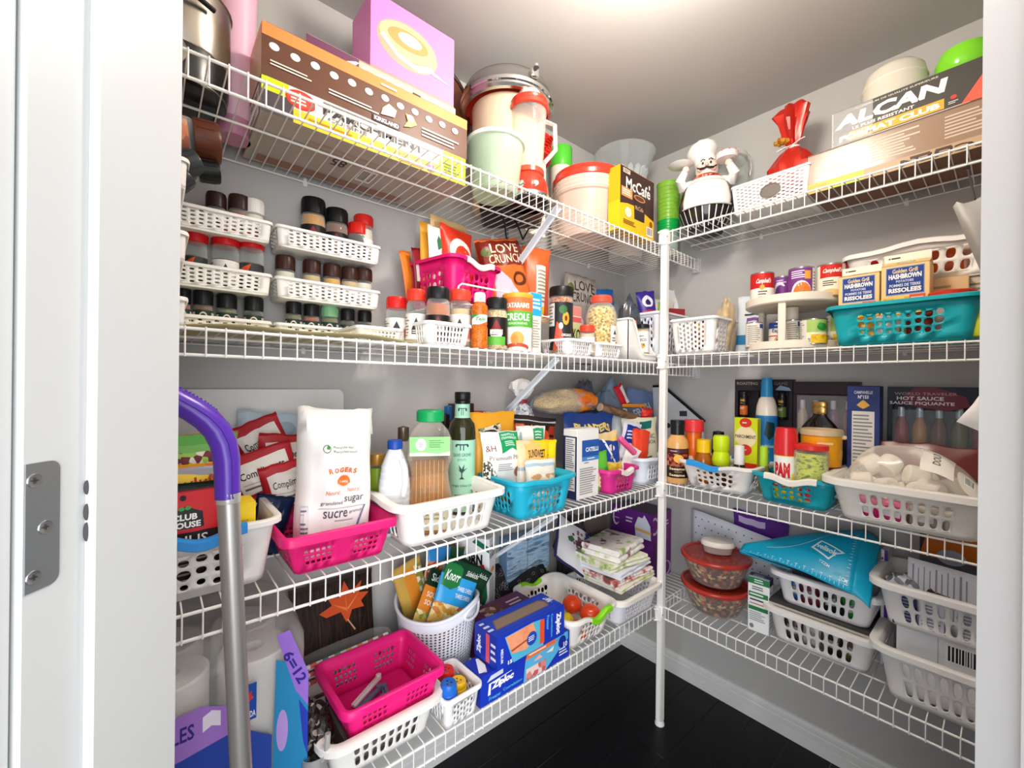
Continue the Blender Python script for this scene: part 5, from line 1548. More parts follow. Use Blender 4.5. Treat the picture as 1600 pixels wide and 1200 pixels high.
def gable(label, px0, px1, pyt, X_, depth, hb, group):
    a, b = W(px0, pyt + 40, X=X_), W(px1, pyt + 40, X=X_)
    w = a.y - b.y
    top = W((px0 + px1) / 2, pyt, X=X_).z - (z0 + .006)
    t = thing('potato_carton', label, 'carton', (X_ + depth / 2, (a.y + b.y) / 2, z0 + .006), -pi / 2, group)
    P_ = mat('#f0c988', .4)
    obj('body', MB().box((0, 0, hb / 2), (w, depth, hb), 0, .002), P_, t)
    fin = .022
    m = MB()
    h1 = top - fin
    vs = [(-w / 2, -depth / 2, hb), (w / 2, -depth / 2, hb), (w / 2, depth / 2, hb), (-w / 2, depth / 2, hb), (-w / 2, -.002, h1), (w / 2, -.002, h1), (w / 2, .002, h1), (-w / 2, .002, h1), (-w / 2 + .012, 0, h1 - .012), (w / 2 - .012, 0, h1 - .012)]
    m.add(vs, [(0, 1, 5, 4), (2, 3, 7, 6), (0, 4, 8), (3, 8, 7), (0, 8, 3), (1, 9, 5), (2, 6, 9), (1, 2, 9), (4, 5, 6, 7)])
    obj('gable', m, P_, t, sharp=10)
    obj('sealed_fin', MB().box((0, 0, h1 + fin / 2), (w, .004, fin), 0, .001), mat('#f4ead6', .4), t)
    prints(t, face((-w / 2, -depth / 2, 0), (w, 0, 0), (0, 0, hb), (0, -1, 0)), [('r', .10, .61, .90, .97, '#7a8fbf'), ('r', .12, .622, .88, .958, '#1f3a86'), ('t', 'Golden Grill', .24, .89, .76, .945, '#f0d9a0', .02), ('t', 'HASHBROWN', .16, .815, .84, .88, '#f4f1ea', .05), ('t', 'POTATOES', .32, .77, .68, .80, '#dfe4f2', .02),
           ('t', 'POMMES DE TERRE', .18, .715, .82, .752, '#dfe4f2', .02), ('t', 'RISSOLEES', .16, .64, .84, .70, '#f4f1ea', .05), ('r', 0, 0, 1, .58, mottle(['#f0c02a', '#e2a81c', '#f6d25a'], 90)), ('r', .60, .48, .92, .60, '#e2543c'), ('l', .63, .50, .9, .58, 2, '#f6cdbf')], (w, hb))
    # logo bands on the slanted panel and the fin
    n = Vector((0, -(h1 - hb), depth / 2)).normalized()
    prints(t, face((-w / 2, -depth / 2, hb), (w, 0, 0), (0, depth / 2, h1 - hb), n), [('r', 0, .46, 1, .54, '#5a554c'), ('e', .5, .5, .20, .26, '#4a453e'), ('e', .5, .5, .16, .18, '#f0e6d2'), ('l', .4, .42, .6, .58, 2, '#8a7a5a')], (w, .05), name='printed_band')
    prints(t, face((-w / 2, -.002, h1), (w, 0, 0), (0, 0, fin), (0, -1, 0)), [('p', [(.08, .5), (.14, .62), (.14, .38)], '#2b2a28'), ('l', .16, .32, .36, .7, 1, '#2b2a28')], (w, fin), name='printed_fin')
    return t


gable('lower hashbrown carton with blue panel next to the soup tins', 1310, 1374, 412, 1.575, .085, .205, 'hashbrown cartons')
gable('taller hashbrown carton in the middle of the teal basket', 1377, 1453, 390, 1.572, .085, .215, 'hashbrown cartons')
carton('cracker_box', 'tan cardboard box behind the hashbrown cartons', 'box', (1.700, .130, z0 + .006), .11, .07, .18, -pi / 2, '#d9b784', {'F': [('l', .1, .5, .9, .9, 5, '#a8885a')]})
rl = thing('round_container', 'flat container with red lid at the right end of the teal basket', 'container', (1.600, .105, z0 + .006))
obj('tub', MB().lathe([(0, 0), (.040, 0), (.046, .118)], 28), clear('#efe0d2', .5, .2, .2), rl)
obj('lid', MB().lathe([(.047, .112), (.050, .114), (.050, .124), (.046, .128), (0, .127)], 28), mat('#c9341f', .3), rl)
x, y, r, h = RF(1315, 1331, 408, z0, X=1.725)
lathe_thing('red_cap_bottle', 'bottle with red cap just showing left of the hashbrown cartons', 'bottle', (x, y, z0), [('body', [(0, 0), (.022, 0), (.022, h * .7), (.014, h * .86)], mat('#7a2a1c', .2)), ('cap', [(.015, h * .84), (.016, h * .85), (.016, h), (0, h)], mat('#d3201f', .3))])
for q, (yy_, c, lab) in enumerate(((.27, '#d9a24a', 'gold snack packet lying in the teal basket by the turntable'), (.225, '#e6e2da', 'white packet lying in the teal basket under the cartons'), (.155, '#7a2a22', 'dark red packet lying low in the teal basket'), (.05, '#c9cf2a', 'yellow-green packet at the right end of the teal basket'))):
    pouch('snack_packet', lab, 'bag', (1.540, yy_, z0 + .008), .055, .075, .02, -pi / 2, RAD(-8), RAD(8 * (q % 2) - 4), c, seed=40 + q, group='packets in the wide teal basket')
# raised white basket at the back
carton('cereal_box', 'beige carton lying under the raised white basket', 'box', (1.755, .115, z0), .33, .12, .185, -pi / 2, '#d8c6b0', {'F': [('l', .62, .5, .95, .92, 6, '#8a7a6a'), ('r', .6, .46, .61, .96, '#b5a48f')]})
slotted('white leaf-hole basket with broad rim standing high behind the hashbrown cartons', (1.745, .175, z0 + .1856), -pi / 2, .345, .14, .108, '#f1ebe2', nF=7, nS=3, rows=2, rx=.30, ry=.38, v0=.12, v1=.80, rw=.010, rh=.012, dip={'F': .012})
for q, (yy_, c, lab) in enumerate(((.28, '#b5202a', 'crimson packet in the raised white basket'), (.20, '#e2a832', 'amber packet in the raised white basket'), (.12, '#e0662a', 'orange packet in the raised white basket'), (.05, '#d9bda8', 'pinkish packet in the raised white basket'))):
    pouch('snack_packet', lab, 'bag', (1.735, yy_, z0 + .1936), .075, .10, .05, -pi / 2, 0, RAD(5 - 4 * q), c, seed=50 + q, group='packets in the raised white basket')

# ================================================================ third shelf, back wall
z0 = ZT[2]
bd = thing('cutting_board', 'big white plastic board leaning flat on the wall behind the red pouches', 'board', (.19, 1.255, z0), 0, None, (RAD(-.5), 0, 0))
obj('panel', MB().prism(rrect(.47, .366, .018), -.004, .004), mat('#e4e3e1', .4), bd)

# mop leaning in the doorway corner
mp = thing('mop', 'purple-handled mop with silver pole standing by the door jamb', 'mop', (.138, .72, 0))
PUR = mat('#5a2fb0', .28)
pth = [(.0, .0, .03), (-.054, .0, 1.142)]
obj('pole', MB().tube([(p[0], p[1], p[2]) for p in pth], .0138, 18), mat('#bdbab6', .4, .8), mp)
hp = [(-.0545, 0, 1.135), (-.0550, 0, 1.165), (-.0560, 0, 1.190), (-.060, 0, 1.213), (-.068, 0, 1.232), (-.080, 0, 1.248), (-.096, 0, 1.262), (-.116, 0, 1.276), (-.150, 0, 1.292)]
gr = obj('handle', MB().tube(hp, [.0155, .0160, .0165, .0168, .0170, .0170, .0168, .0164, .0160], 18), PUR, mp)
obj('handle_seam', MB().tube([Vector(p) + Vector((.004, -.0162, .001)) for p in hp[:-1]], .0007, 5), mat('#3d1f86', .3), gr)
for q in range(14):
    a, b = Vector(hp[5 + q // 5]), Vector(hp[6 + q // 5])
    p = a.lerp(b, (q % 5) / 5)
    n = Vector((-(b - a).z, 0, (b - a).x)).normalized()
    obj('grip_stud', MB().ball(p - n * .0168 if n.z < 0 else p + n * .0168, .0018, 8, 5), PUR, gr)
obj('ferrule', MB().lathe([(.0146, 1.128), (.0152, 1.132), (.0156, 1.142)], 18, cap=False).xform(Matrix.Translation((-.0537, 0, 0))), mat('#d8d4cf', .3, .6), mp)
obj('head', MB().box((.0, .0, .017), (.26, .10, .022), 0, .008), PUR, mp)
obj('pad', MB().box((.0, .0, .004), (.27, .11, .008), 0, .003), mat('#d9d7dd', .8), mp)

bubble('white bubble-hole bin with bright blue grip behind the mop pole', (.070, 1.040, z0), 0, .236, .245, .122, '#f1ece6', '#2f8fdc', rows=3, gripw=(.03, .86), v0=.10, v1=.66, dip={'F': -.018, 'K': -.018})
zb = z0 + .006
pk_ = lambda *a, **k: pouch(*a, group='sauce packets in the bin with blue grip', **k)
pk_('sauce_packet', 'red and black gravy packet lettered CLUB HOUSE at the bin front', 'bag', (.052, .952, zb + .016), .135, .168, .02, RAD(3), RAD(-3), 0, '#2b1f20', [('r', 0, .56, 1, 1, '#c9222a'), ('e', .44, .92, .035, .03, '#1c1214'), ('p', [(.22, .58), (.26, .78), (.46, .86), (.68, .78), (.70, .58)], '#c9222a'), ('p', [(.24, .60), (.28, .76), (.46, .835), (.66, .76), (.68, .60)], '#17191a'),
     ('t', 'CLUB', .32, .69, .60, .755, '#f4f2ee', .04), ('t', 'HOUSE', .28, .61, .64, .675, '#f4f2ee', .04), ('e', .42, .81, .035, .02, '#3c9a45'), ('e', .49, .815, .035, .02, '#3c9a45'), ('t', 'AU JUS', .12, .40, .72, .53, '#f1ece6', .01), ('l', .1, .1, .8, .3, 4, '#8a7a76')], seed=61, wr=.12)
pk_('sauce_packet', 'dark green packet with a rosebud behind the gravy packet', 'bag', (.048, .978, zb), .14, .192, .02, RAD(2), RAD(-2), 0, '#16261e', [('e', .48, .86, .10, .05, '#f0a88a'), ('p', [(.56, .84), (.8, .9), (.7, .82)], '#5a9a3a'), ('r', .9, .1, .96, .9, '#20362a')], seed=62, wr=.12)
pk_('sauce_packet', 'yellow and red seasoning packet with script lettering behind the green one', 'bag', (.050, 1.004, zb), .15, .222, .02, RAD(2), RAD(-2), 0, '#f0a81e', [('r', 0, .5, .17, 1, '#d92f20'), ('r', .17, .5, .20, 1, '#7a1f18'), ('p', [(.7, 1), (1, .98), (1, .86), (.8, .86)], '#e0492a'), ('e', .5, .90, .26, .07, '#f7cf3a'), ('T', 'MeyJulia', .58, .835, .70, .10, 4, '#b5301c', .01), ('r', .2, .7, 1, .78, '#f2d26a')], seed=63, wr=.12)
pouch('snack_bag', 'green snack bag with vegetable picture closed by a grey clip', 'bag', (.060, 1.045, zb), .16, .275, .05, RAD(2), RAD(-2), 0, '#b0623a', [('r', 0, .92, 1, 1, '#58a048'), ('r', 0, .87, 1, .92, '#6fae58'), ('r', 0, .82, .3, .87, '#4a1f18'), ('r', .22, .6, 1, .87, mottle(['#9bc25a', '#7a3440', '#e6e0cf', '#c98a5a', '#5f9a3e', '#6a2a34'], 95)), ('p', [(.1, .5), (.36, .72), (.2, .5)], '#e86a2a')], seed=64, wr=.15)
cl_ = thing('bag_clip', 'grey plastic bag clip across the green snack bag', 'clip', (.062, 1.012, z0 + .212))
obj('bar', MB().box((0, 0, 0), (.135, .012, .020), 0, .004), mat('#a9a7b2', .35), cl_)
obj('back_bar', MB().box((0, .052, 0), (.135, .008, .016), 0, .003).box((.066, .026, 0), (.006, .056, .014), 0, .002), mat('#9a98a4', .35), cl_)
carton('tea_box', 'small yellow carton standing right of the mop pole in the bin', 'box', (.134, .965, zb), .040, .06, .152, 0, '#f4cf1c', {'F': [('l', .1, .35, .9, .80, 9, '#d99a12'), ('p', [(.3, .1), (.45, .4), (.4, .1)], '#6a3a1a')], 'R': [('l', .1, .5, .9, .9, 5, '#c9a512')]})
pouch('foil_bag', 'dark blue foil bag slumped between the bins', 'bag', (.188, 1.085, z0), .08, .130, .05, RAD(-14), RAD(-6), RAD(14), '#16294f', seed=65, wr=.5, rough=.2)

basket('white slotted pan holding red pouches behind the sugar bag', (.262, 1.168, z0), 0, .175, .150, .112, '#eeecef', taper=.84, cr=.03, nF=10, nS=8, rows=2, rx=.24, ry=.42, p=3, v0=.1, v1=.7, mu=.06, rw=.012, rh=.010)
CMP = lambda ink='#2a2024': [('p', [(.16, .44), (.12, .86), (.90, .90), (.94, .50)], '#ece4da'), ('T', 'Compliments', .52, .70, .66, .13, 2, ink, .015), ('l', .2, .50, .75, .56, 1, '#6a5a58'), ('r', .2, .58, .72, .59, '#b5a8a0')]
cp_ = lambda lab, loc, w, h, rz, roll, seed, **k: pouch('red_pouch', lab, 'bag', loc, w, h, .028, rz, RAD(-6), roll, '#b5232c', CMP(), seed=seed, wr=.28, group='red pouches lettered Compliments', **k)
cp_('large red pouch lettered Compliments, tilted, foremost left of the sugar bag', (.232, 1.120, z0 + .062), .150, .172, RAD(-5), RAD(-17), 71)
cp_('red pouch with Compliments label right beside the sugar bag', (.270, 1.095, z0 + .030), .115, .170, RAD(-4), RAD(-10), 72)
cp_('lower red pouch whose label rests on the pan rim', (.222, 1.092, z0 + .030), .100, .105, RAD(-6), RAD(-12), 73)
cp_('highest red pouch sticking up behind the sugar bag', (.262, 1.185, z0 + .110), .120, .195, RAD(-4), RAD(-24), 74)
cp_('dark maroon-edged pouch behind the large red one', (.238, 1.150, z0 + .090), .125, .168, RAD(-5), RAD(7), 75)
pouch('blue_grey_bag', 'pale blue-grey bag with dandelion picture at the back by the mop', 'bag', (.196, 1.212, z0 + .02), .155, .292, .05, RAD(-4), RAD(-2), RAD(8), '#b4c4cf', [('e', .52, .74, .10, .05, '#c9b48a'), ('p', [(.48, .6), (.55, .72), (.58, .6)], '#6a7a4a'), ('e', .7, .86, .16, .06, '#93a9ba'), ('r', .3, .5, .7, .58, '#c2925a')], seed=76, wr=.35)

basket('hot pink rectangular basket under the sugar bag', (.310, .994, z0), 0, .222, .190, .082, '#e62276', taper=.82, cr=.012, nF=14, nS=10, rows=3, rx=.34, ry=.28, p=5, v0=.16, v1=.62, mu=.07, gap=True, rw=.009, rh=.016)
sg = pouch('sugar_bag', 'tall white paper sugar bag lettered ROGERS in the pink basket', 'bag', (.318, 1.000, z0 + .006), .166, .322, .105, RAD(-2), RAD(-1), RAD(1.5), '#f4f1ee', [
    ('e', .30, .735, .052, .028, '#4a7a3a'), ('e', .30, .735, .042, .022, '#f4f1ee'), ('p', [(.29, .735), (.31, .765), (.345, .75), (.33, .73)], '#4f8f3c'), ('t', 'Recycle me!', .38, .737, .66, .758, '#6f7f62', .01), ('t', 'Recyclez-moi!', .38, .708, .70, .729, '#6f7f62', .01),
    ('T', 'R', .355, .585, .055, .034, 10, '#e0793a', .04), ('T', 'O', .425, .592, .055, .034, 6, '#e0793a', .04), ('T', 'G', .49, .596, .055, .034, 2, '#e0793a', .04), ('T', 'E', .555, .596, .05, .034, -2, '#e0793a', .04), ('T', 'R', .62, .592, .055, .034, -6, '#e0793a', .04), ('T', 'S', .685, .586, .05, .034, -10, '#e0793a', .04),
    ('e', .53, .515, .085, .042, '#ee7a34'), ('t', 'Lantic', .475, .503, .585, .527, '#fbf3ea', .01), ('t', 'Natural', .30, .42, .47, .448, '#e58a52', .005), ('t', 'Naturel', .58, .43, .74, .458, '#e58a52', .005),
    ('t', 'granulated', .26, .345, .52, .375, '#4d535c', .005), ('t', 'sugar', .54, .350, .80, .400, '#4d535c', .002), ('r', .24, .325, .84, .328, '#8a8d92'), ('t', 'sucre', .30, .262, .60, .310, '#4a4458', .005), ('t', 'granule', .62, .280, .82, .306, '#4d535c', .005),
    ('l', .44, .235, .76, .25, 1, '#9a9ca2'), ('p', [(.66, .09), (.82, .33), (.84, .33), (.69, .09)], '#6a6f9a'), ('e', .84, .17, .06, .03, '#3a4488'), ('r', .03, .10, .12, .35, '#d8d4d6'), ('l', .03, .12, .12, .34, 8, '#6f6c80')], style='block', seed=3, wr=.40, seam=False)
S_ = bag_surf(.166, .322, .105, 'block', 3, .22)
obj('folded_top', MB().grid(lambda u, v: Vector(((u - .5) * .150, -.010 - .014 * v + .003 * noise.noise(Vector((u * 5, v * 3, 1))), .318 - .050 * v * (1 - .2 * sin(u * 4)))), 12, 5), mat('#f1eeeb', .5), sg, solid=.0012)

slotted('white basket with leaf-shaped slots holding oil bottles', (.578, 1.008, z0), 0, .292, .245, .106, '#f6f3ee', nF=7, nS=6, rw=.018, rh=.013, rx=.30, dip={'L': .006, 'R': .006})
zb = z0 + .006
x, y, r, h = RF(634, 711, 638, zb, Y=1.0)
oil = thing('oil_bottle', 'clear cooking oil bottle with green cap and waisted body', 'bottle', (x, y, zb), to_cam(x, y))
ph = [(0, 0), (r * .90, 0), (r, .008), (r, h * .20), (r * .98, h * .26), (r * .84, h * .40), (r * .80, h * .46), (r * .86, h * .54), (r * .97, h * .60), (r * .96, h * .62), (r * .94, h * .76), (r * .78, h * .83), (r * .50, h * .89), (r * .42, h * .91), (r * .42, h * .93)]


def square_lathe(prof, n=32, p=4.0, q=1.0):
    mb = MB()
    for rr, z in prof:
        for j in range(n):
            a = 2 * pi * j / n + pi / 4 * 0
            c, s_ = cos(a), sin(a)
            k = (abs(c) ** p + abs(s_) ** p) ** (-1 / p)
            mb.v.append((rr * c * k * q, rr * s_ * k * q, z))
    k = len(prof)
    mb.f = [(i * n + j, i * n + (j + 1) % n, (i + 1) * n + (j + 1) % n, (i + 1) * n + j) for i in range(k - 1) for j in range(n)]
    mb.m = [0] * len(mb.f)
    return mb


obj('body', square_lathe(ph, q=.93), clear('#fbf6ea', .08, .02, .55), oil)
pf = [(max(0, a * .95), b + .003) for a, b in ph if b < h * .57] + [(0, h * .57)]
obj('oil', square_lathe(pf, q=.93), clear('#f0b41e', .22, .05, .2, 1.0), oil)
for q in range(-3, 4):
    obj('flute', MB().tube([(q * .011, -r * k_ * .935 - .0006, h * zz) for k_, zz in ((.98, .26), (.84, .40), (.80, .46), (.86, .54), (.95, .595))], .0007, 5), clear('#fff0c2', .35, .05, .3), oil)
prints(oil, face((-r * .78, -r * .905, h * .635), (r * 1.56, 0, 0), (0, 0, h * .155), (0, -1, 0)), [('r', 0, .0, 1, 1, '#8fdf84'), ('p', [(0, 0), (1, 0), (1, .22), (.7, .10), (.3, .2), (0, .16)], '#f2e9cf'), ('e', .28, .60, .13, .32, '#f4e9e6'), ('l', .22, .45, .34, .75, 3, '#c99ab0'), ('l', .48, .42, .86, .86, 4, '#5a9a52')], (r * 1.56, h * .155))
prints(oil, face((-r * .80, -r * .935, h * .03), (r * 1.6, 0, 0), (0, 0, h * .16), (0, -1, 0)), [('r', 0, 0, 1, 1, '#e9e2c6'), ('l', .05, .5, .95, .9, 2, '#b5a878')], (1.6 * r, h * .16))
cp3 = MB().lathe([(r * .50, h * .90), (r * .56, h * .905), (r * .56, h * .985), (r * .5, h), (0, h)], 30)
obj('cap', cp3, mat('#12a45a', .35), oil)
x, y, r, h = RF(702, 744, 612, zb, Y=1.065)
po_ = [(0, 0), (r * .96, 0), (r, .005), (r, h * .69), (r * .92, h * .735), (r * .62, h * .78), (r * .56, h * .80), (r * .54, h * .92)]
GD = mat('#2c2c14', .08)
lathe_thing('olive_oil_bottle', 'dark glass olive oil bottle with mint label and column emblem', 'bottle', (x, y, zb),
            [('body', po_, GD), ('cap', [(r * .55, h * .905), (r * .60, h * .91), (r * .60, h * .925), (r * .56, h * .93), (r * .60, h * .94), (r * .60, h * .99), (r * .55, h), (0, h)], mat('#151414', .35))],
            [(interp(po_), h * .02, h * .605, -105, 105, [('r', 0, 0, 1, 1, '#a9dcc0'), ('r', .38, .93, .62, .95, '#2a4a52'), ('e', .385, .925, .02, .02, '#2a4a52'), ('e', .615, .925, .02, .02, '#2a4a52'), ('r', .46, .86, .48, .93, '#2a4a52'), ('r', .52, .86, .54, .93, '#2a4a52'), ('t', 'OLIVE GROVE', .32, .775, .68, .82, '#3f6a66', .005), ('t', 'ESTATE', .42, .715, .58, .745, '#5a8a80', .005),
                                                     ('r', .49, .46, .51, .56, '#24484a'), ('p', [(.50, .54), (.40, .62), (.46, .58), (.44, .66), (.5, .60), (.55, .67), (.54, .59), (.61, .62)], '#24484a'), ('p', [(.45, .46), (.5, .50), (.55, .46)], '#24484a'), ('t', 'Virgin Olive Oil', .30, .345, .70, .385, '#3f6a66', .005), ('l', .36, .1, .64, .26, 3, '#6a9a8c')]),
             (interp(po_), h * .785, h * .90, -110, 110, [('r', 0, 0, 1, 1, '#a9dcc0'), ('r', .36, .66, .64, .72, '#2a4a52'), ('e', .37, .6, .03, .12, '#2a4a52'), ('e', .63, .6, .03, .12, '#2a4a52'), ('r', .46, .2, .48, .66, '#2a4a52'), ('r', .52, .2, .54, .66, '#2a4a52')])])
x, y, r, h = RF(593, 643, 684, zb, Y=1.02)
jg = thing('vinegar_jug', 'translucent white jug with blue cap beside the oil bottle', 'bottle', (x, y, zb), to_cam(x, y))
pj = [(0, 0), (r * .92, 0), (r, .006), (r, h * .42), (r * .97, h * .55), (r * .80, h * .74), (r * .50, h * .87), (r * .42, h * .89), (r * .42, h * .92)]
obj('body', square_lathe(pj, p=3.2), clear('#eceef2', .82, .35, .1), jg)
for q in range(6):
    zz = h * (.36 + .07 * q)
    rr = interp(pj)(zz)
    obj('rib', square_lathe([(rr, zz), (rr * 1.012, zz + .003), (rr, zz + .006)], p=3.2), clear('#f4f5f8', .85, .35, .1), jg)
obj('handle', MB().tube([(r * .42, -r * .62, h * .80), (r * .62, -r * .80, h * .70), (r * .66, -r * .92, h * .55), (r * .52, -r * 1.0, h * .42)], .008, 10), clear('#f4f5f8', .85, .35, .1), jg)
obj('cap', MB().lathe([(r * .44, h * .90), (r * .48, h * .905), (r * .48, h * .985), (r * .42, h), (0, h)], 24), mat('#1e4aa8', .35), jg)
prints(jg, face((-r * .80, -r * 1.0, h * .04), (r * 1.4, 0, 0), (0, 0, h * .34), (0, -1, 0)), [('r', 0, 0, 1, .5, '#4d5a80'), ('e', .6, .3, .3, .12, '#dfe2ea'), ('l', .12, .66, .5, .92, 2, '#6a6f7a')], (1.4 * r, .34 * h))
for nm, lab, a, b, t, Y_, capc, body in (('wine_vinegar_bottle', 'clear bottle with bronze cap behind the white jug', 618, 644, 664, 1.100, mat('#77695a', .3, .7), clear('#eae6e0', .35, .05, .4)),
                                         ('relish_jar', 'jar with amber lid and green label behind the sugar bag', 578, 603, 705, 1.085, mat('#b98a3e', .3, .4), mat('#8cab2a', .3)),
                                         ('sauce_bottle', 'bottle with dark cap peeping between the oil bottles', 686, 706, 645, 1.185, mat('#241f20', .3), mat('#3a2c24', .15)),
                                         ('syrup_bottle', 'bottle with blue cap behind the olive oil', 691, 711, 632, 1.20, mat('#2a6aa8', .3), mat('#8a4a22', .15))):
    x, y, r, h = RF(a, b, t, zb if nm != 'syrup_bottle' else z0, Y=Y_)
    pq = [(0, 0), (r * .95, 0), (r, .005), (r, h * .66), (r * .6, h * .82), (r * .55, h * .86)] if nm != 'relish_jar' else [(0, 0), (r * .95, 0), (r, .005), (r, h * .76), (r * .9, h * .8)]
    lathe_thing(nm, lab, 'bottle' if nm != 'relish_jar' else 'jar', (x, y, zb if nm != 'syrup_bottle' else z0), [('body', pq, body), ('cap', [(r * .62 if nm != 'relish_jar' else r * .95, h * .84), (r * .68 if nm != 'relish_jar' else r, h * .85), (r * .68 if nm != 'relish_jar' else r, h * .985), (0, h)], capc)])
carton('dessert_box', 'small red and white carton at the back under the brace', 'box', (.882, 1.215, z0), .045, .06, .290, RAD(-12), '#d23a32', {'F': [('r', 0, 0, 1, 1, '#d8382e'), ('r', .55, .72, 1, 1, '#f0e4e0'), ('r', .7, .72, .74, 1, '#8a2a26')], 'R': [('r', 0, .72, 1, 1, '#f0e6e4')]})
carton('cocoa_box', 'brown carton at the back between olive oil and the red carton', 'box', (.812, 1.225, z0), .075, .05, .318, 0, '#4a2a20')

bubble('turquoise bubble-hole basket of dried fruit pouches', (.890, .972, z0), 0, .232, .195, .112, '#25aecb', '#25aecb', grips='', nF=7, nS=6, dip={'F': -.006}, taper=.84, v0=.14, v1=.72)
dp = lambda *a, **k: pouch(*a, group='dried fruit pouches in the turquoise basket', **k)
dp('fruit_pouch', 'tall golden yellow pouch with white fruit label', 'bag', (.838, 1.055, zb), .172, .292, .05, RAD(-4), RAD(-4), RAD(-1), '#f0aa2e', [('p', [(.16, .62), (.12, .82), (.60, .88), (.62, .66)], mottle(['#efe9dc', '#3a3c34', '#8a8c74', '#efe9dc', '#d6c9a4'], 120)), ('p', [(.21, .63), (.21, .76), (.54, .79), (.56, .66)], '#f1ede2'), ('e', .37, .79, .14, .025, '#2b2b30'), ('l', .28, .67, .50, .73, 2, '#8a7f6a')], seed=81, wr=.3)
dp('fruit_pouch', 'white pouch lettered Premium Mix with green ribbon, foremost in the turquoise basket', 'bag', (.812, .992, zb + .072), .145, .165, .04, RAD(-6), RAD(-7), RAD(1), '#ece9e4', [('p', [(.40, .60), (.44, .99), (.92, .99), (.94, .60), (.70, .68)], '#1f9a5c'), ('t', 'PINEAPPLE &', .48, .91, .82, .955, '#d9f2e2', .02), ('t', 'STRAWBERRIES', .46, .85, .86, .895, '#d9f2e2', .02), ('l', .52, .72, .82, .82, 3, '#d9f2e2'), ('t', '&H', .04, .64, .26, .75, '#8a4a3a', .0), ('t', 'Premium Mix', .10, .48, .92, .56, '#8a7a70', .0), ('p', [(0, .5), (.12, .46), (.30, .2), (0, .1)], mottle(['#2c2c28', '#e6e2d6', '#5a5c4c'], 200)), ('l', .30, .28, .72, .42, 4, '#9aa0a6'), ('e', .86, .25, .13, .10, '#8a5a3c')], seed=82, wr=.25)
dp('fruit_pouch', 'white and green pouch behind the yellow prune pouch', 'bag', (.940, 1.010, zb), .120, .245, .03, RAD(-6), RAD(-4), RAD(3), '#ebeae6', [('r', .55, .80, .94, .98, '#2fa067'), ('r', 0, .80, .16, .92, '#9fb6bf'), ('l', .6, .82, .9, .94, 3, '#d2efe0')], seed=83, wr=.2)
dp('fruit_pouch', 'yellow prune pouch lettered SUNSWEET', 'bag', (.910, .962, zb), .130, .205, .04, RAD(-6), RAD(-6), RAD(3), '#f4cc28', [('r', 0, .0, 1, .60, '#e9ddd0'), ('r', 0, .60, .40, 1, '#f0c9a0'), ('r', .2, .62, .7, .98, '#f2b86a'), ('t', 'SUNSWEET', .28, .74, .82, .86, '#3a2c28', .02), ('r', 0, .55, 1, .60, '#9fb2c2'), ('r', .1, .3, .6, .5, '#f2d9b8')], seed=84, wr=.2)
dp('fruit_pouch', 'narrow bright yellow packet at the right of the turquoise basket', 'bag', (.985, .975, zb), .060, .200, .03, RAD(-10), RAD(-4), RAD(4), '#f4d61c', [('e', .3, .75, .06, .02, '#8a7a12')], seed=85)
dp('fruit_pouch', 'clear zip bag of trail mix at the front of the turquoise basket', 'bag', (.915, .925, zb), .120, .150, .04, RAD(-6), RAD(-10), RAD(3), '#e6dccf', [('r', 0, .86, 1, .92, '#9fb8cc'), ('r', .1, .2, .9, .7, mottle(['#e6d6bc', '#d9b98a', '#efe6da', '#c99a6a'], 60))], seed=86, wr=.3)

cx0, cx1 = 1.084, 1.200
ctl = carton('pasta_box', 'white pasta carton lettered CATELLI in a blue panel', 'box', (1.142, .968, z0), .116, .062, .236, 0, '#f0eeea', {
    'F': [('r', .22, .60, 1, .84, '#2458a8'), ('r', .22, .54, 1, .60, '#4a8ac9'), ('t', 'CATELLI', .38, .67, .96, .735, '#f4f4f4', .04), ('l', .45, .555, .8, .59, 1, '#dfeaf5'), ('l', .32, .50, .6, .53, 1, '#8a8a86'), ('l', .12, .06, .9, .45, 12, '#9a9892')],
    'L': [('r', 0, 0, 1, .90, '#262c50'), ('r', .18, .40, .88, .88, '#e6e4e0'), ('l', .22, .44, .84, .86, 14, '#6a6a70'), ('r', .18, .12, .88, .34, '#e6e4e0'), ('l', .22, .14, .84, .32, 6, '#6a6a70')]})
pouch('snack_bag', 'black snack bag printed with orange carrot slices behind the pouches', 'bag', (.985, 1.090, z0), .255, .278, .05, RAD(-6), RAD(-4), RAD(7), '#2b2626', [('r', 0, .93, 1, .965, '#cfcad0'), ('r', 0, .2, 1, .89, mottle(['#e2592e', '#b53c20', '#f07a44', '#3a1c16', '#d94f28', '#ee6a3a'], 34))], seed=91, wr=.2)
pouch('nut_bag', 'dark blue nut bag lettered PLANTERS behind the pasta carton', 'bag', (1.275, 1.040, z0), .250, .282, .07, RAD(-10), RAD(-5), RAD(3), '#1f3f86', [('t', 'PLANTERS', .14, .74, .90, .85, '#f4d978', .05), ('r', .1, .3, .9, .7, '#274a9a')], seed=92, wr=.55)
nb = lump('noodle_bag', 'clear bag of curly noodles with orange label lying on top of the bags', 'bag', (1.235, 1.135, z0 + .268), (.30, .15, .105), clear('#dfe2ea', .14, .08, .5), 93, .22, rz=RAD(-6), inner=mottle(['#8a6428', '#d9ac58', '#f0d48e', '#c4923c', '#efd28e'], 60, .5, .8, 'noise', (1, 3, 3)))
obj('orange_label', MB().ball((.062, -.012, .056), (.085, .068, .046), 20, 12, 0, lambda d: 1 + .2 * noise.noise(d * 2.5)), mottle(['#ee8422', '#f29a3a', '#e06a1a', '#ee8422'], 20, .25), nb)
cf = thing('coffee_bag', 'silver-white coffee bag twisted shut with a red tie behind the brace', 'bag', (1.062, 1.195, z0), to_cam(1.062, 1.195))
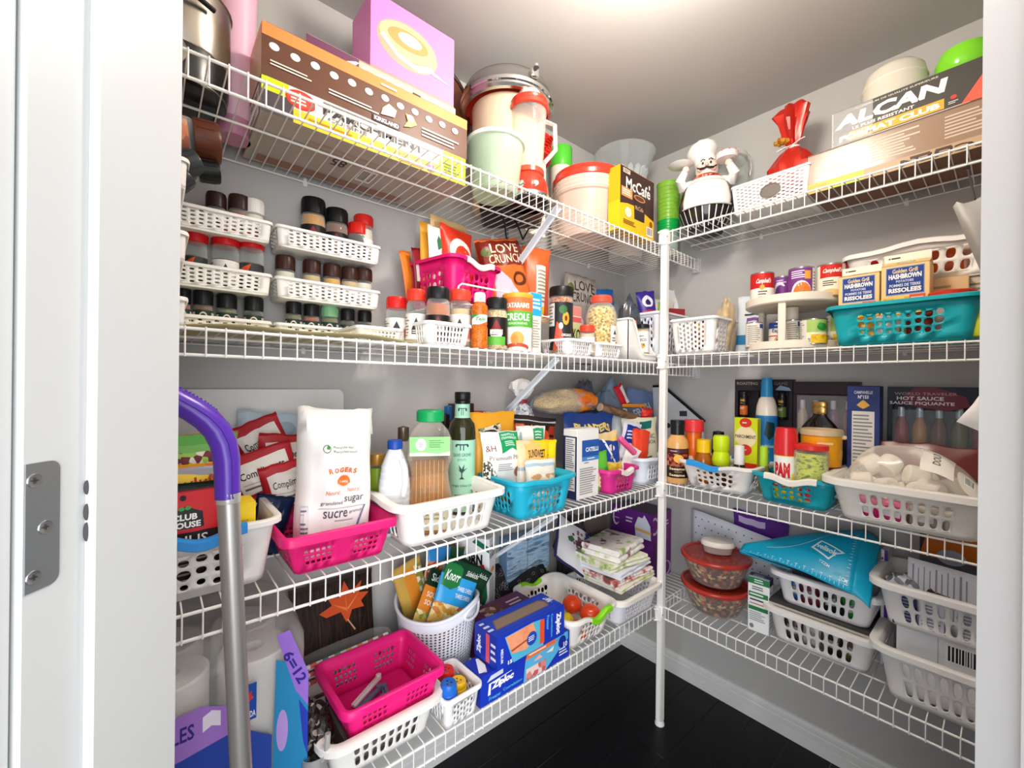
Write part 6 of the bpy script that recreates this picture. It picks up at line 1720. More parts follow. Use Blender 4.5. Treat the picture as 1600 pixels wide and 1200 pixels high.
obj('sack', crinkle([(.050, 0), (.056, .06), (.055, .20), (.050, .265), (.034, .295), (.016, .315), (.013, .322)], 5, .25), mottle(['#dfe0e4', '#b9bcc6', '#8a8e9c', '#e9e9ea', '#cfd1d8'], 110, .35), cf, sharp=25)
obj('twist', crinkle([(.013, .328), (.024, .345), (.040, .368), (.036, .392), (.018, .404), (.006, .408)], 6, .55, folds=5), mat('#e6e4e2', .4), cf, sharp=25)
obj('tie', MB().lathe([(.014, .314), (.022, .317), (.022, .328), (.014, .331)], 16, cap=False), mat('#9a2a3c', .35), cf)

bubble('magenta bubble-hole basket with cream grip near the post', (1.300, .972, z0), 0, .172, .150, .086, '#d8308a', '#f2e2dc', nF=5, nS=5, dip={'F': -.010})
bubble('pale blue-white bubble-hole basket beside the post', (1.520, .985, z0), 0, .185, .165, .105, '#e6edf8', nF=5, nS=5, grips='', dip={'F': -.004})
mg = lambda *a, **k: pouch(*a, group='packets in the magenta basket', **k)
mg('pasta_bag', 'clear bag of yellow shell pasta with navy label in the magenta basket', 'bag', (1.315, .965, zb), .120, .205, .05, RAD(-16), RAD(-4), RAD(-8), '#e2c26a', [('r', .0, .0, 1, .45, mottle(['#f0c83a', '#e2b02a', '#f6da6a'], 70)), ('p', [(-.0, .55), (.1, .92), (.95, .80), (.85, .42)], '#1f3f8f'), ('p', [(.30, .90), (.38, .90), (.70, .44), (.60, .46)], '#dfe4f2'), ('e', .62, .72, .12, .06, '#e8d2c6'), ('r', 0, .9, 1, 1, '#d9bc8a')], seed=101, wr=.3)
mg('soup_packet', 'green and cream packet at the left of the magenta basket', 'bag', (1.245, .950, zb), .075, .140, .03, RAD(-8), RAD(-4), RAD(-6), '#5fb83a', [('p', [(0, .2), (0, .7), (.9, .1), (.7, 0)], '#f2dcae'), ('r', .6, .0, .8, .6, '#3a9a3a')], seed=102)
mg('white_packet', 'white packet leaning at the right of the magenta basket', 'bag', (1.372, .965, zb + .01), .070, .150, .02, RAD(-20), RAD(-6), RAD(30), '#f1eee9', [('r', .55, .05, .9, .2, '#9fb6c4')], seed=103)
pp = thing('bag_clip', 'long pink bag clip lying across the pasta bag', 'clip', (1.372, .935, z0 + .160), 0, None, (0, RAD(38), RAD(-10)))
obj('bar', MB().box((0, 0, 0), (.110, .012, .018), 0, .004), mat('#f0609c', .35), pp)
obj('lower_bar', MB().box((.002, .008, -.006), (.106, .008, .010), 0, .002), mat('#e2407e', .35), pp)
qb = lambda *a, **k: pouch(*a, group='bags heaped beside the post', **k)
qb('quinoa_bag', 'cream pouch lettered ORGANIC QUINOA with salad picture beside the post', 'bag', (1.555, .985, zb), .165, .248, .05, RAD(-26), RAD(-5), RAD(-2), '#e6e2c4', [('p', [(.42, .80), (.48, .92), (.84, .95), (.78, .82)], '#1f6a66'), ('t', 'ORGANIC', .30, .655, .86, .73, '#3a2c24', .0), ('t', 'QUINOA', .36, .555, .86, .63, '#3a2c24', .0), ('r', .1, .0, 1, .36, mottle(['#c98a7a', '#e6ddd0', '#5f7a3a', '#b5503a', '#efe6da'], 60)), ('p', [(.1, .3), (.3, .56), (.62, .42), (.5, .25)], '#3f6a32')], seed=111, wr=.3)
qb('crisp_bag', 'crumpled red-orange packet left of the quinoa pouch', 'bag', (1.470, .962, zb + .02), .085, .185, .03, RAD(-20), RAD(-4), RAD(10), '#e5492e', seed=112, wr=.6)
qb('cookie_bag', 'navy and white wrapper between the pasta bag and the quinoa pouch', 'bag', (1.440, 1.000, zb + .01), .090, .228, .03, RAD(-18), RAD(-4), RAD(14), '#e4e4f0', [('p', [(.05, .62), (.2, .95), (.95, .92), (.9, .62)], '#1f3a94'), ('l', .2, .68, .8, .86, 3, '#e0e4f2')], seed=113, wr=.3)
qb('white_bag', 'crumpled white bag behind the quinoa pouch', 'bag', (1.520, 1.060, z0), .12, .282, .04, RAD(-18), RAD(-3), RAD(-6), '#d9dde2', seed=114, wr=.6)
lump('clear_bag', 'grey-blue clear bag heaped high in the corner left of the post', 'bag', (1.555, 1.165, z0), (.20, .14, .395), clear('#8fa6bd', .45, .1, .5), 115, .3, inner=mottle(['#5a6a80', '#a8b4c4', '#cfd8e2', '#4a5266'], 18))
lump('clear_bag', 'dark smoky bag end beside the blue-grey one at the back', 'bag', (1.42, 1.185, z0), (.14, .10, .385), clear('#6a6e7c', .5, .1, .5), 116, .3, inner=mottle(['#3c4252', '#8a93a8', '#5d6a86'], 18))
for q, (dx, lab) in enumerate(((0, 'upper brown cardboard tube lying on the bags left of the corner'), (.03, 'lower brown cardboard tube lying on the bags left of the corner'))):
    tb = thing('paper_tube', lab, 'tube', (1.435 + dx, 1.085 - .04 * q, z0 + .292 - .018 * q), 0, 'brown tubes on the bags', (0, RAD(14), RAD(-12)))
    obj('body', MB().tube([(-.10, 0, 0), (.10, 0, 0)], .016, 14), mottle(['#7d5f48', '#8f6f54', '#6a4f3c'], 40, .5), tb)
    obj('end_cap', MB().tube([(-.103, 0, 0), (-.098, 0, 0)], .0165, 14), mat('#c9b49a', .5), tb)
oc = thing('bag_clip', 'orange bag clip on top of the bags in the corner', 'clip', (1.590, 1.055, z0 + .300), RAD(-24))
obj('bar', MB().box((0, 0, 0), (.115, .010, .014), 0, .003), mat('#ef9a2c', .35), oc)
obj('teeth', MB().box((0, -.006, -.002), (.108, .004, .008), 0, .001), mat('#dd861c', .35), oc)
rd = pouch('red_strip', 'twisted red and white wrapper strip standing in the corner', 'wrapper', (1.595, 1.09, z0 + .285), .045, .115, .015, RAD(-24), 0, RAD(-28), '#c9202c', [('r', .6, .2, 1, .9, '#e9e4e6')], seed=117, wr=.5)
rx_ = pouch('red_wrapper', 'crumpled red wrapper under the orange clip', 'wrapper', (1.622, 1.015, z0 + .235), .06, .055, .03, RAD(-24), 0, RAD(6), '#d62a26', seed=118, wr=.7)
pouch('striped_bag', 'clear bag with blue and white lettering at the back left of the post', 'bag', (1.690, 1.125, z0 + .02), .16, .350, .05, RAD(-30), RAD(-4), RAD(10), '#6f86b0', [('T', 'FRESH', .5, .74, .6, .12, 35, '#e6edf5', .02), ('T', 'SELECT', .55, .58, .6, .12, 35, '#22306a', .02), ('r', .2, .3, .8, .5, '#2f4a94')], seed=119, wr=.4)
lb = thing('flat_envelope', 'white flat box with black edge leaning in the corner right of the post', 'box', (1.775, .935, z0), 0, None, (0, RAD(-3), -pi / 2))
obj('panel', MB().prism([(-.12, 0), (.11, 0), (.11, .235), (-.07, .385), (-.12, .385)], -.006, .006), mat('#c9ced4', .4), lb)
obj('black_edge', MB().tube([(.113, 0, .232), (-.07, 0, .389), (-.12, 0, .389)], .0075, 8), mat('#17181c', .4), lb)
prints(lb, face((-.12, -.0062, 0), (.23, 0, 0), (0, 0, .385), (0, -1, 0)), [('e', .3, .55, .06, .03, '#2a2c44'), ('e', .5, .5, .06, .03, '#2a2c44'), ('r', .55, .66, .7, .72, '#3a3c44')], (.23, .385))

# ================================================================ third shelf, right wall
z0 = ZR[2]
zb = z0 + .006
x, y, r, h = RF(1042, 1077, 655, z0, X=1.545)
ps = [(0, 0), (r * .95, 0), (r, .004), (r, h * .62), (r * .92, h * .68), (r * .60, h * .76), (r * .56, h * .78)]
lathe_thing('dressing_bottle', 'tan sesame dressing bottle with tall black cap just right of the post', 'bottle', (x, y, z0),
            [('body', ps, mat('#dba765', .15)), ('cap', [(r * .58, h * .765), (r * .64, h * .77), (r * .63, h * .90), (r * .66, h * .905), (r * .66, h * .985), (r * .6, h), (0, h)], mat('#1a1b1e', .3))],
            [(r, h * .09, h * .555, -130, 130, [('r', 0, 0, 1, 1, '#2c1714'), ('r', 0, .86, 1, .97, '#5a2430'), ('l', .36, .89, .56, .94, 1, '#e6d2cf'), ('r', .28, .40, .74, .82, mottle(['#b5553c', '#7d2c22', '#d98a6a', '#5a1c18'], 90)), ('e', .53, .66, .10, .14, '#f0b03a'), ('t', 'Sesame', .34, .27, .66, .36, '#f0d9a8', .03), ('l', .45, .19, .6, .24, 1, '#a88a6a'), ('t', 'Sesame', .34, .06, .66, .15, '#f0d9a8', .03)])])
bubble('white bubble-hole bin with sky blue grip beside the dressing bottle', (1.612, .676, z0), -pi / 2, .250, .215, .095, '#ebe6e0', '#2f97e0', nF=6, nS=5, taper=.80, gripw=(.04, .62), dip={'F': -.012})
cd_ = 'condiments in the bin with sky blue grip'
x, y, r, h = RF(1068, 1101, 655, zb, X=1.625)
lathe_thing('sauce_tube', 'orange sauce squeeze bottle standing on its wide red cap end up', 'bottle', (x, y, zb), [('body', [(0, 0), (r * .5, 0), (r * .52, h * .1), (r * .80, h * .80), (r * .80, h * .82)], mat('#e06a1c', .2)), ('cap', [(r * .86, h * .80), (r, h * .81), (r, h * .97), (r * .9, h), (0, h)], mat('#d9353a', .3))], group=cd_)
x, y, r, h = RF(1085, 1116, 684, zb, X=1.588)
ph_ = [(0, 0), (r * .95, 0), (r, .004), (r, h * .42), (r * .92, h * .55), (r * .62, h * .70), (r * .58, h * .72)]
lathe_thing('honey_bottle', 'amber honey bottle with yellow cap in the white bin', 'bottle', (x, y, zb), [('body', ph_, mat('#a85a16', .08)), ('cap', [(r * .70, h * .69), (r * .74, h * .70), (r * .74, h * .98), (0, h)], mat('#f4c318', .3))], group=cd_)
x, y, r, h = RF(1112, 1144, 679, zb, X=1.592)
lathe_thing('bear_bottle', 'dark syrup bottle with lime yellow bear-shaped cap', 'bottle', (x, y, zb), [('body', [(0, 0), (r * .95, 0), (r, .004), (r, h * .30), (r * .8, h * .44)], mat('#4a2c1c', .08)),
            ('cap', [(r * .80, h * .40), (r * .86, h * .42), (r * .92, h * .52), (r * .80, h * .64), (r * .72, h * .68), (r * .82, h * .72), (r * .82, h * .96), (r * .7, h), (0, h)], mat('#c8e01e', .3))], group=cd_)
for nm, lab, a, b, t, X_, cc, bc_, kc in (('flavour_bottle', 'small black-capped bottle behind the bear cap', 1113, 1134, 672, 1.675, '#191919', '#241c18', .80), ('vanilla_bottle', 'dark bottle with white cap beside the parchment carton', 1147, 1166, 694, 1.560, '#eeece8', '#24150f', .55), ('essence_bottle', 'tiny bottle with lime green cap at the right end of the white bin', 1187, 1203, 696, 1.605, '#b4dc3a', '#7d7a3a', .55)):
    x, y, r, h = RF(a, b, t, zb, X=X_)
    lathe_thing(nm, lab, 'bottle', (x, y, zb), [('body', [(0, 0), (r * .95, 0), (r, .003), (r, h * kc), (r * .8, h * (kc + .06))], mat(bc_, .1)), ('cap', [(r * .85, h * kc), (r * .9, h * (kc + .02)), (r * .84, h * .98), (0, h)], mat(cc, .35))], group=cd_)
carton('parchment_box', 'small lime parchment carton with red medallion in the white bin', 'box', (1.678, .629, zb), .080, .035, .248, -pi / 2, '#d2dc1a', {
    'F': [('e', .5, .72, .46, .16, '#efdcb4'), ('e', .5, .93, .26, .07, '#d9342a'), ('l', .36, .91, .64, .95, 1, '#f2d9c8'), ('t', 'PARCHMENT', .06, .70, .94, .75, '#3a3a2c', .02), ('e', .5, .53, .28, .08, '#d9342a'), ('l', .36, .51, .64, .55, 1, '#f2d9c8'), ('r', 0, 0, 1, .34, '#cf2f24')]})
x, y, r, h = RF(1181, 1216, 590, z0, X=1.742)
psp = [(0, 0), (r * .96, 0), (r, .004), (r, h * .60), (r * .99, h * .66), (r * .92, h * .74), (r * .74, h * .80), (r * .52, h * .83)]
lathe_thing('spray_can', 'tall blue and white spray can before the gift sets', 'can', (x, y, z0),
            [('body', psp, mat('#e9ddd0', .25)), ('cap', [(r * .56, h * .82), (r * .58, h * .83), (r * .52, h * .94), (r * .52, h * .955), (r * .44, h), (0, h)], mat('#2d8fc8', .3))],
            [(interp(psp), .004, h * .655, -140, 140, [('r', 0, 0, 1, 1, '#1f7fc0'), ('r', 0, .62, 1, .97, '#1c6fae'), ('p', [(.46, .74), (.50, .92), (.66, .90), (.64, .72), (.55, .66)], '#0f2f2c'), ('t', 'Conditioner', .34, .55, .68, .60, '#dceaf5', .01), ('l', .36, .47, .64, .52, 1, '#cfe4f2'), ('l', .36, .36, .62, .42, 1, '#cfe4f2'), ('l', .38, .20, .64, .28, 2, '#cfe4f2')])])


def gift_box(label, y0, y1, X_, ztop, zwin, col, depth=.034):
    """open-fronted presentation box on the wall side: header, frame and a recess"""
    w, h = y0 - y1, ztop - z0
    t = thing('gift_box', label, 'box', (X_ + depth / 2, (y0 + y1) / 2, z0), -pi / 2)
    m = mat(col, .35)
    zw = zwin - z0
    obj('back_panel', MB().box((0, depth / 2 - .0015, h / 2), (w, .003, h), 0, .0005), m, t)
    obj('lower_panel', MB().box((0, 0, zw / 2), (w, depth - .004, zw), 0, .001), m, t)
    obj('header', MB().box((0, 0, h - .022), (w, depth - .004, .044), 0, .001), m, t)
    for sx in (-1, 1):
        obj('side_frame', MB().box((sx * (w / 2 - .006), 0, (zw + h - .044) / 2), (.012, depth - .004, h - .044 - zw), 0, .0008), m, t)
    return t, w, h


gt, gw, gh = gift_box('black seasoning gift box with three small jars on display', .716, .515, 1.778, 1.329, 1.180, '#26222a')
prints(gt, face((-gw / 2, -.0153, gh - .044), (gw, 0, 0), (0, 0, .044), (0, -1, 0)), [('t', 'ROASTING', .04, .52, .42, .78, '#8a8078', .02), ('t', 'WILD GAME', .46, .52, .92, .78, '#6a625c', .02), ('p', [(.72, .1), (.80, .5), (.95, .3), (.98, .05)], '#7f98b0')], (gw, .044))
for yy_, c1, nm in ((.682, '#d2652c', 'orange'), (.615, '#8a2a26', 'dark red'), (.549, '#5f7a34', 'green')):
    jar('small seasoning jar with %s label in the black gift box' % nm, (1.7815, yy_, 1.1805), .0128 if False else .0135, .100, lid='#151314', lidh=.012, content=c1, fill=.8, neck=.97, shoulder=.03, glass=mat('#1d1816', .15), lab=[('r', 0, 0, 1, 1, '#1a1615'), ('t', "Cabela's", .30, .74, .70, .88, '#e0b04a', .03), ('l', .36, .62, .64, .70, 1, '#c9a24a'), ('r', 0, .10, 1, .54, c1), ('l', .32, .36, .68, .48, 2, '#f0d9c4')], lz=(.02, .84), rz=-pi / 2 - .15, group='jars in the black gift box')
gt2, gw2, gh2 = gift_box('dark plum gift box with window onto bottles behind the liqueur', .509, .322, 1.762, 1.321, 1.130, '#2c1f29', .045)
for yy_, c1, lab in ((.485, '#c9b8a0', 'pale bottle in the plum gift box window'), (.445, '#8a3a3e', 'reddish bottle in the plum gift box window'), (.395, '#7a4a72', 'mauve bottle in the plum gift box window'), (.352, '#5f2a2c', 'wine-dark bottle in the plum gift box window')):
    lathe_thing('sample_bottle', lab, 'bottle', (1.785, yy_, 1.1305), [('body', [(0, 0), (.015, 0), (.016, .003), (.016, .075), (.007, .098)], mat(c1, .15)), ('cap', [(.008, .096), (.008, .125), (0, .126)], mat('#d9cfe0', .25))], group='bottles in the plum gift box')
obj('window_film', MB().box((0, -.0215, (gh2 - .044 + .218) / 2 - .010), (gw2 - .026, .0006, gh2 - .044 - .206)), clear('#ffffff', .10, .05, .4), gt2)
carton('pasta_carton', 'tall navy carton with gold emblem and white panel between the gift boxes', 'box', (1.716, .2985, z0), .081, .045, .375, -pi / 2, '#2b3a74', {
    'F': [('t', 'CAMPANELLE', .22, .935, .78, .96, '#d9dce8', .02), ('t', 'N°153', .34, .895, .66, .925, '#f2f2f4', .03), ('p', [(.30, .84), (.42, .87), (.5, .885), (.58, .87), (.70, .84), (.58, .82), (.5, .81), (.42, .82)], '#e8b54a'), ('r', .16, .10, .84, .79, '#e4e0da'), ('l', .20, .30, .80, .77, 16, '#8f8c88'), ('r', .16, .10, .84, .24, '#6f7488')],
    'R': [('r', 0, 0, 1, 1, '#232f60')]})
gt3, gw3, gh3 = gift_box('dark blue hot sauce gift box with red ribbon print and row of bottles', .252, -.020, 1.768, 1.306, 1.125, '#1b2030', .045)
prints(gt3, face((-gw3 / 2, -.0208, gh3 - .070), (gw3, 0, 0), (0, 0, .070), (0, -1, 0)), [('r', 0, .36, 1, 1, '#1b2030'), ('p', [(.10, .30), (.22, .95), (.40, .98), (.62, .60), (.66, .20), (.50, .0), (.30, .1)], '#6f1f30'), ('t', 'WORLD TRAVELER', .06, .64, .56, .76, '#b98a94', .01), ('t', 'HOT SAUCE', .08, .42, .46, .58, '#e6dfe2', .02), ('t', 'SAUCE PIQUANTE', .02, .20, .54, .36, '#e6dfe2', .02)], (gw3, .07))
for q in range(6):
    lathe_thing('hot_sauce_bottle', ('red', 'amber', 'brown', 'olive', 'crimson', 'rust')[q] + '-filled hot sauce bottle in the blue gift box', 'bottle', (1.792, .222 - .042 * q, 1.1255),
                [('body', [(0, 0), (.0165, 0), (.0175, .003), (.0175, .060), (.009, .084), (.008, .094)], mat(('#a83428', '#c98a4a', '#7a4a34', '#6f6a34', '#8a2430', '#a85a34')[q], .12)), ('cap', [(.0088, .088), (.0088, .116), (.008, .118), (0, .118)], mat('#c9d2de', .15, .4))], group='bottles in the hot sauce gift box')
obj('blister_film', MB().grid(lambda u, v: Vector((-gw3 / 2 + .012 + (gw3 - .024) * u, -.0215 - .004 * abs(sin(u * 6 * pi)), .20 + (gh3 - .27) * v)), 48, 2), clear('#dfeaf6', .16, .04, .6), gt3)

bubble('teal bubble-hole bin with cream grip holding cooking spray and peppers', (1.606, .437, z0), -pi / 2, .212, .215, .092, '#189fae', '#efe8de', nF=5, nS=5, gripw=(.06, .94), taper=.82)
te = 'things in the teal bin'
x, y, r, h = RF(1210, 1249, 667, zb, X=1.560)
lathe_thing('cooking_spray', 'yellow cooking spray can with red cap lettered PAM', 'can', (x, y, zb), [('body', [(0, 0), (r * .95, 0), (r * .97, .004), (r * .97, h * .62), (r * .9, h * .66)], mat('#f2d41c', .25)), ('cap', [(r * .92, h * .62), (r, h * .63), (r, h * .72), (r * .94, h * .90), (r * .82, h), (0, h)], mat('#d8262c', .25))],
            [(r * .975, .004, h * .615, -120, 120, [('r', 0, .62, 1, 1, '#ece9e2'), ('r', .22, .30, .62, .98, '#f1eee8'), ('t', 'PAM', .26, .52, .58, .86, '#c8202a', .06), ('r', .22, .30, .62, .46, '#b51f28'), ('t', 'ORIGINAL', .25, .33, .59, .42, '#f4e8e4', .03), ('p', [(.36, .30), (.44, .30), (.40, .2)], '#b51f28')])], group=te)
x, y, r, h = RF(1241, 1297, 692, zb, X=1.563)
jar('jar of sliced yellow-green peppers with red lid in the teal bin', (x, y, zb), r, h, lid='#d8302c', lidh=.016, content=mottle(['#3c4a16', '#8f9a1f', '#d6dc5a', '#c9c83a', '#7d8a1f'], 55, .3, .3, 'noise', (1, 1, 2)), fill=.86, neck=.90, shoulder=.08, lidr=r * .98, name='pepper_jar',
    lab=[('e', .5, .5, .22, .46, '#c9222c'), ('t', 'Mezzetta', .36, .42, .64, .60, '#f4ece6', .03, .15)], lz=(.08, .42), la=(-90, 90), group=te)
x, y, r, h = RF(1250, 1320, 668, zb, X=1.650)
tb_ = lathe_thing('yellow_tub', 'mustard yellow tub with maroon panel behind the peppers', 'tub', (x, y, zb), [('body', [(0, 0), (r * .84, 0), (r * .87, .005), (r * .95, h * .93)], mat('#eba21c', .35)), ('rim', [(r * .94, h * .91), (r, h * .92), (r, h * .96), (r * .96, h), (r * .90, h * .97), (r * .86, h * .9)], mat('#cbb58e', .35))],
            [(interp([(r * .87, .005), (r * .95, h * .93)]), h * .1, h * .90, -110, 110, [('r', .56, .18, .98, .50, '#6a2118'), ('l', .45, .86, .65, .94, 1, '#f2d9a0'), ('e', .82, .70, .07, .10, '#f2b84a'), ('t', 'by', .16, .52, .28, .66, '#2a1c12', .02)])], group=te)
obj('tab', MB().box((r * .98, -.01, h * .90), (.016, .016, .012), 0, .003), mat('#d9bc8a', .4), tb_)
x, y, r, h = RF(1246, 1319, 627, z0, X=1.733)
lathe_thing('liqueur_bottle', 'round-shouldered black liqueur bottle with gold cap', 'bottle', (x, y, z0), [('body', [(0, 0), (r * .95, 0), (r, .006), (r, h * .62), (r * .9, h * .70), (r * .62, h * .78), (r * .34, h * .84), (r * .26, h * .88), (r * .26, h * .90)], mat('#14120f', .06)), ('cap', [(r * .30, h * .87), (r * .33, h * .875), (r * .33, h * .93), (r * .29, h * .94), (r * .34, h * .95), (r * .34, h * .99), (r * .28, h), (0, h)], mat('#c09a55', .25, .9))],
            [(interp([(r, h * .62), (r * .9, h * .70), (r * .62, h * .78)]), h * .63, h * .70, -60, 60, [('l', .1, .2, .9, .7, 1, '#8a8478')])], sy=.36, rz=-pi / 2, group=None)

slotted('large white laundry-style basket holding a bag of marshmallows', (1.620, .178, z0), -pi / 2, .318, .300, .114, '#f2ede4', nF=8, nS=7, rx=.30, ry=.40, rw=.022, rh=.015, cr=.04, taper=.84, v0=.10, v1=.74)
rnd = random.Random(8)
mm_ = mesh_of('marshmallow_body', MB().lathe([(0, 0), (.022, 0), (.0265, .004), (.0275, .012), (.0275, .036), (.0265, .044), (.022, .048), (0, .0485)], 20), mat('#f2ece2', .75, 0, .15))
k = 0
mlab = 'big white marshmallow in the clear bag on the right-hand basket'
for lz_, n_, rr_ in ((.060, 6, .5), (.098, 5, .4), (.136, 3, .3)):
    for i in range(n_):
        for j in range(2 if lz_ < .13 else 1):
            yy_ = .318 - .046 * i - .02 * (lz_ > .08) - .02 * (lz_ > .12)
            xx_ = 1.535 + .060 * j + .014 * (lz_ > .08) + .03 * (lz_ > .12)
            if lz_ < .08 and i == 5 and j == 0:
                continue
            o = put('marshmallow', mm_, None, (xx_, yy_, z0 + lz_), (RAD(rnd.uniform(30, 120)), RAD(rnd.uniform(-40, 40)), RAD(rnd.uniform(0, 180))))
            o['label'] = mlab
            o['category'] = 'marshmallow'
            o['group'] = 'marshmallows in the clear bag'
            k += 1
mb_ = thing('marshmallow_bag', 'clear printed bag lying over the marshmallows', 'bag', (1.585, .175, z0 + .055), -pi / 2)


def film(u, v):
    a = u * 2 - 1
    yy_ = (v * 2 - 1)
    hgt = .155 * (max(0, 1 - abs(a) ** 3)) ** .6 * (max(0, 1 - abs(yy_) ** 2.4)) ** .6 * (1 - .28 * (a > .1) * (a - .1))
    return Vector((a * .150 + .005 * noise.noise(Vector((u * 5, v * 5, 1))), yy_ * .095 + .004 * noise.noise(Vector((u * 5, v * 5, 4))), hgt + .008 * noise.noise(Vector((u * 6, v * 6, 7)))))


obj('film', MB().grid(film, 30, 20), clear('#fff8ee', .20, .08, .45), mb_, sharp=80)
prints(mb_, lambda x, y, o: film(.58 + .20 * x, .14 + .42 * y) + Vector((0, -o, o)), [('r', 0, 0, 1, 1, '#efe8dc'), ('T', 'DOUX', .45, .42, .62, .18, 90, '#6a655c', .02)], (.06, .08), curved=True, off=.0015)
prints(mb_, lambda x, y, o: film(.80 + .14 * x, .10 + .25 * y) + Vector((0, -o, o)), [('e', .5, .5, .5, .5, '#d9d2c6'), ('b', .3, .3, .7, .7)], (.045, .05), name='printed_seal', curved=True, off=.0015)
pouch('red_foil_bag', 'dark red foil bag standing behind the marshmallows', 'bag', (1.690, .165, z0 + .006), .26, .205, .05, -pi / 2, RAD(-5), RAD(2), '#6f2a26', seed=131, wr=.5, rough=.25)
for q, (yy_, c, lab) in enumerate(((.262, '#c92a72', 'magenta packet seen through the slots of the large white basket'), (.205, '#d8407e', 'pink packet in the middle of the large white basket'), (.140, '#a9a49c', 'grey packet in the large white basket'), (.075, '#c9c3b8', 'pale packet at the right end of the large white basket'))):
    pouch('snack_packet', lab, 'bag', (1.508, yy_, z0 + .008), .060, .062, .018, -pi / 2, RAD(-6), RAD(8 - 5 * q), c, [('r', .2, .3, .8, .55, '#e9e2e6')], seed=140 + q, group='packets in the large white basket')

# ================================================================ bottom shelf, back wall
z0 = ZT[3]
zb = z0 + .006
# paper towels in film
pt = thing('paper_towel_pack', 'clear plastic pack of paper towels with purple band at the left of the bottom shelf', 'pack', (.102, 1.085, z0))


def sq_ball(d):
    m = max(abs(d.x), abs(d.y), abs(d.z))
    p = 6.0
    return (abs(d.x) ** p + abs(d.y) ** p + abs(d.z) ** p) ** (-1 / p) * (1 + .030 * noise.noise(d * 5 + Vector((3, 1, 2))) + .018 * noise.noise(d * 13))


fm_ = MB().ball((0, 0, .185), (.158, .145, .185), 44, 30, 0, sq_ball)
obj('film', fm_, clear('#f1eee9', .22, .10, .45), pt, sharp=80)
rl_ = mesh_of('roll_paper', MB().lathe([(.018, 0), (.060, 0), (.064, .004), (.064, .271), (.060, .275), (.018, .275), (.018, .02)], 28), paint('#efedea', .85, .35, 260))
rc_ = mesh_of('roll_core', MB().lathe([(.018, .001), (.0195, .001), (.0195, .274), (.018, .274)], 20, cap=False), mat('#a8876a', .8))
for q, (dx, dy, lab) in enumerate(((-.070, -.062, 'front left paper towel roll in the clear pack'), (.070, -.062, 'front right paper towel roll in the clear pack'), (-.070, .066, 'back left paper towel roll in the clear pack'), (.070, .066, 'back right paper towel roll in the clear pack'))):
    t = thing('paper_towel_roll', lab, 'paper towel', (.098 + dx, 1.085 + dy, z0 + .022), 0, 'paper towel rolls in the pack')
    put('paper', rl_, t)
    put('core', rc_, t)
PF = lambda x, y, o: Vector((-.150 + .30 * x, -.1475 - o, .010 + .345 * y))
prints(pt, PF, [('p', [(0, 0), (.62, 0), (.62, .66), (.40, .74), (0, .70)], '#a779d0'), ('p', [(0, 0), (.78, 0), (.78, .42), (.60, .54), (.30, .50), (0, .50)], '#2e4aa8'), ('t', 'DOUBLES', .05, .59, .37, .67, '#3a2f86', .02), ('p', [(.41, .60), (.455, .62), (.50, .60), (.50, .68), (.455, .70), (.41, .68)], '#ece6f2'),
                ('r', .585, .56, .69, .76, '#1f4fa8'), ('p', [(.638, .64), (.62, .67), (.60, .68), (.615, .70), (.612, .72), (.628, .71), (.638, .74), (.648, .71), (.664, .72), (.66, .70), (.676, .68), (.656, .67)], '#e03a34'), ('t', 'CANADA', .59, .575, .685, .61, '#f2f2f6', .02),
                ('p', [(.78, 0), (1, 0), (1, .66), (.88, .80), (.80, .84)], '#2a86b8'), ('e', .84, .42, .035, .12, '#b394d8'), ('p', [(.80, .98), (.88, .99), (1, .70), (1, .50), (.92, .62)], '#9a6fd0'), ('p', [(.94, .56), (1, .46), (1, .20), (.97, .30)], '#2b3fb0'), ('T', '6=12', .915, .76, .26, .055, -66, '#33268f', .03)], (.30, .345))

# napkins, straws, dark bag
nk = pouch('napkin_pack', 'napkin pack printed with dark planks and an orange maple leaf', 'pack', (.392, 1.185, z0), .232, .300, .030, RAD(3), RAD(-10), RAD(1), '#3a2b24', [('r', .02, .02, .98, .97, mottle(['#160e0a', '#38251b', '#100a08', '#4a3022'], 9, .5, .2, 'noise', (14, 1, 1))), ('r', .46, .02, .475, .97, '#17100d'), ('r', .76, .02, .77, .97, '#17100d'),
     ('p', [(.62, .60), (.56, .70), (.38, .69), (.30, .74), (.45, .78), (.40, .86), (.55, .83), (.62, .96), (.69, .84), (.84, .92), (.80, .82), (.93, .80), (.82, .74), (.86, .68), (.70, .69), (.65, .60)], '#d4531f'), ('p', [(.63, .69), (.615, .86), (.64, .69)], '#f0884a'), ('p', [(.62, .70), (.45, .79), (.64, .72)], '#ee7a3a'), ('p', [(.64, .72), (.80, .83), (.65, .70)], '#f0884a'), ('p', [(.63, .62), (.72, .50), (.735, .51), (.645, .62)], '#c9a27a')], seed=151, style='block', wr=.06, seam=False, rough=.6)
st = thing('straw_pack', 'clear sleeve of striped paper straws in many colours below the napkins', 'pack', (.392, 1.128, z0 + .075), RAD(3))
scol = ['#c9303a', '#e2563c', '#2a8a86', '#4fae3c', '#c9c23a', '#e88a4a', '#d8404a', '#b5283a']
for q in range(7):
    s_ = MB()
    for j in range(16):
        s_.tube([(-.118 + .0148 * j, -.006 + .010 * (q % 2), .008 + .0105 * q), (-.118 + .0148 * (j + 1), -.006 + .010 * (q % 2), .008 + .0105 * q)], .005, 8, 0 if (j + q) % 2 else 1 + min(7, j // 2), cap=False)
    obj('straw', s_, ['#f4f2ee'] + scol, st)
obj('sleeve', MB().ball((0, 0, .042), (.128, .022, .052), 30, 14, 0, lambda d: (abs(d.x) ** 6 + abs(d.y) ** 6 + abs(d.z) ** 6) ** (-1 / 6) * (1 + .04 * noise.noise(d * 7))), clear('#ffffff', .03, .06, .25), st, sharp=80)
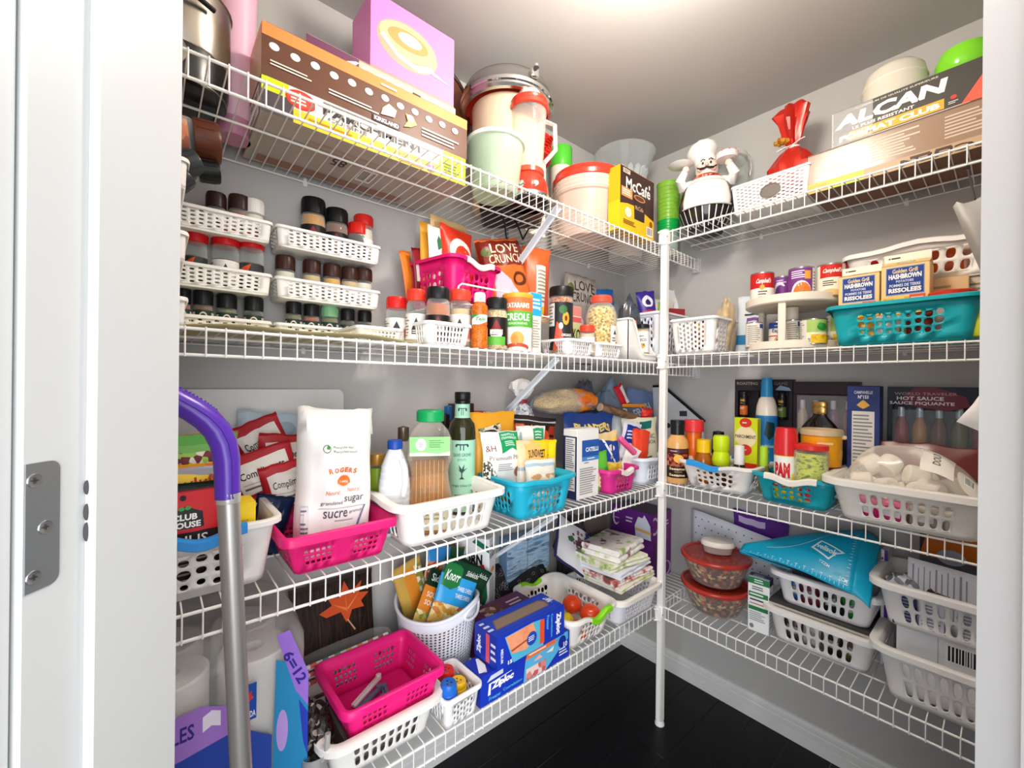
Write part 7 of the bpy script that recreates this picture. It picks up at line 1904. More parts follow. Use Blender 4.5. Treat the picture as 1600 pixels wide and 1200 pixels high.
carton('tray_box', 'plain cardboard box hidden under the straw sleeve', 'box', (.392, 1.128, z0), .22, .040, .074, 0, '#6a5648')
lump('crinkled_bag', 'shiny dark crinkled bag left of the pink basket', 'bag', (.272, .985, z0), (.075, .10, .145), mottle(['#26211f', '#4a4340', '#8a8480', '#1a1716', '#342d2a'], 90, .25, .6), 152, .35)
sc_ = thing('scoop', 'grey plastic scoop beside the white basket', 'scoop', (.262, .915, z0), 0, None, (RAD(-12), RAD(8), RAD(25)))
obj('cup', MB().lathe([(0, 0), (.016, .002), (.022, .02), (.024, .075), (.021, .075), (.019, .02), (0, .006)], 20), clear('#b5b4b2', .6, .3, .2), sc_)
obj('grip', MB().tube([(0, -.022, .070), (0, -.035, .085), (0, -.040, .12)], .006, 8), mat('#a9a7a4', .4), sc_)

slotted('white basket under the hot pink rectangular basket', (.414, 1.008, z0), 0, .262, .215, .094, '#f4f1ec', nF=8, nS=6, rw=.018, rh=.013)
carton('party_box', 'flat grey box inside the white basket, carrying the pink basket', 'box', (.432, 1.005, zb), .20, .14, .052, 0, '#8a8683')
basket('empty-looking hot pink basket holding a few grey clips', (.436, 1.004, zb + .0526), RAD(1), .236, .200, .092, '#ee2080', taper=.84, cr=.016, nF=14, nS=12, rows=3, rx=.32, ry=.28, p=5, v0=.22, v1=.74, mu=.07, gap=True, rw=.010, rh=.016)
zc = zb + .0526 + .006
for q, (dx, dy, rz_, L_, c, lab) in enumerate(((-.035, .005, 28, .11, '#6d7392', 'slate blue bag clip lying diagonally in the pink basket'), (-.045, -.025, 14, .10, '#5d6484', 'darker slate bag clip in front in the pink basket'), (-.020, .030, 33, .105, '#e9e6e2', 'white bag clip beside the slate clips'), (.022, .012, 75, .035, '#6d7392', 'short slate clip by itself in the pink basket'), (-.050, -.052, 8, .07, '#e2503c', 'orange-red clip at the front corner of the pink basket'))):
    t = thing('bag_clip', lab, 'clip', (.436 + dx, 1.004 + dy, zc + .004 + .004 * (q % 3)), RAD(rz_), 'clips in the pink basket')
    obj('bar', MB().box((0, 0, .004), (L_, .010, .010), 0, .003), mat(c, .35), t)
    obj('jaw', MB().box((0, .008, .003), (L_ * .96, .005, .007), 0, .002), mat(c, .35), t)
    obj('hinge', MB().lathe([(.007, 0), (.007, .012), (0, .013)], 12).xform(Matrix.Translation((L_ / 2, .003, -.001))), mat(c, .35), t)

# toothpick shakers
slotted('small white basket with three toothpick shakers', (.600, .942, z0), RAD(2), .106, .128, .078, '#f1eff0', nF=6, nS=6, rx=.30, ry=.30, p=2.4, rows=3, shift=.2, rw=.007, rh=.007, cr=.014, taper=.86)
for a, b, t_, Y_, c, X_c, lab in ((686, 719, 1031, .978, '#d8261f', 0, 'toothpick shaker with red cap'), (703, 739, 1047, .930, '#f2bf1c', 0, 'toothpick shaker with yellow cap'), (677, 707, 1060, .905, '#1f66c8', 0, 'toothpick shaker with blue cap')):
    x, y, r, h = RF(a, b, t_, zb, Y=Y_)
    r, x = .0225, min(.632, max(x, .572))
    t = lathe_thing('toothpick_shaker', lab, 'shaker', (x, y, zb), [('body', [(0, 0), (r * .8, 0), (r * .86, .003), (r * .80, h * .70)], clear('#f6ecdc', .2, .05, .4)),
                    ('cap', [(r * .90, h * .60), (r, h * .62), (r, h * .74), (r * .90, h * .77), (r * .92, h * .80), (r * .90, h * .95), (r * .78, h), (r * .5, h - .001), (0, h - .002)], mat(c, .3))], group='toothpick shakers')
    for q in range(9):
        a_ = 2 * pi * q / 9
        obj('toothpick', MB().tube([(r * .55 * cos(a_), r * .55 * sin(a_), .004), (r * .5 * cos(a_ + .3), r * .5 * sin(a_ + .3), h * .62)], .0014, 5), mat('#d9b27c', .6), t)
    for q in range(3):
        obj('pour_hole', MB().lathe([(.0024, 0), (0, .0003)], 8).xform(Matrix.Translation((r * .3 * cos(q * 2.1), r * .3 * sin(q * 2.1), h - .0012))), mat('#1c1614', .6), t)

# grey woven basket with sauce packets
wk = thing('woven_basket', 'round grey-white woven plastic basket with oval handles full of packets', 'basket', (.672, 1.132, z0))
RB, RT_, HB = .100, .124, .200


def wk_top(a):                       # rim rises to the two handles
    return HB - .020 + .026 * abs(cos(a - RAD(-58))) ** 3


def wk_pt(u, v):
    a = 2 * pi * u
    r = RB + (RT_ - RB) * v
    return Vector((cos(a) * r, sin(a) * r, .004 + (wk_top(a) - .004) * v))


wm = MB()
key = {}
NC, NR = 60, 17
hv = [0, .04] + [.04 + .80 * j / NR for j in range(1, NR + 1)] + [1]
hole_panel(wm, key, wk_pt, [i / NC for i in range(NC + 1)], hv, lambda i, j: 1 <= j <= NR, .25, .36, 4, 8)
o_ = len(wm.v)
wm.v += [(cos(2 * pi * i / NC) * RB, sin(2 * pi * i / NC) * RB, .004) for i in range(NC)]
wm.f.append(tuple(o_ + i for i in range(NC - 1, -1, -1)))
wm.m.append(0)
WKM = mat('#dfe1ea', .45)
obj('bin_wall', wm, WKM, wk, solid=.0026, sharp=45)
obj('rim', MB().tube([(cos(a) * RT_, sin(a) * RT_, wk_top(a) + .002) for a in [2 * pi * i / 60 for i in range(60)]], .0048, 8, closed=True), mat('#eceef4', .4), wk)
for a0 in (-58, 122):
    pts_ = []
    for i in range(25):
        a = RAD(a0) + RAD(24) * cos(2 * pi * i / 24)
        z_ = wk_top(RAD(a0)) - .026 + .019 * sin(2 * pi * i / 24)
        pts_.append((cos(a) * (RT_ + .001), sin(a) * (RT_ + .001), z_))
    obj('handle', MB().tube(pts_[:-1], .0042, 8, closed=True), mat('#eceef4', .4), wk)
KN = lambda top, mid, word: [('r', 0, .0, 1, 1, mid), ('r', 0, .78, 1, 1, top), ('p', [(.04, .62), (.06, .94), (.40, .96), (.52, .90), (.50, .66), (.30, .58)], '#1f7a3c'), ('t', 'Knorr', .09, .70, .46, .84, '#f4f7f2', .02, .1), ('t', 'Sidekicks', .60, .83, .95, .91, '#f2f4f0', .01, .15), ('t', word, .48, .60, .90, .66, '#f1f5f8', .02), ('t', word, .46, .50, .88, .56, '#f1f5f8', .02),
                             ('r', 0, 0, 1, .40, mottle(['#e0b45a', '#cf9436', '#efd28e', '#c97a3a', '#f0dcae'], 75)), ('p', [(.68, .0), (1, 0), (1, .34), (.74, .38)], '#e6e2d6'), ('l', .74, .05, .97, .3, 6, '#7d7a72')]
kk = lambda *a, **k: pouch(*a, group='side dish packets in the woven basket', wr=.18, rough=.22, **k)
kk('side_dish_packet', 'green and sky blue packet lettered Knorr, foremost in the woven basket', 'packet', (.652, 1.065, z0 + .115), .135, .205, .026, RAD(-14), RAD(-20), RAD(27), '#174a2c', KN('#12402a', '#2f9fe0', 'THREE CHEESE'), seed=161)
kk('side_dish_packet', 'orange and dark green packet slanting at the left of the woven basket', 'packet', (.600, 1.090, z0 + .110), .125, .190, .024, RAD(-4), RAD(-22), RAD(38), '#1c3a28', [('r', 0, .72, 1, 1, '#16301f'), ('r', .0, .35, 1, .72, '#e2852a'), ('t', 'SOUR CREAM', .1, .56, .9, .64, '#f6e6d2', .02), ('t', 'SOUR CREAM', .1, .44, .9, .52, '#f6e6d2', .02), ('r', 0, 0, 1, .35, mottle(['#d9b45a', '#8a9a3a', '#efdca8'], 70)), ('t', 'Sidekicks', .1, .80, .8, .92, '#e6ece4', .01)], seed=162)
kk('side_dish_packet', 'dark green packet behind the foremost one in the woven basket', 'packet', (.705, 1.110, z0 + .110), .130, .185, .024, RAD(-18), RAD(-16), RAD(34), '#163a26', [('t', 'Sidekicks', .5, .84, .94, .92, '#e6ece4', .01), ('r', 0, 0, 1, .5, '#1f4a30')], seed=163)
kk('side_dish_packet', 'packet with food picture at the back of the woven basket', 'packet', (.690, 1.165, z0 + .110), .135, .215, .024, RAD(-8), RAD(-8), RAD(12), '#b5724a', [('r', 0, .5, 1, .86, mottle(['#c98a5a', '#e6c9a4', '#a8442c', '#dfb48a'], 60)), ('r', 0, .80, .6, 1, '#2a86c8'), ('r', .6, .8, 1, 1, '#174a2c')], seed=164)
kk('side_dish_packet', 'olive and orange packet at the back left of the woven basket', 'packet', (.640, 1.170, z0 + .110), .100, .200, .024, RAD(4), RAD(-6), RAD(-14), '#c9a24a', [('r', .3, .2, .8, .9, '#e08a2c'), ('r', .7, .1, 1, .9, mottle(['#b5a45a', '#e6dcc0', '#8a8a3a'], 70))], seed=165)

# resealable bag cartons
ZB = '#1c39b8'
carton('freezer_bag_box', 'wide blue freezer bag carton lettered Ziploc, lower of the two', 'box', (.834, .932, z0), .345, .078, .0805, 0, ZB, {
    'F': [('r', 0, 0, 1, 1, ZB), ('p', [(.44, 0), (.46, .72), (.52, 1), (.98, 1), (.98, .70), (.86, .45), (.70, 0)], '#5ab4dc'), ('p', [(.46, .74), (.48, .96), (.82, .99), (.82, .80)], '#ee7a44'), ('l', .50, .82, .80, .94, 1, '#fbe6d8'), ('r', .47, .02, .70, .42, mottle(['#d98a86', '#e6b4ae', '#c9605c', '#f0d2cc'], 60)), ('p', [(.55, .55), (.62, .72), (.66, .55)], '#e9b6b0'), ('p', [(.70, .62), (.80, .74), (.78, .56)], '#efe6e2'),
          ('p', [(.06, .74), (.10, .90), (.22, .93), (.22, .78)], '#d9dce8'), ('p', [(.07, .28), (.08, .66), (.31, .72), (.31, .70), (.10, .62), (.095, .28)], '#f2f4fa'), ('t', 'Ziploc', .10, .36, .32, .66, '#f7f8fc', .06, .08), ('t', 'Freezer', .08, .10, .20, .22, '#4aa8e6', .03), ('t', 'Congelation', .22, .12, .42, .26, '#4aa8e6', .03),
          ('e', .90, .72, .05, .22, '#1a2f98'), ('l', .86, .2, .97, .52, 3, '#dfe4f4'), ('T', '10', .94, .58, .05, .2, 0, '#f2f4fa', .03)],
    'T': [('r', 0, 0, .20, 1, '#1a33a8'), ('p', [(.02, .2), (.10, .9), (.16, .8), (.08, .1)], '#eef0f8'), ('r', .12, .4, .20, .9, '#3a2a24')], 'L': [('r', 0, 0, 1, 1, '#1a33a8'), ('r', .25, .1, .5, .9, '#d8404a'), ('p', [(.55, .6), (.9, .7), (.9, .9), (.55, .85)], '#eef0f8')]})
carton('freezer_bag_box', 'smaller blue freezer bag carton lettered Ziploc on top with open slot', 'box', (.842, .936, z0 + .0816), .268, .100, .088, RAD(1), ZB, {
    'F': [('r', 0, 0, 1, 1, ZB), ('p', [(.22, 0), (.10, .92), (.50, .96), (.66, .90), (.66, .02)], '#57b6d6'), ('p', [(.20, .30), (.11, .90), (.50, .95), (.56, .45), (.40, .2)], mottle(['#ee8a5c', '#f2a47c', '#e2744a'], 14, .4, 0, 'noise')), ('p', [(.18, .42), (.5, .56), (.52, .52), (.2, .36)], '#b5492c'), ('e', .48, .46, .075, .22, '#2a4ab0'), ('l', .43, .38, .53, .56, 3, '#e6ecf8'), ('r', .60, .12, .67, .90, '#e8542e'),
          ('T', 'Freezer', .725, .70, .16, .13, -90, '#5ab4ec', .03), ('T', 'Congelation', .785, .54, .26, .13, -90, '#5ab4ec', .03), ('T', 'Ziploc', .89, .50, .24, .30, -90, '#f7f8fc', .06), ('T', 'MEDIUM', .06, .40, .14, .10, -90, '#f2f4fa', .02), ('t', '15', .14, .04, .20, .16, '#f7f8fc', .04)],
    'T': [('r', 0, 0, 1, 1, '#2444c0'), ('p', [(.08, .30), (.16, .74), (.84, .74), (.90, .52), (.86, .30)], '#7a6456'), ('p', [(.10, .34), (.17, .70), (.82, .70), (.87, .52), (.84, .34)], '#8f7a6a'), ('l', .0, .3, .08, .9, 3, '#d9def0'), ('t', 'Ziploc', .90, .35, .99, .7, '#f2f4fa', .04)],
    'L': [('r', 0, 0, 1, 1, '#1a33a8'), ('r', .52, .06, .68, .94, '#e0566a'), ('T', 'Ziploc', .22, .45, .5, .26, 90, '#f2f4fa', .05), ('l', .74, .2, .96, .8, 3, '#dfe4f4')]})
carton('snack_box', 'plum snack carton lying behind the blue freezer bag cartons', 'box', (.860, 1.045, z0), .20, .09, .142, RAD(2), '#5a2348', {'T': [('r', 0, 0, 1, 1, '#62284e'), ('r', .1, .2, .5, .8, mottle(['#8a5a4a', '#6a3a44', '#c9a08a'], 60)), ('l', .6, .3, .9, .7, 2, '#d9c2cc')], 'F': [('r', .1, .3, .6, .9, '#7a3a5a')]})
CF = carton('cereal_box', 'tall white cereal carton lettered CORN FLAKES with a rooster', 'box', (.865, 1.203, z0), .122, .072, .325, RAD(-55), '#e6e6e8', {
    'F': [('t', 'CORN', .08, .72, .80, .84, '#17181a', .05), ('t', 'FLAKES', .08, .56, .72, .68, '#17181a', .05), ('p', [(.62, .60), (.70, .72), (.84, .74), (.92, .66), (.86, .60), (.76, .62)], '#c9202c'), ('p', [(.74, .60), (.92, .60), (.96, .40), (.86, .30), (.74, .34), (.80, .46)], '#1c6a44'), ('p', [(.70, .40), (.76, .48), (.80, .40), (.75, .32)], '#8a1f2a'), ('p', [(.5, .96), (1, .86), (1, .92), (.6, 1)], '#1f6a4a'), ('p', [(0, .1), (.6, .3), (.7, .1), (.4, 0), (0, 0)], '#1f3a2c')],
    'R': [('t', 'CORN', .08, .86, .80, .92, '#2a2a2c', .02), ('t', 'FLAKES', .06, .79, .82, .85, '#2a2a2c', .02), ('e', .4, .66, .2, .03, '#e2a84a'), ('e', .62, .655, .16, .028, '#d9973a'), ('l', .06, .06, .9, .58, 22, '#a4a4a8')]})
carton('biscuit_tin', 'blue tin with misty lake picture behind the cereal carton', 'tin', (1.125, 1.235, z0), .215, .05, .265, RAD(-2), '#6f93b8', {'F': [('r', 0, 0, 1, 1, mottle(['#54789c', '#7fa3c4', '#a8c2d6', '#3f5f80', '#8aa0b0'], 12, .35, 0, 'noise', (1, 1, 5))), ('r', .46, 0, .47, 1, '#3a4a5c'), ('r', .5, 0, 1, .45, mottle(['#3a3a34', '#8a8a78', '#5a5a4a', '#c9c2b0'], 50)), ('e', .68, .3, .14, .2, '#cfc9ba')]}, flap='')
LEAF = []
rnd = random.Random(12)
for q in range(26):
    cx_, cy_ = rnd.uniform(.08, .92), rnd.uniform(.12, .88)
    a = rnd.uniform(0, 2 * pi)
    L_ = rnd.uniform(.08, .14)
    p0 = (cx_, cy_)
    p1 = (cx_ + L_ * cos(a), cy_ + L_ * 1.2 * sin(a))
    nx_, ny_ = -sin(a) * .025, cos(a) * .03
    mx_, my_ = (p0[0] + p1[0]) / 2, (p0[1] + p1[1]) / 2
    for s_ in (1, -1):
        LEAF.append(('p', [p0, (mx_ + nx_ * s_, my_ + ny_ * s_), p1, (mx_ + nx_ * s_ * .78, my_ + ny_ * s_ * .78)], '#a9a6a8'))
pouch('gift_pouch', 'black cloth pouch with white leaf outlines behind the tomato bin', 'bag', (1.075, 1.185, z0), .27, .175, .05, RAD(-10), RAD(-24), RAD(2), '#1b1a1f', LEAF, seed=171, wr=.2, rough=.6, style='block', seam=False)

bubble('white bubble-hole bin with lime green grips holding tomatoes', (1.113, 1.018, z0), RAD(-1), .226, .292, .108, '#f0ebe4', '#86d61f', nF=6, nS=8, jit=.45, taper=.80, dip={'F': -.020, 'K': -.020}, gripw=(.30, .96), cr=.035)
tom = lambda d: 1 - .10 * max(0, d.z) ** 8 + .025 * cos(5 * atan2(d.y, d.x)) * (abs(d.z) ** .5)
for q, (px_, py_, r_, lab) in enumerate(((899, 940, .035, 'back tomato in the bin with lime grips'), (922, 958, .036, 'largest front tomato in the bin with lime grips'), (906, 975, .033, 'tomato low at the front edge of the bin'))):
    p = W(px_, py_, Z=z0 + .006 + .055)
    t = thing('tomato', lab, 'tomato', (min(p.x, 1.165), max(.925, p.y), z0 + .008 + (.018 if q < 2 else 0)), .7 * q, 'tomatoes in the bin')
    obj('fruit', MB().ball((0, 0, r_ * .9), (r_, r_, r_ * .9), 24, 14, 0, tom), mat('#e2461a', .18, 0, .1), t)
    obj('stem_scar', MB().lathe([(.005, r_ * 1.70), (.003, r_ * 1.715), (0, r_ * 1.71)], 8), mat('#5a6a2a', .6), t)
p = W(884, 962, Z=z0 + .055)
t = thing('lemon', 'yellow lemon at the left in the tomato bin', 'lemon', (max(p.x, 1.055), max(.935, p.y), z0 + .008), RAD(30))
obj('fruit', MB().ball((0, 0, .026), (.038, .028, .027), 20, 12, 0, lambda d: 1 + .16 * abs(d.x) ** 9), mat('#e9d21c', .35), t)

basket('white basket heaped with folded tea towels by the post', (1.366, .992, z0), 0, .262, .255, .100, '#ece9ee', rim=mat('#f6f0e6', .35), taper=.84, cr=.03, nF=14, nS=12, rows=4, rx=.34, ry=.30, p=4, shift=.2, v0=.12, v1=.80, mu=.06, rw=.014, rh=.014)
CL1 = mottle(['#7a4450', '#b58a8c', '#efeae4', '#efeae4', '#efeae4', '#c9d49a', '#8fa860'], 22, .9, 0, 'noise')
CL2 = mottle(['#7f9a50', '#c9d49c', '#efeae2', '#dfe4bc', '#a8bc70'], 24, .9, 0, 'noise')
CL3 = mottle(['#c9cfdc', '#e6e8ee', '#e6e8ee', '#e9ddd6'], 16, .9, 0, 'noise')
CL4 = mottle(['#5f6a44', '#8a4a4e', '#c9706a', '#e9e2dc', '#efe9e2', '#cfc2bc'], 30, .9, 0, 'noise')
CL5 = mottle(['#c98a84', '#e9e4d2', '#efeae2', '#dfe0b0', '#bcc67a'], 26, .9, 0, 'noise')


def towel(label, x, y, z, w, d, h, rz, m, seed, sag=.0):
    t = thing('tea_towel', label, 'towel', (x, y, z), rz, 'folded tea towels')
    n = 2
    for k in range(n):
        hh = h / n
        prof_ = []
        for i in range(9):
            a = -pi / 2 + pi * i / 8
            prof_.append((-d / 2 + hh * .48 - cos(a) * hh * .48 * (1 + .3 * (k == 0)), hh * (k + .5) + sin(a) * hh * .48))
        prof_ += [(d / 2, hh * (k + .95)), (d / 2 + .004, hh * (k + .5)), (d / 2, hh * (k + .05))]
        P_ = len(prof_)

        def f(u, v):
            yy_, zz = prof_[int(round(v * P_)) % P_]
            nz = noise.noise(Vector((u * 4, seed, k))) * .006
            return Vector(((u - .5) * w + (noise.noise(Vector((seed, zz * 90, 2))) * .004), yy_ + nz, zz + noise.noise(Vector((u * 3.1, yy_ * 14, seed))) * h * .14 - sag * (2 * u - 1) ** 2))
        mb = MB().grid(f, 14, P_)
        for e in (0, 1):
            mb.f.append(tuple(j * 15 + (14 if e else 0) for j in range(P_)))
            mb.m.append(0)
        obj('fold', mb, m, t, sharp=70)
    return t


zt = z0 + .102
for q, (lab, w, d, h, rz_, m, dx, dy) in enumerate((('lowest tea towel of the stack, cream with yellow green print', .235, .20, .020, 3, CL5, .012, .0), ('tea towel with red fruit print near the bottom of the stack', .225, .195, .020, -3, CL4, .006, .004), ('pale blue-white tea towel in the middle of the stack', .215, .19, .026, 4, CL3, .010, .006), ('green and white tea towel second from the top of the stack', .215, .185, .026, -5, CL2, -.012, .008), ('topmost tea towel, thickly rolled, with grape and leaf print', .200, .16, .044, 8, CL1, .006, .01))):
    towel(lab, 1.385 + dx, 1.000 + dy, zt, w, d, h, RAD(rz_), m, 180 + q)
    zt += h + .0012
ph2 = thing('potholder', 'quilted white potholder with grape print and navy binding leaning left of the towels', 'potholder', (1.232, 1.080, z0 + .150), 0, None, (RAD(-42), RAD(38), RAD(-18)))
qp = lambda u, v, o=0: Vector(((u - .5) * .190, -.006 - o - .005 * sin(u * pi) * sin(v * pi) + .012 * noise.noise(Vector((u * 2.2, v * 2.2, 5))), v * .185))
mb = MB().grid(lambda u, v: qp(u, v), 14, 14).grid(lambda u, v: qp(u, v, -.012), 14, 14, flip=True)
obj('pad', mb, mat('#e3e3e8', .9), ph2, sharp=70)
edge = [qp(i / 12, 0, -.006) for i in range(12)] + [qp(1, i / 12, -.006) for i in range(12)] + [qp(1 - i / 12, 1, -.006) for i in range(12)] + [qp(0, 1 - i / 12, -.006) for i in range(12)]
obj('binding', MB().tube(edge, .0065, 6, closed=True), mat('#2d2a58', .9), ph2)
gi = []
rnd = random.Random(4)
for q in range(34):
    gx, gy = rnd.gauss(.58, .10), rnd.gauss(.55, .13)
    gi.append(('e', gx, gy, .035, .035, rnd.choice(['#6a3a52', '#7d4a5e', '#8f5a66', '#54304a'])))
for q in range(20):
    gx, gy = rnd.gauss(.82, .07), rnd.gauss(.86, .06)
    gi.append(('e', gx, min(.97, gy), .03, .03, rnd.choice(['#3f4a8a', '#5560a0', '#343c78'])))
gi += [('p', [(.24, .58), (.36, .66), (.44, .60), (.36, .50), (.28, .50)], '#3f6a44'), ('p', [(.62, .34), (.72, .40), (.80, .30), (.70, .22)], '#54784e')]
prints(ph2, lambda x, y, o: qp(x, y, o), gi, (.19, .185), curved=True, off=.0008, step=.00004)

PUP = '#6a2a86'
CPR = [('r', 0, 0, 1, 1, '#65277f'), ('e', .11, .62, .085, .30, '#e4dcec'), ('e', .125, .62, .065, .23, '#65277f'), ('r', .12, .45, .20, .78, '#65277f'), ('l', .06, .56, .24, .62, 1, '#c9b4d6'), ('l', .36, .52, .56, .76, 2, '#d9cbe2'), ('p', [(.60, .12), (.58, .50), (.66, .82), (.76, .80), (.80, .92), (.86, .80), (.94, .60), (.96, .12)], '#dfe3ee'), ('p', [(.60, .34), (.60, .44), (.96, .40), (.96, .30)], '#e8b86a')]
carton('cake_mix_box', 'upper purple carton with white C and cake picture behind the towels', 'box', (1.735, 1.107, z0 + .1585), .215, .150, .130, -pi / 2, PUP, {'F': CPR, 'R': [('r', 0, 0, 1, 1, '#7d2a86'), ('e', .08, .6, .22, .3, '#dcd2e6'), ('e', .08, .6, .16, .22, '#7d2a86'), ('l', .5, .5, .9, .72, 2, '#e2d4ea')], 'T': [('r', 0, 0, 1, 1, '#4a3050')]})
carton('cake_mix_box', 'lower purple carton under its twin behind the towels', 'box', (1.735, 1.107, z0), .215, .150, .1575, -pi / 2, PUP, {'F': [('r', 0, 0, 1, 1, '#6f2c88'), ('e', .28, .90, .24, .30, '#c9c4d6'), ('e', .28, .86, .17, .2, '#4a1f3a'), ('r', .6, .1, .9, .6, '#d9b98a')], 'R': [('r', 0, 0, 1, 1, '#6f2478'), ('l', .5, .4, .62, .9, 2, '#c99a4a'), ('e', .7, .2, .3, .22, '#c9b4d6'), ('e', .66, .22, .26, .19, '#6f2478')]})
carton('photo_box', 'dark box at the back between potholder and purple cartons', 'box', (1.515, 1.225, z0), .15, .06, .265, RAD(-4), '#4a4248', {'F': [('r', 0, .75, 1, 1, '#6a6058'), ('r', .6, .3, 1, .7, '#b5902a')]})
lump('dark_bag', 'dark bag slumped at the back above the potholder', 'bag', (1.365, 1.205, z0), (.16, .10, .285), mottle(['#2b282c', '#3f3a3c', '#57504c'], 20, .5), 190, .25)

# ================================================================ bottom shelf, right wall
z0 = ZR[3]
zb = z0 + .006
SAL = mottle(['#4a4020', '#b5914e', '#26261a', '#8a4420', '#cdb884', '#1a1912', '#a8702e', '#3f4a22', '#5f2a18', '#d2c294'], 88, .55, .8)
SAL2 = mottle(['#b54a20', '#a8884a', '#2a2a1a', '#cf6a34', '#c9b480', '#3a2c1a', '#8a3218'], 80, .55, .8)


def red_bowl(label, z, r, h, seed):
    t = thing('salad_bowl', label, 'container', (1.638, .722, z), 0, 'bowls of mixed dry food')
    obj('bowl', MB().lathe([(0, 0), (r * .62, 0), (r * .70, .006), (r * .90, h * .62), (r * .95, h * .86), (r * .97, h * .92)], 48, cap=False), clear('#f2e0da', .10, .06, .45), t)
    mb = MB()
    pr = [(0, .003), (r * .60, .003), (r * .68, .009), (r * .86, h * .58), (r * .90, h * .76)]
    mb.lathe(pr, 40)
    mb.grid(lambda u, v: Vector((cos(2 * pi * u) * r * .90 * (1 - v), sin(2 * pi * u) * r * .90 * (1 - v), h * .76 + .006 * noise.noise(Vector((cos(2 * pi * u) * (1 - v) * 5, sin(2 * pi * u) * (1 - v) * 5, seed))))), 40, 8)
    mb.v = [(x * (1 + .025 * noise.noise(Vector((x * 60, y * 60, z_ * 60)))), y * (1 + .025 * noise.noise(Vector((y * 60, x * 60, z_ * 60)))), z_) for x, y, z_ in mb.v]
    c_ = obj('content', mb, [SAL, SAL2], t, sharp=0)
    for p_ in c_.data.polygons:
        p_.material_index = 1 if p_.center.z > h * .46 else 0
    obj('lid', MB().lathe([(r * .95, h * .84), (r * 1.0, h * .85), (r * 1.015, h * .90), (r * 1.0, h * .96), (r * .93, h * .975), (r * .90, h * .93)], 48, cap=False), mat('#b5342c', .25), t)
    obj('lid_top', MB().lathe([(r * .91, h * .93), (r * .86, h * .915), (0, h * .92)], 40, cap=False), clear('#c9442f', .38, .1, .3, .8), t)
    return t


red_bowl('lower round bowl of mixed dry food with red rim', z0, .121, .106, 1)
red_bowl('upper round bowl of mixed dry food with red lid', z0 + .1066, .122, .106, 2)
st_ = thing('small_container', 'small oval see-through container with white lid on top of the red lid', 'container', (1.655, .722, z0 + .1066 + .1035), RAD(-60))
obj('tub', MB().lathe([(0, 0), (.038, 0), (.043, .030)], 32, sx=1.25, sy=.85), clear('#f0dfd8', .3, .08, .4), st_)
obj('lid', MB().lathe([(.043, .024), (.047, .026), (.048, .036), (.044, .044), (.036, .046), (0, .046)], 32, sx=1.25, sy=.85), mat('#efe6da', .35), st_)
carton('tea_carton', 'small white and green carton with navy top standing before the baskets', 'box', (1.612, .557, z0), .066, .042, .186, -pi / 2 + RAD(4), '#eceeee', {
    'F': [('r', 0, .88, 1, 1, '#2f7a4a'), ('l', .3, .90, .8, .98, 2, '#e6f2ea'), ('r', .05, .64, .95, .73, '#2f7a4a'), ('l', .1, .66, .85, .72, 1, '#e6f2ea'), ('l', .2, .77, .8, .85, 2, '#5a5f66'), ('l', .1, .56, .9, .62, 1, '#3a3d42'), ('l', .1, .50, .9, .54, 1, '#c9605a'), ('r', .05, .40, .95, .47, '#2f7a4a'), ('l', .08, .2, .92, .38, 5, '#a4a8ac'), ('e', .2, .1, .1, .04, '#7d8288')],
    'T': [('r', 0, 0, 1, 1, '#22305a'), ('l', .2, .2, .8, .8, 4, '#aab4cc')], 'R': [('r', 0, 0, 1, 1, '#dfe3e6'), ('r', 0, .88, 1, 1, '#22305a'), ('l', .1, .1, .9, .8, 10, '#9aa0a8')]})
# dotted sheet and purple things against the wall
ds = thing('dotted_sheet', 'white plastic sheet with small black dots leaning behind the bowls', 'sheet', (1.790, .700, z0), -pi / 2)
dsf = lambda u, v, o=0: Vector((-.19 + .38 * u, -.004 - o - .020 * sin(u * pi * .9) * v, v * (.312 - .050 * u ** 1.5)))
obj('sheet', MB().grid(lambda u, v: dsf(u, v), 20, 8), mat('#d9dde6', .4), ds, solid=.0016)
prints(ds, lambda x, y, o: dsf(x, y, o), [('e', .05 + .075 * i + (.037 if j % 2 else 0), .06 + .105 * j, .0075, .0085, '#22242a') for i in range(12) for j in range(9)], (.38, .31), curved=True, off=.0006, step=0, name='printed_dots')['kind'] = 'stuff'
pouch('purple_bag', 'purple bag standing behind the dotted sheet', 'bag', (1.806, .640, z0), .20, .345, .016, -pi / 2, 0, RAD(2), '#5a2a8a', [('r', .1, .86, .6, .93, '#c9b8dc')], seed=201)
carton('cleaning_box', 'dark indigo carton at the wall between the purple cartons and bowls', 'box', (1.800, .845, z0), .055, .03, .25, -pi / 2, '#241f3c', {'F': [('l', .1, .5, .9, .9, 5, '#8a8fb0'), ('e', .5, .3, .3, .12, '#b9c2da')]})

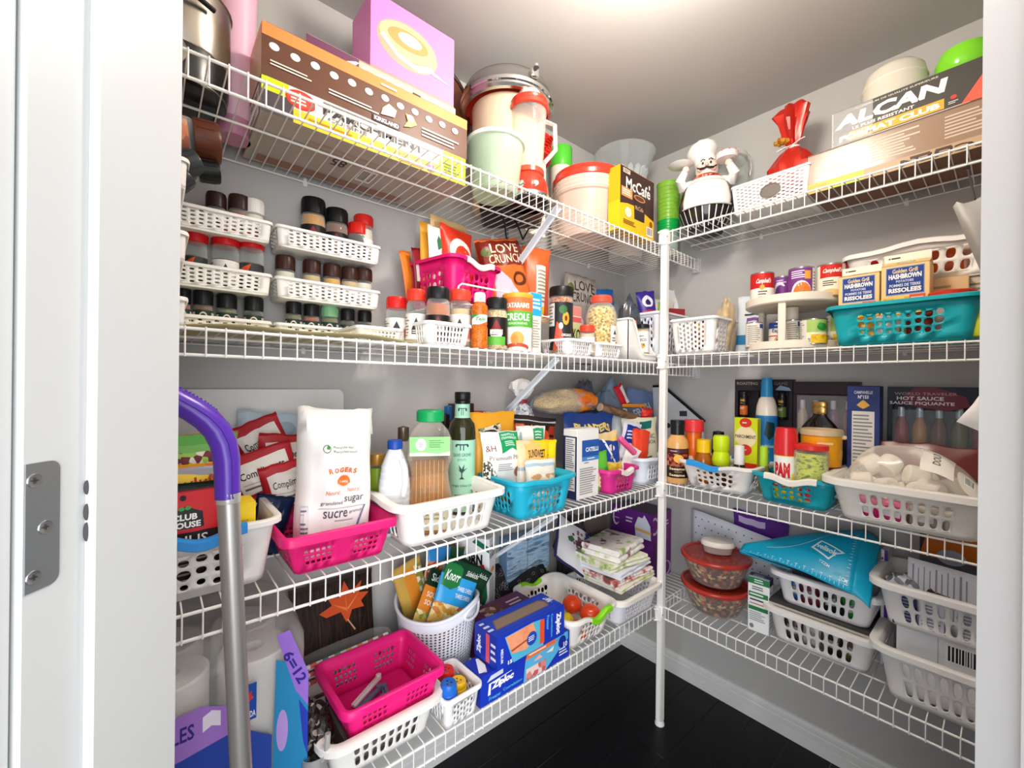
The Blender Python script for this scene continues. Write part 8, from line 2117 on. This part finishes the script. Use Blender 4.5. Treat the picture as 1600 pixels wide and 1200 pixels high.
slot2 = dict(rx=.31, ry=.42, p=2.6, v0=.10, v1=.80, mu=.05, rw=.020, rh=.014, cr=.03, taper=.86)
slotted('lower white slotted basket of the pair under the turquoise mat', (1.692, .388, z0), -pi / 2, .282, .210, .112, '#ece9e6', nF=8, nS=7, **slot2)
carton('cardboard_tray', 'dark flat tray lying between the two white baskets', 'tray', (1.692, .388, z0 + .1145), .272, .200, .016, -pi / 2, '#3a3836', {'F': [('r', 0, 0, 1, .5, '#b5aca0')], 'R': [('r', 0, 0, 1, .5, '#b5aca0')]}, flap='')
slotted('upper white slotted basket half covered by the turquoise mat', (1.694, .378, z0 + .131), -pi / 2, .262, .205, .104, '#ebe9ea', nF=8, nS=7, **slot2)
for q, (dy, zz, c, lab) in enumerate(((.085, .006, '#5a4a3c', 'brown packet in the lower covered basket'), (.030, .006, '#c9c6c2', 'white packet in the lower covered basket'), (-.030, .006, '#2b2a2c', 'black packet in the lower covered basket'), (-.085, .006, '#6a5c3a', 'olive packet in the lower covered basket'),
                                      (.080, .137, '#3a6ab0', 'blue packet in the upper covered basket'), (.030, .137, '#7a2f38', 'wine red packet in the upper covered basket'), (-.030, .137, '#24262a', 'charcoal packet in the upper covered basket'), (-.085, .137, '#2f8a3a', 'green packet in the upper covered basket'))):
    pouch('packet', lab, 'packet', (1.632, .384 + dy, z0 + zz + .001), .052, .075, .022, -pi / 2, RAD(-5), RAD(6 - 3 * q), c, [('r', .2, .3, .8, .6, '#b9b4ae')], seed=210 + q, group='packets in the covered baskets')
carton('utensil_box', 'flat box filling the upper covered basket under the mat', 'box', (1.712, .378, z0 + .138), .19, .11, .085, -pi / 2, '#4a4f58')

# turquoise silicone mat draped over the basket
sm_ = thing('silicone_mat', 'turquoise silicone baking mat with ruler marks draped over a basket', 'mat', (0, 0, 0))
B0, B1 = Vector((1.575, .612, .728)), Vector((1.548, .295, .706))
T0, T1 = Vector((1.635, .606, .742)), Vector((1.755, .300, .845))


def matf(u, v, o=0):
    b = B0.lerp(B1, u)
    t = T0.lerp(T1, u ** .8)
    p = b.lerp(t, v)
    p.z += .030 * sin(pi * v) * (.25 + .75 * u) + .010 * sin(pi * u) + .004 * noise.noise(Vector((u * 3, v * 3, 2)))
    n = Vector((-.6, -.1, .8))
    return p + n * o


TQ = mat('#18a6cc', .32)
obj('sheet', MB().grid(lambda u, v: matf(u, v), 28, 16), TQ, sm_, solid=.0016, sharp=60)
obj('folded_edge', MB().grid(lambda u, v: matf(1, v) + Vector((.004 * u, -.042 * u, -.012 * u - .016 * u * u)), 8, 12), TQ, sm_, solid=.0016, sharp=60)
obj('curled_lip', MB().grid(lambda u, v: B0.lerp(B1, u * .5) + Vector((.010 * (1 - cos(v * 2.6)), 0, -.012 * sin(v * 2.6) * (1 - u))), 12, 8), TQ, sm_, solid=.0016, sharp=60)
it = [('r', .035 + .036 * q, .015, .038 + .036 * q, .075 if q % 2 == 0 else .045, '#dff3f8') for q in range(26)]
it += [('r', .035 + .036 * q - .010, .070, .035 + .036 * q + .012, .078, '#dff3f8') for q in range(0, 26, 2)]
it += [('r', .965 - (.030 if q % 2 == 0 else .018), .05 + .045 * q, .965, .056 + .045 * q, '#dff3f8') for q in range(18)]
arc = [(.22 + .5 * (i / 16), .30 + .55 * (i / 16) ** 2.2) for i in range(17)]
it += [('p', arc + [(x, y + .012) for x, y in arc[::-1]], '#eef8fa')]
it += [('p', [(.60, .42), (.66, .60), (.90, .40), (.83, .36), (.78, .26)], '#eaf6f9'), ('p', [(.625, .43), (.67, .57), (.87, .40), (.82, .375), (.775, .29)], '#18a6cc'), ('T', 'velisok', .74, .43, .20, .09, -16, '#eef8fa', .03), ('T', 'YZZM', .755, .20, .10, .035, -14, '#dff3f8', .02), ('T', '1CM', .93, .09, .06, .04, -6, '#dff3f8', .02)]
prints(sm_, lambda x, y, o: matf(x, y, o), it, (.33, .15), curved=True, off=.0016, step=.00002, name='printed_marks')

slotted('lower white slotted basket by the doorway holding a white box', (1.652, .080, z0), -pi / 2, .310, .250, .142, '#ece9e5', nF=9, nS=8, **slot2)
carton('shipping_box', 'white carton with a barcode in the lower basket by the doorway', 'box', (1.668, .090, zb), .225, .17, .190, -pi / 2 + RAD(1), '#e9e9ec', {'F': [('b', .42, .66, .72, .92), ('r', .36, .60, .365, .96, '#8a8a90'), ('r', .36, .955, .80, .96, '#8a8a90'), ('r', .795, .60, .80, .96, '#8a8a90')]})
slotted('upper white slotted basket by the doorway with papers and bags', (1.650, .088, zb + .1906), -pi / 2, .300, .235, .118, '#ece9e6', nF=9, nS=7, **slot2)
zz = zb + .1966
ppr = thing('instruction_sheet', 'white printed instruction sheet standing in the upper basket by the doorway', 'paper', (1.572, .090, zz), -pi / 2, None, (RAD(-6), 0, -pi / 2))
obj('paper', MB().grid(lambda u, v: Vector((-.090 + .18 * u, .004 * sin(u * 3), .178 * v - .012 * u * v)), 12, 6), mat('#e2e1e8', .6), ppr, solid=.0006)
prints(ppr, lambda x, y, o: Vector((-.090 + .18 * x, .004 * sin(x * 3) - o - .0004, .178 * y - .012 * x * y)), [('r', .05 + .062 * q, .12 + .05 * (q % 3), .052 + .062 * q + (.018 if q % 4 == 0 else .010), .92 - .04 * (q % 2), '#8f8f9a') for q in range(10)] + [('r', .78, .1, .80, .9, '#8f8f9a')], (.18, .178), name='printed_text', curved=True, off=.0005)
lump('dark_bag', 'shiny grey-black plastic bag crumpled in the upper basket by the doorway', 'bag', (1.660, .075, zz + .002), (.16, .25, .135), mottle(['#3b3a3d', '#57565a', '#2a292c', '#8f8f94', '#46454a'], 22, .2), 221, .32)
lump('silver_bag', 'silver film packet at the left of the upper basket by the doorway', 'bag', (1.590, .190, zz + .05), (.05, .07, .075), mottle(['#b9bac2', '#8d8f99', '#dfe0e6', '#6a6c75'], 60, .2), 222, .3)
for q, (yy_, c, lab) in enumerate(((.182, '#23356a', 'navy booklet at the left of the upper basket by the doorway'), (.130, '#dcdae4', 'pale booklet in the upper basket by the doorway'), (.060, '#d6d4dc', 'white folded leaflet in the upper basket by the doorway'), (-.005, '#c9c6cc', 'grey leaflet at the right end of the upper basket'))):
    carton('leaflet', lab, 'paper', (1.556, yy_, zz), .048, .010, .085, -pi / 2 + RAD(3), c, {'F': [('l', .1, .1, .9, .9, 8, '#8f8d98')]}, 'leaflets in the upper basket', flap='')
carton('orange_box', 'bright orange carton at the wall above the upper basket by the doorway', 'box', (1.794, .080, z0), .19, .045, .440, -pi / 2, '#e0761c', {'F': [('r', 0, 0, 1, .78, '#6a6a70'), ('e', .35, .80, .16, .05, '#b9c2d2'), ('p', [(0, .78), (.1, .98), (.0, 1)], '#3a2a20')]})
carton('cookie_box', 'white and purple carton standing between the mat and the doorway baskets', 'box', (1.745, .246, z0), .016, .08, .350, -pi / 2, '#dcd6e0', {'F': [('r', .5, 0, 1, 1, '#4a2a80'), ('l', .1, .7, .45, .95, 5, '#5a5660')]}, flap='')
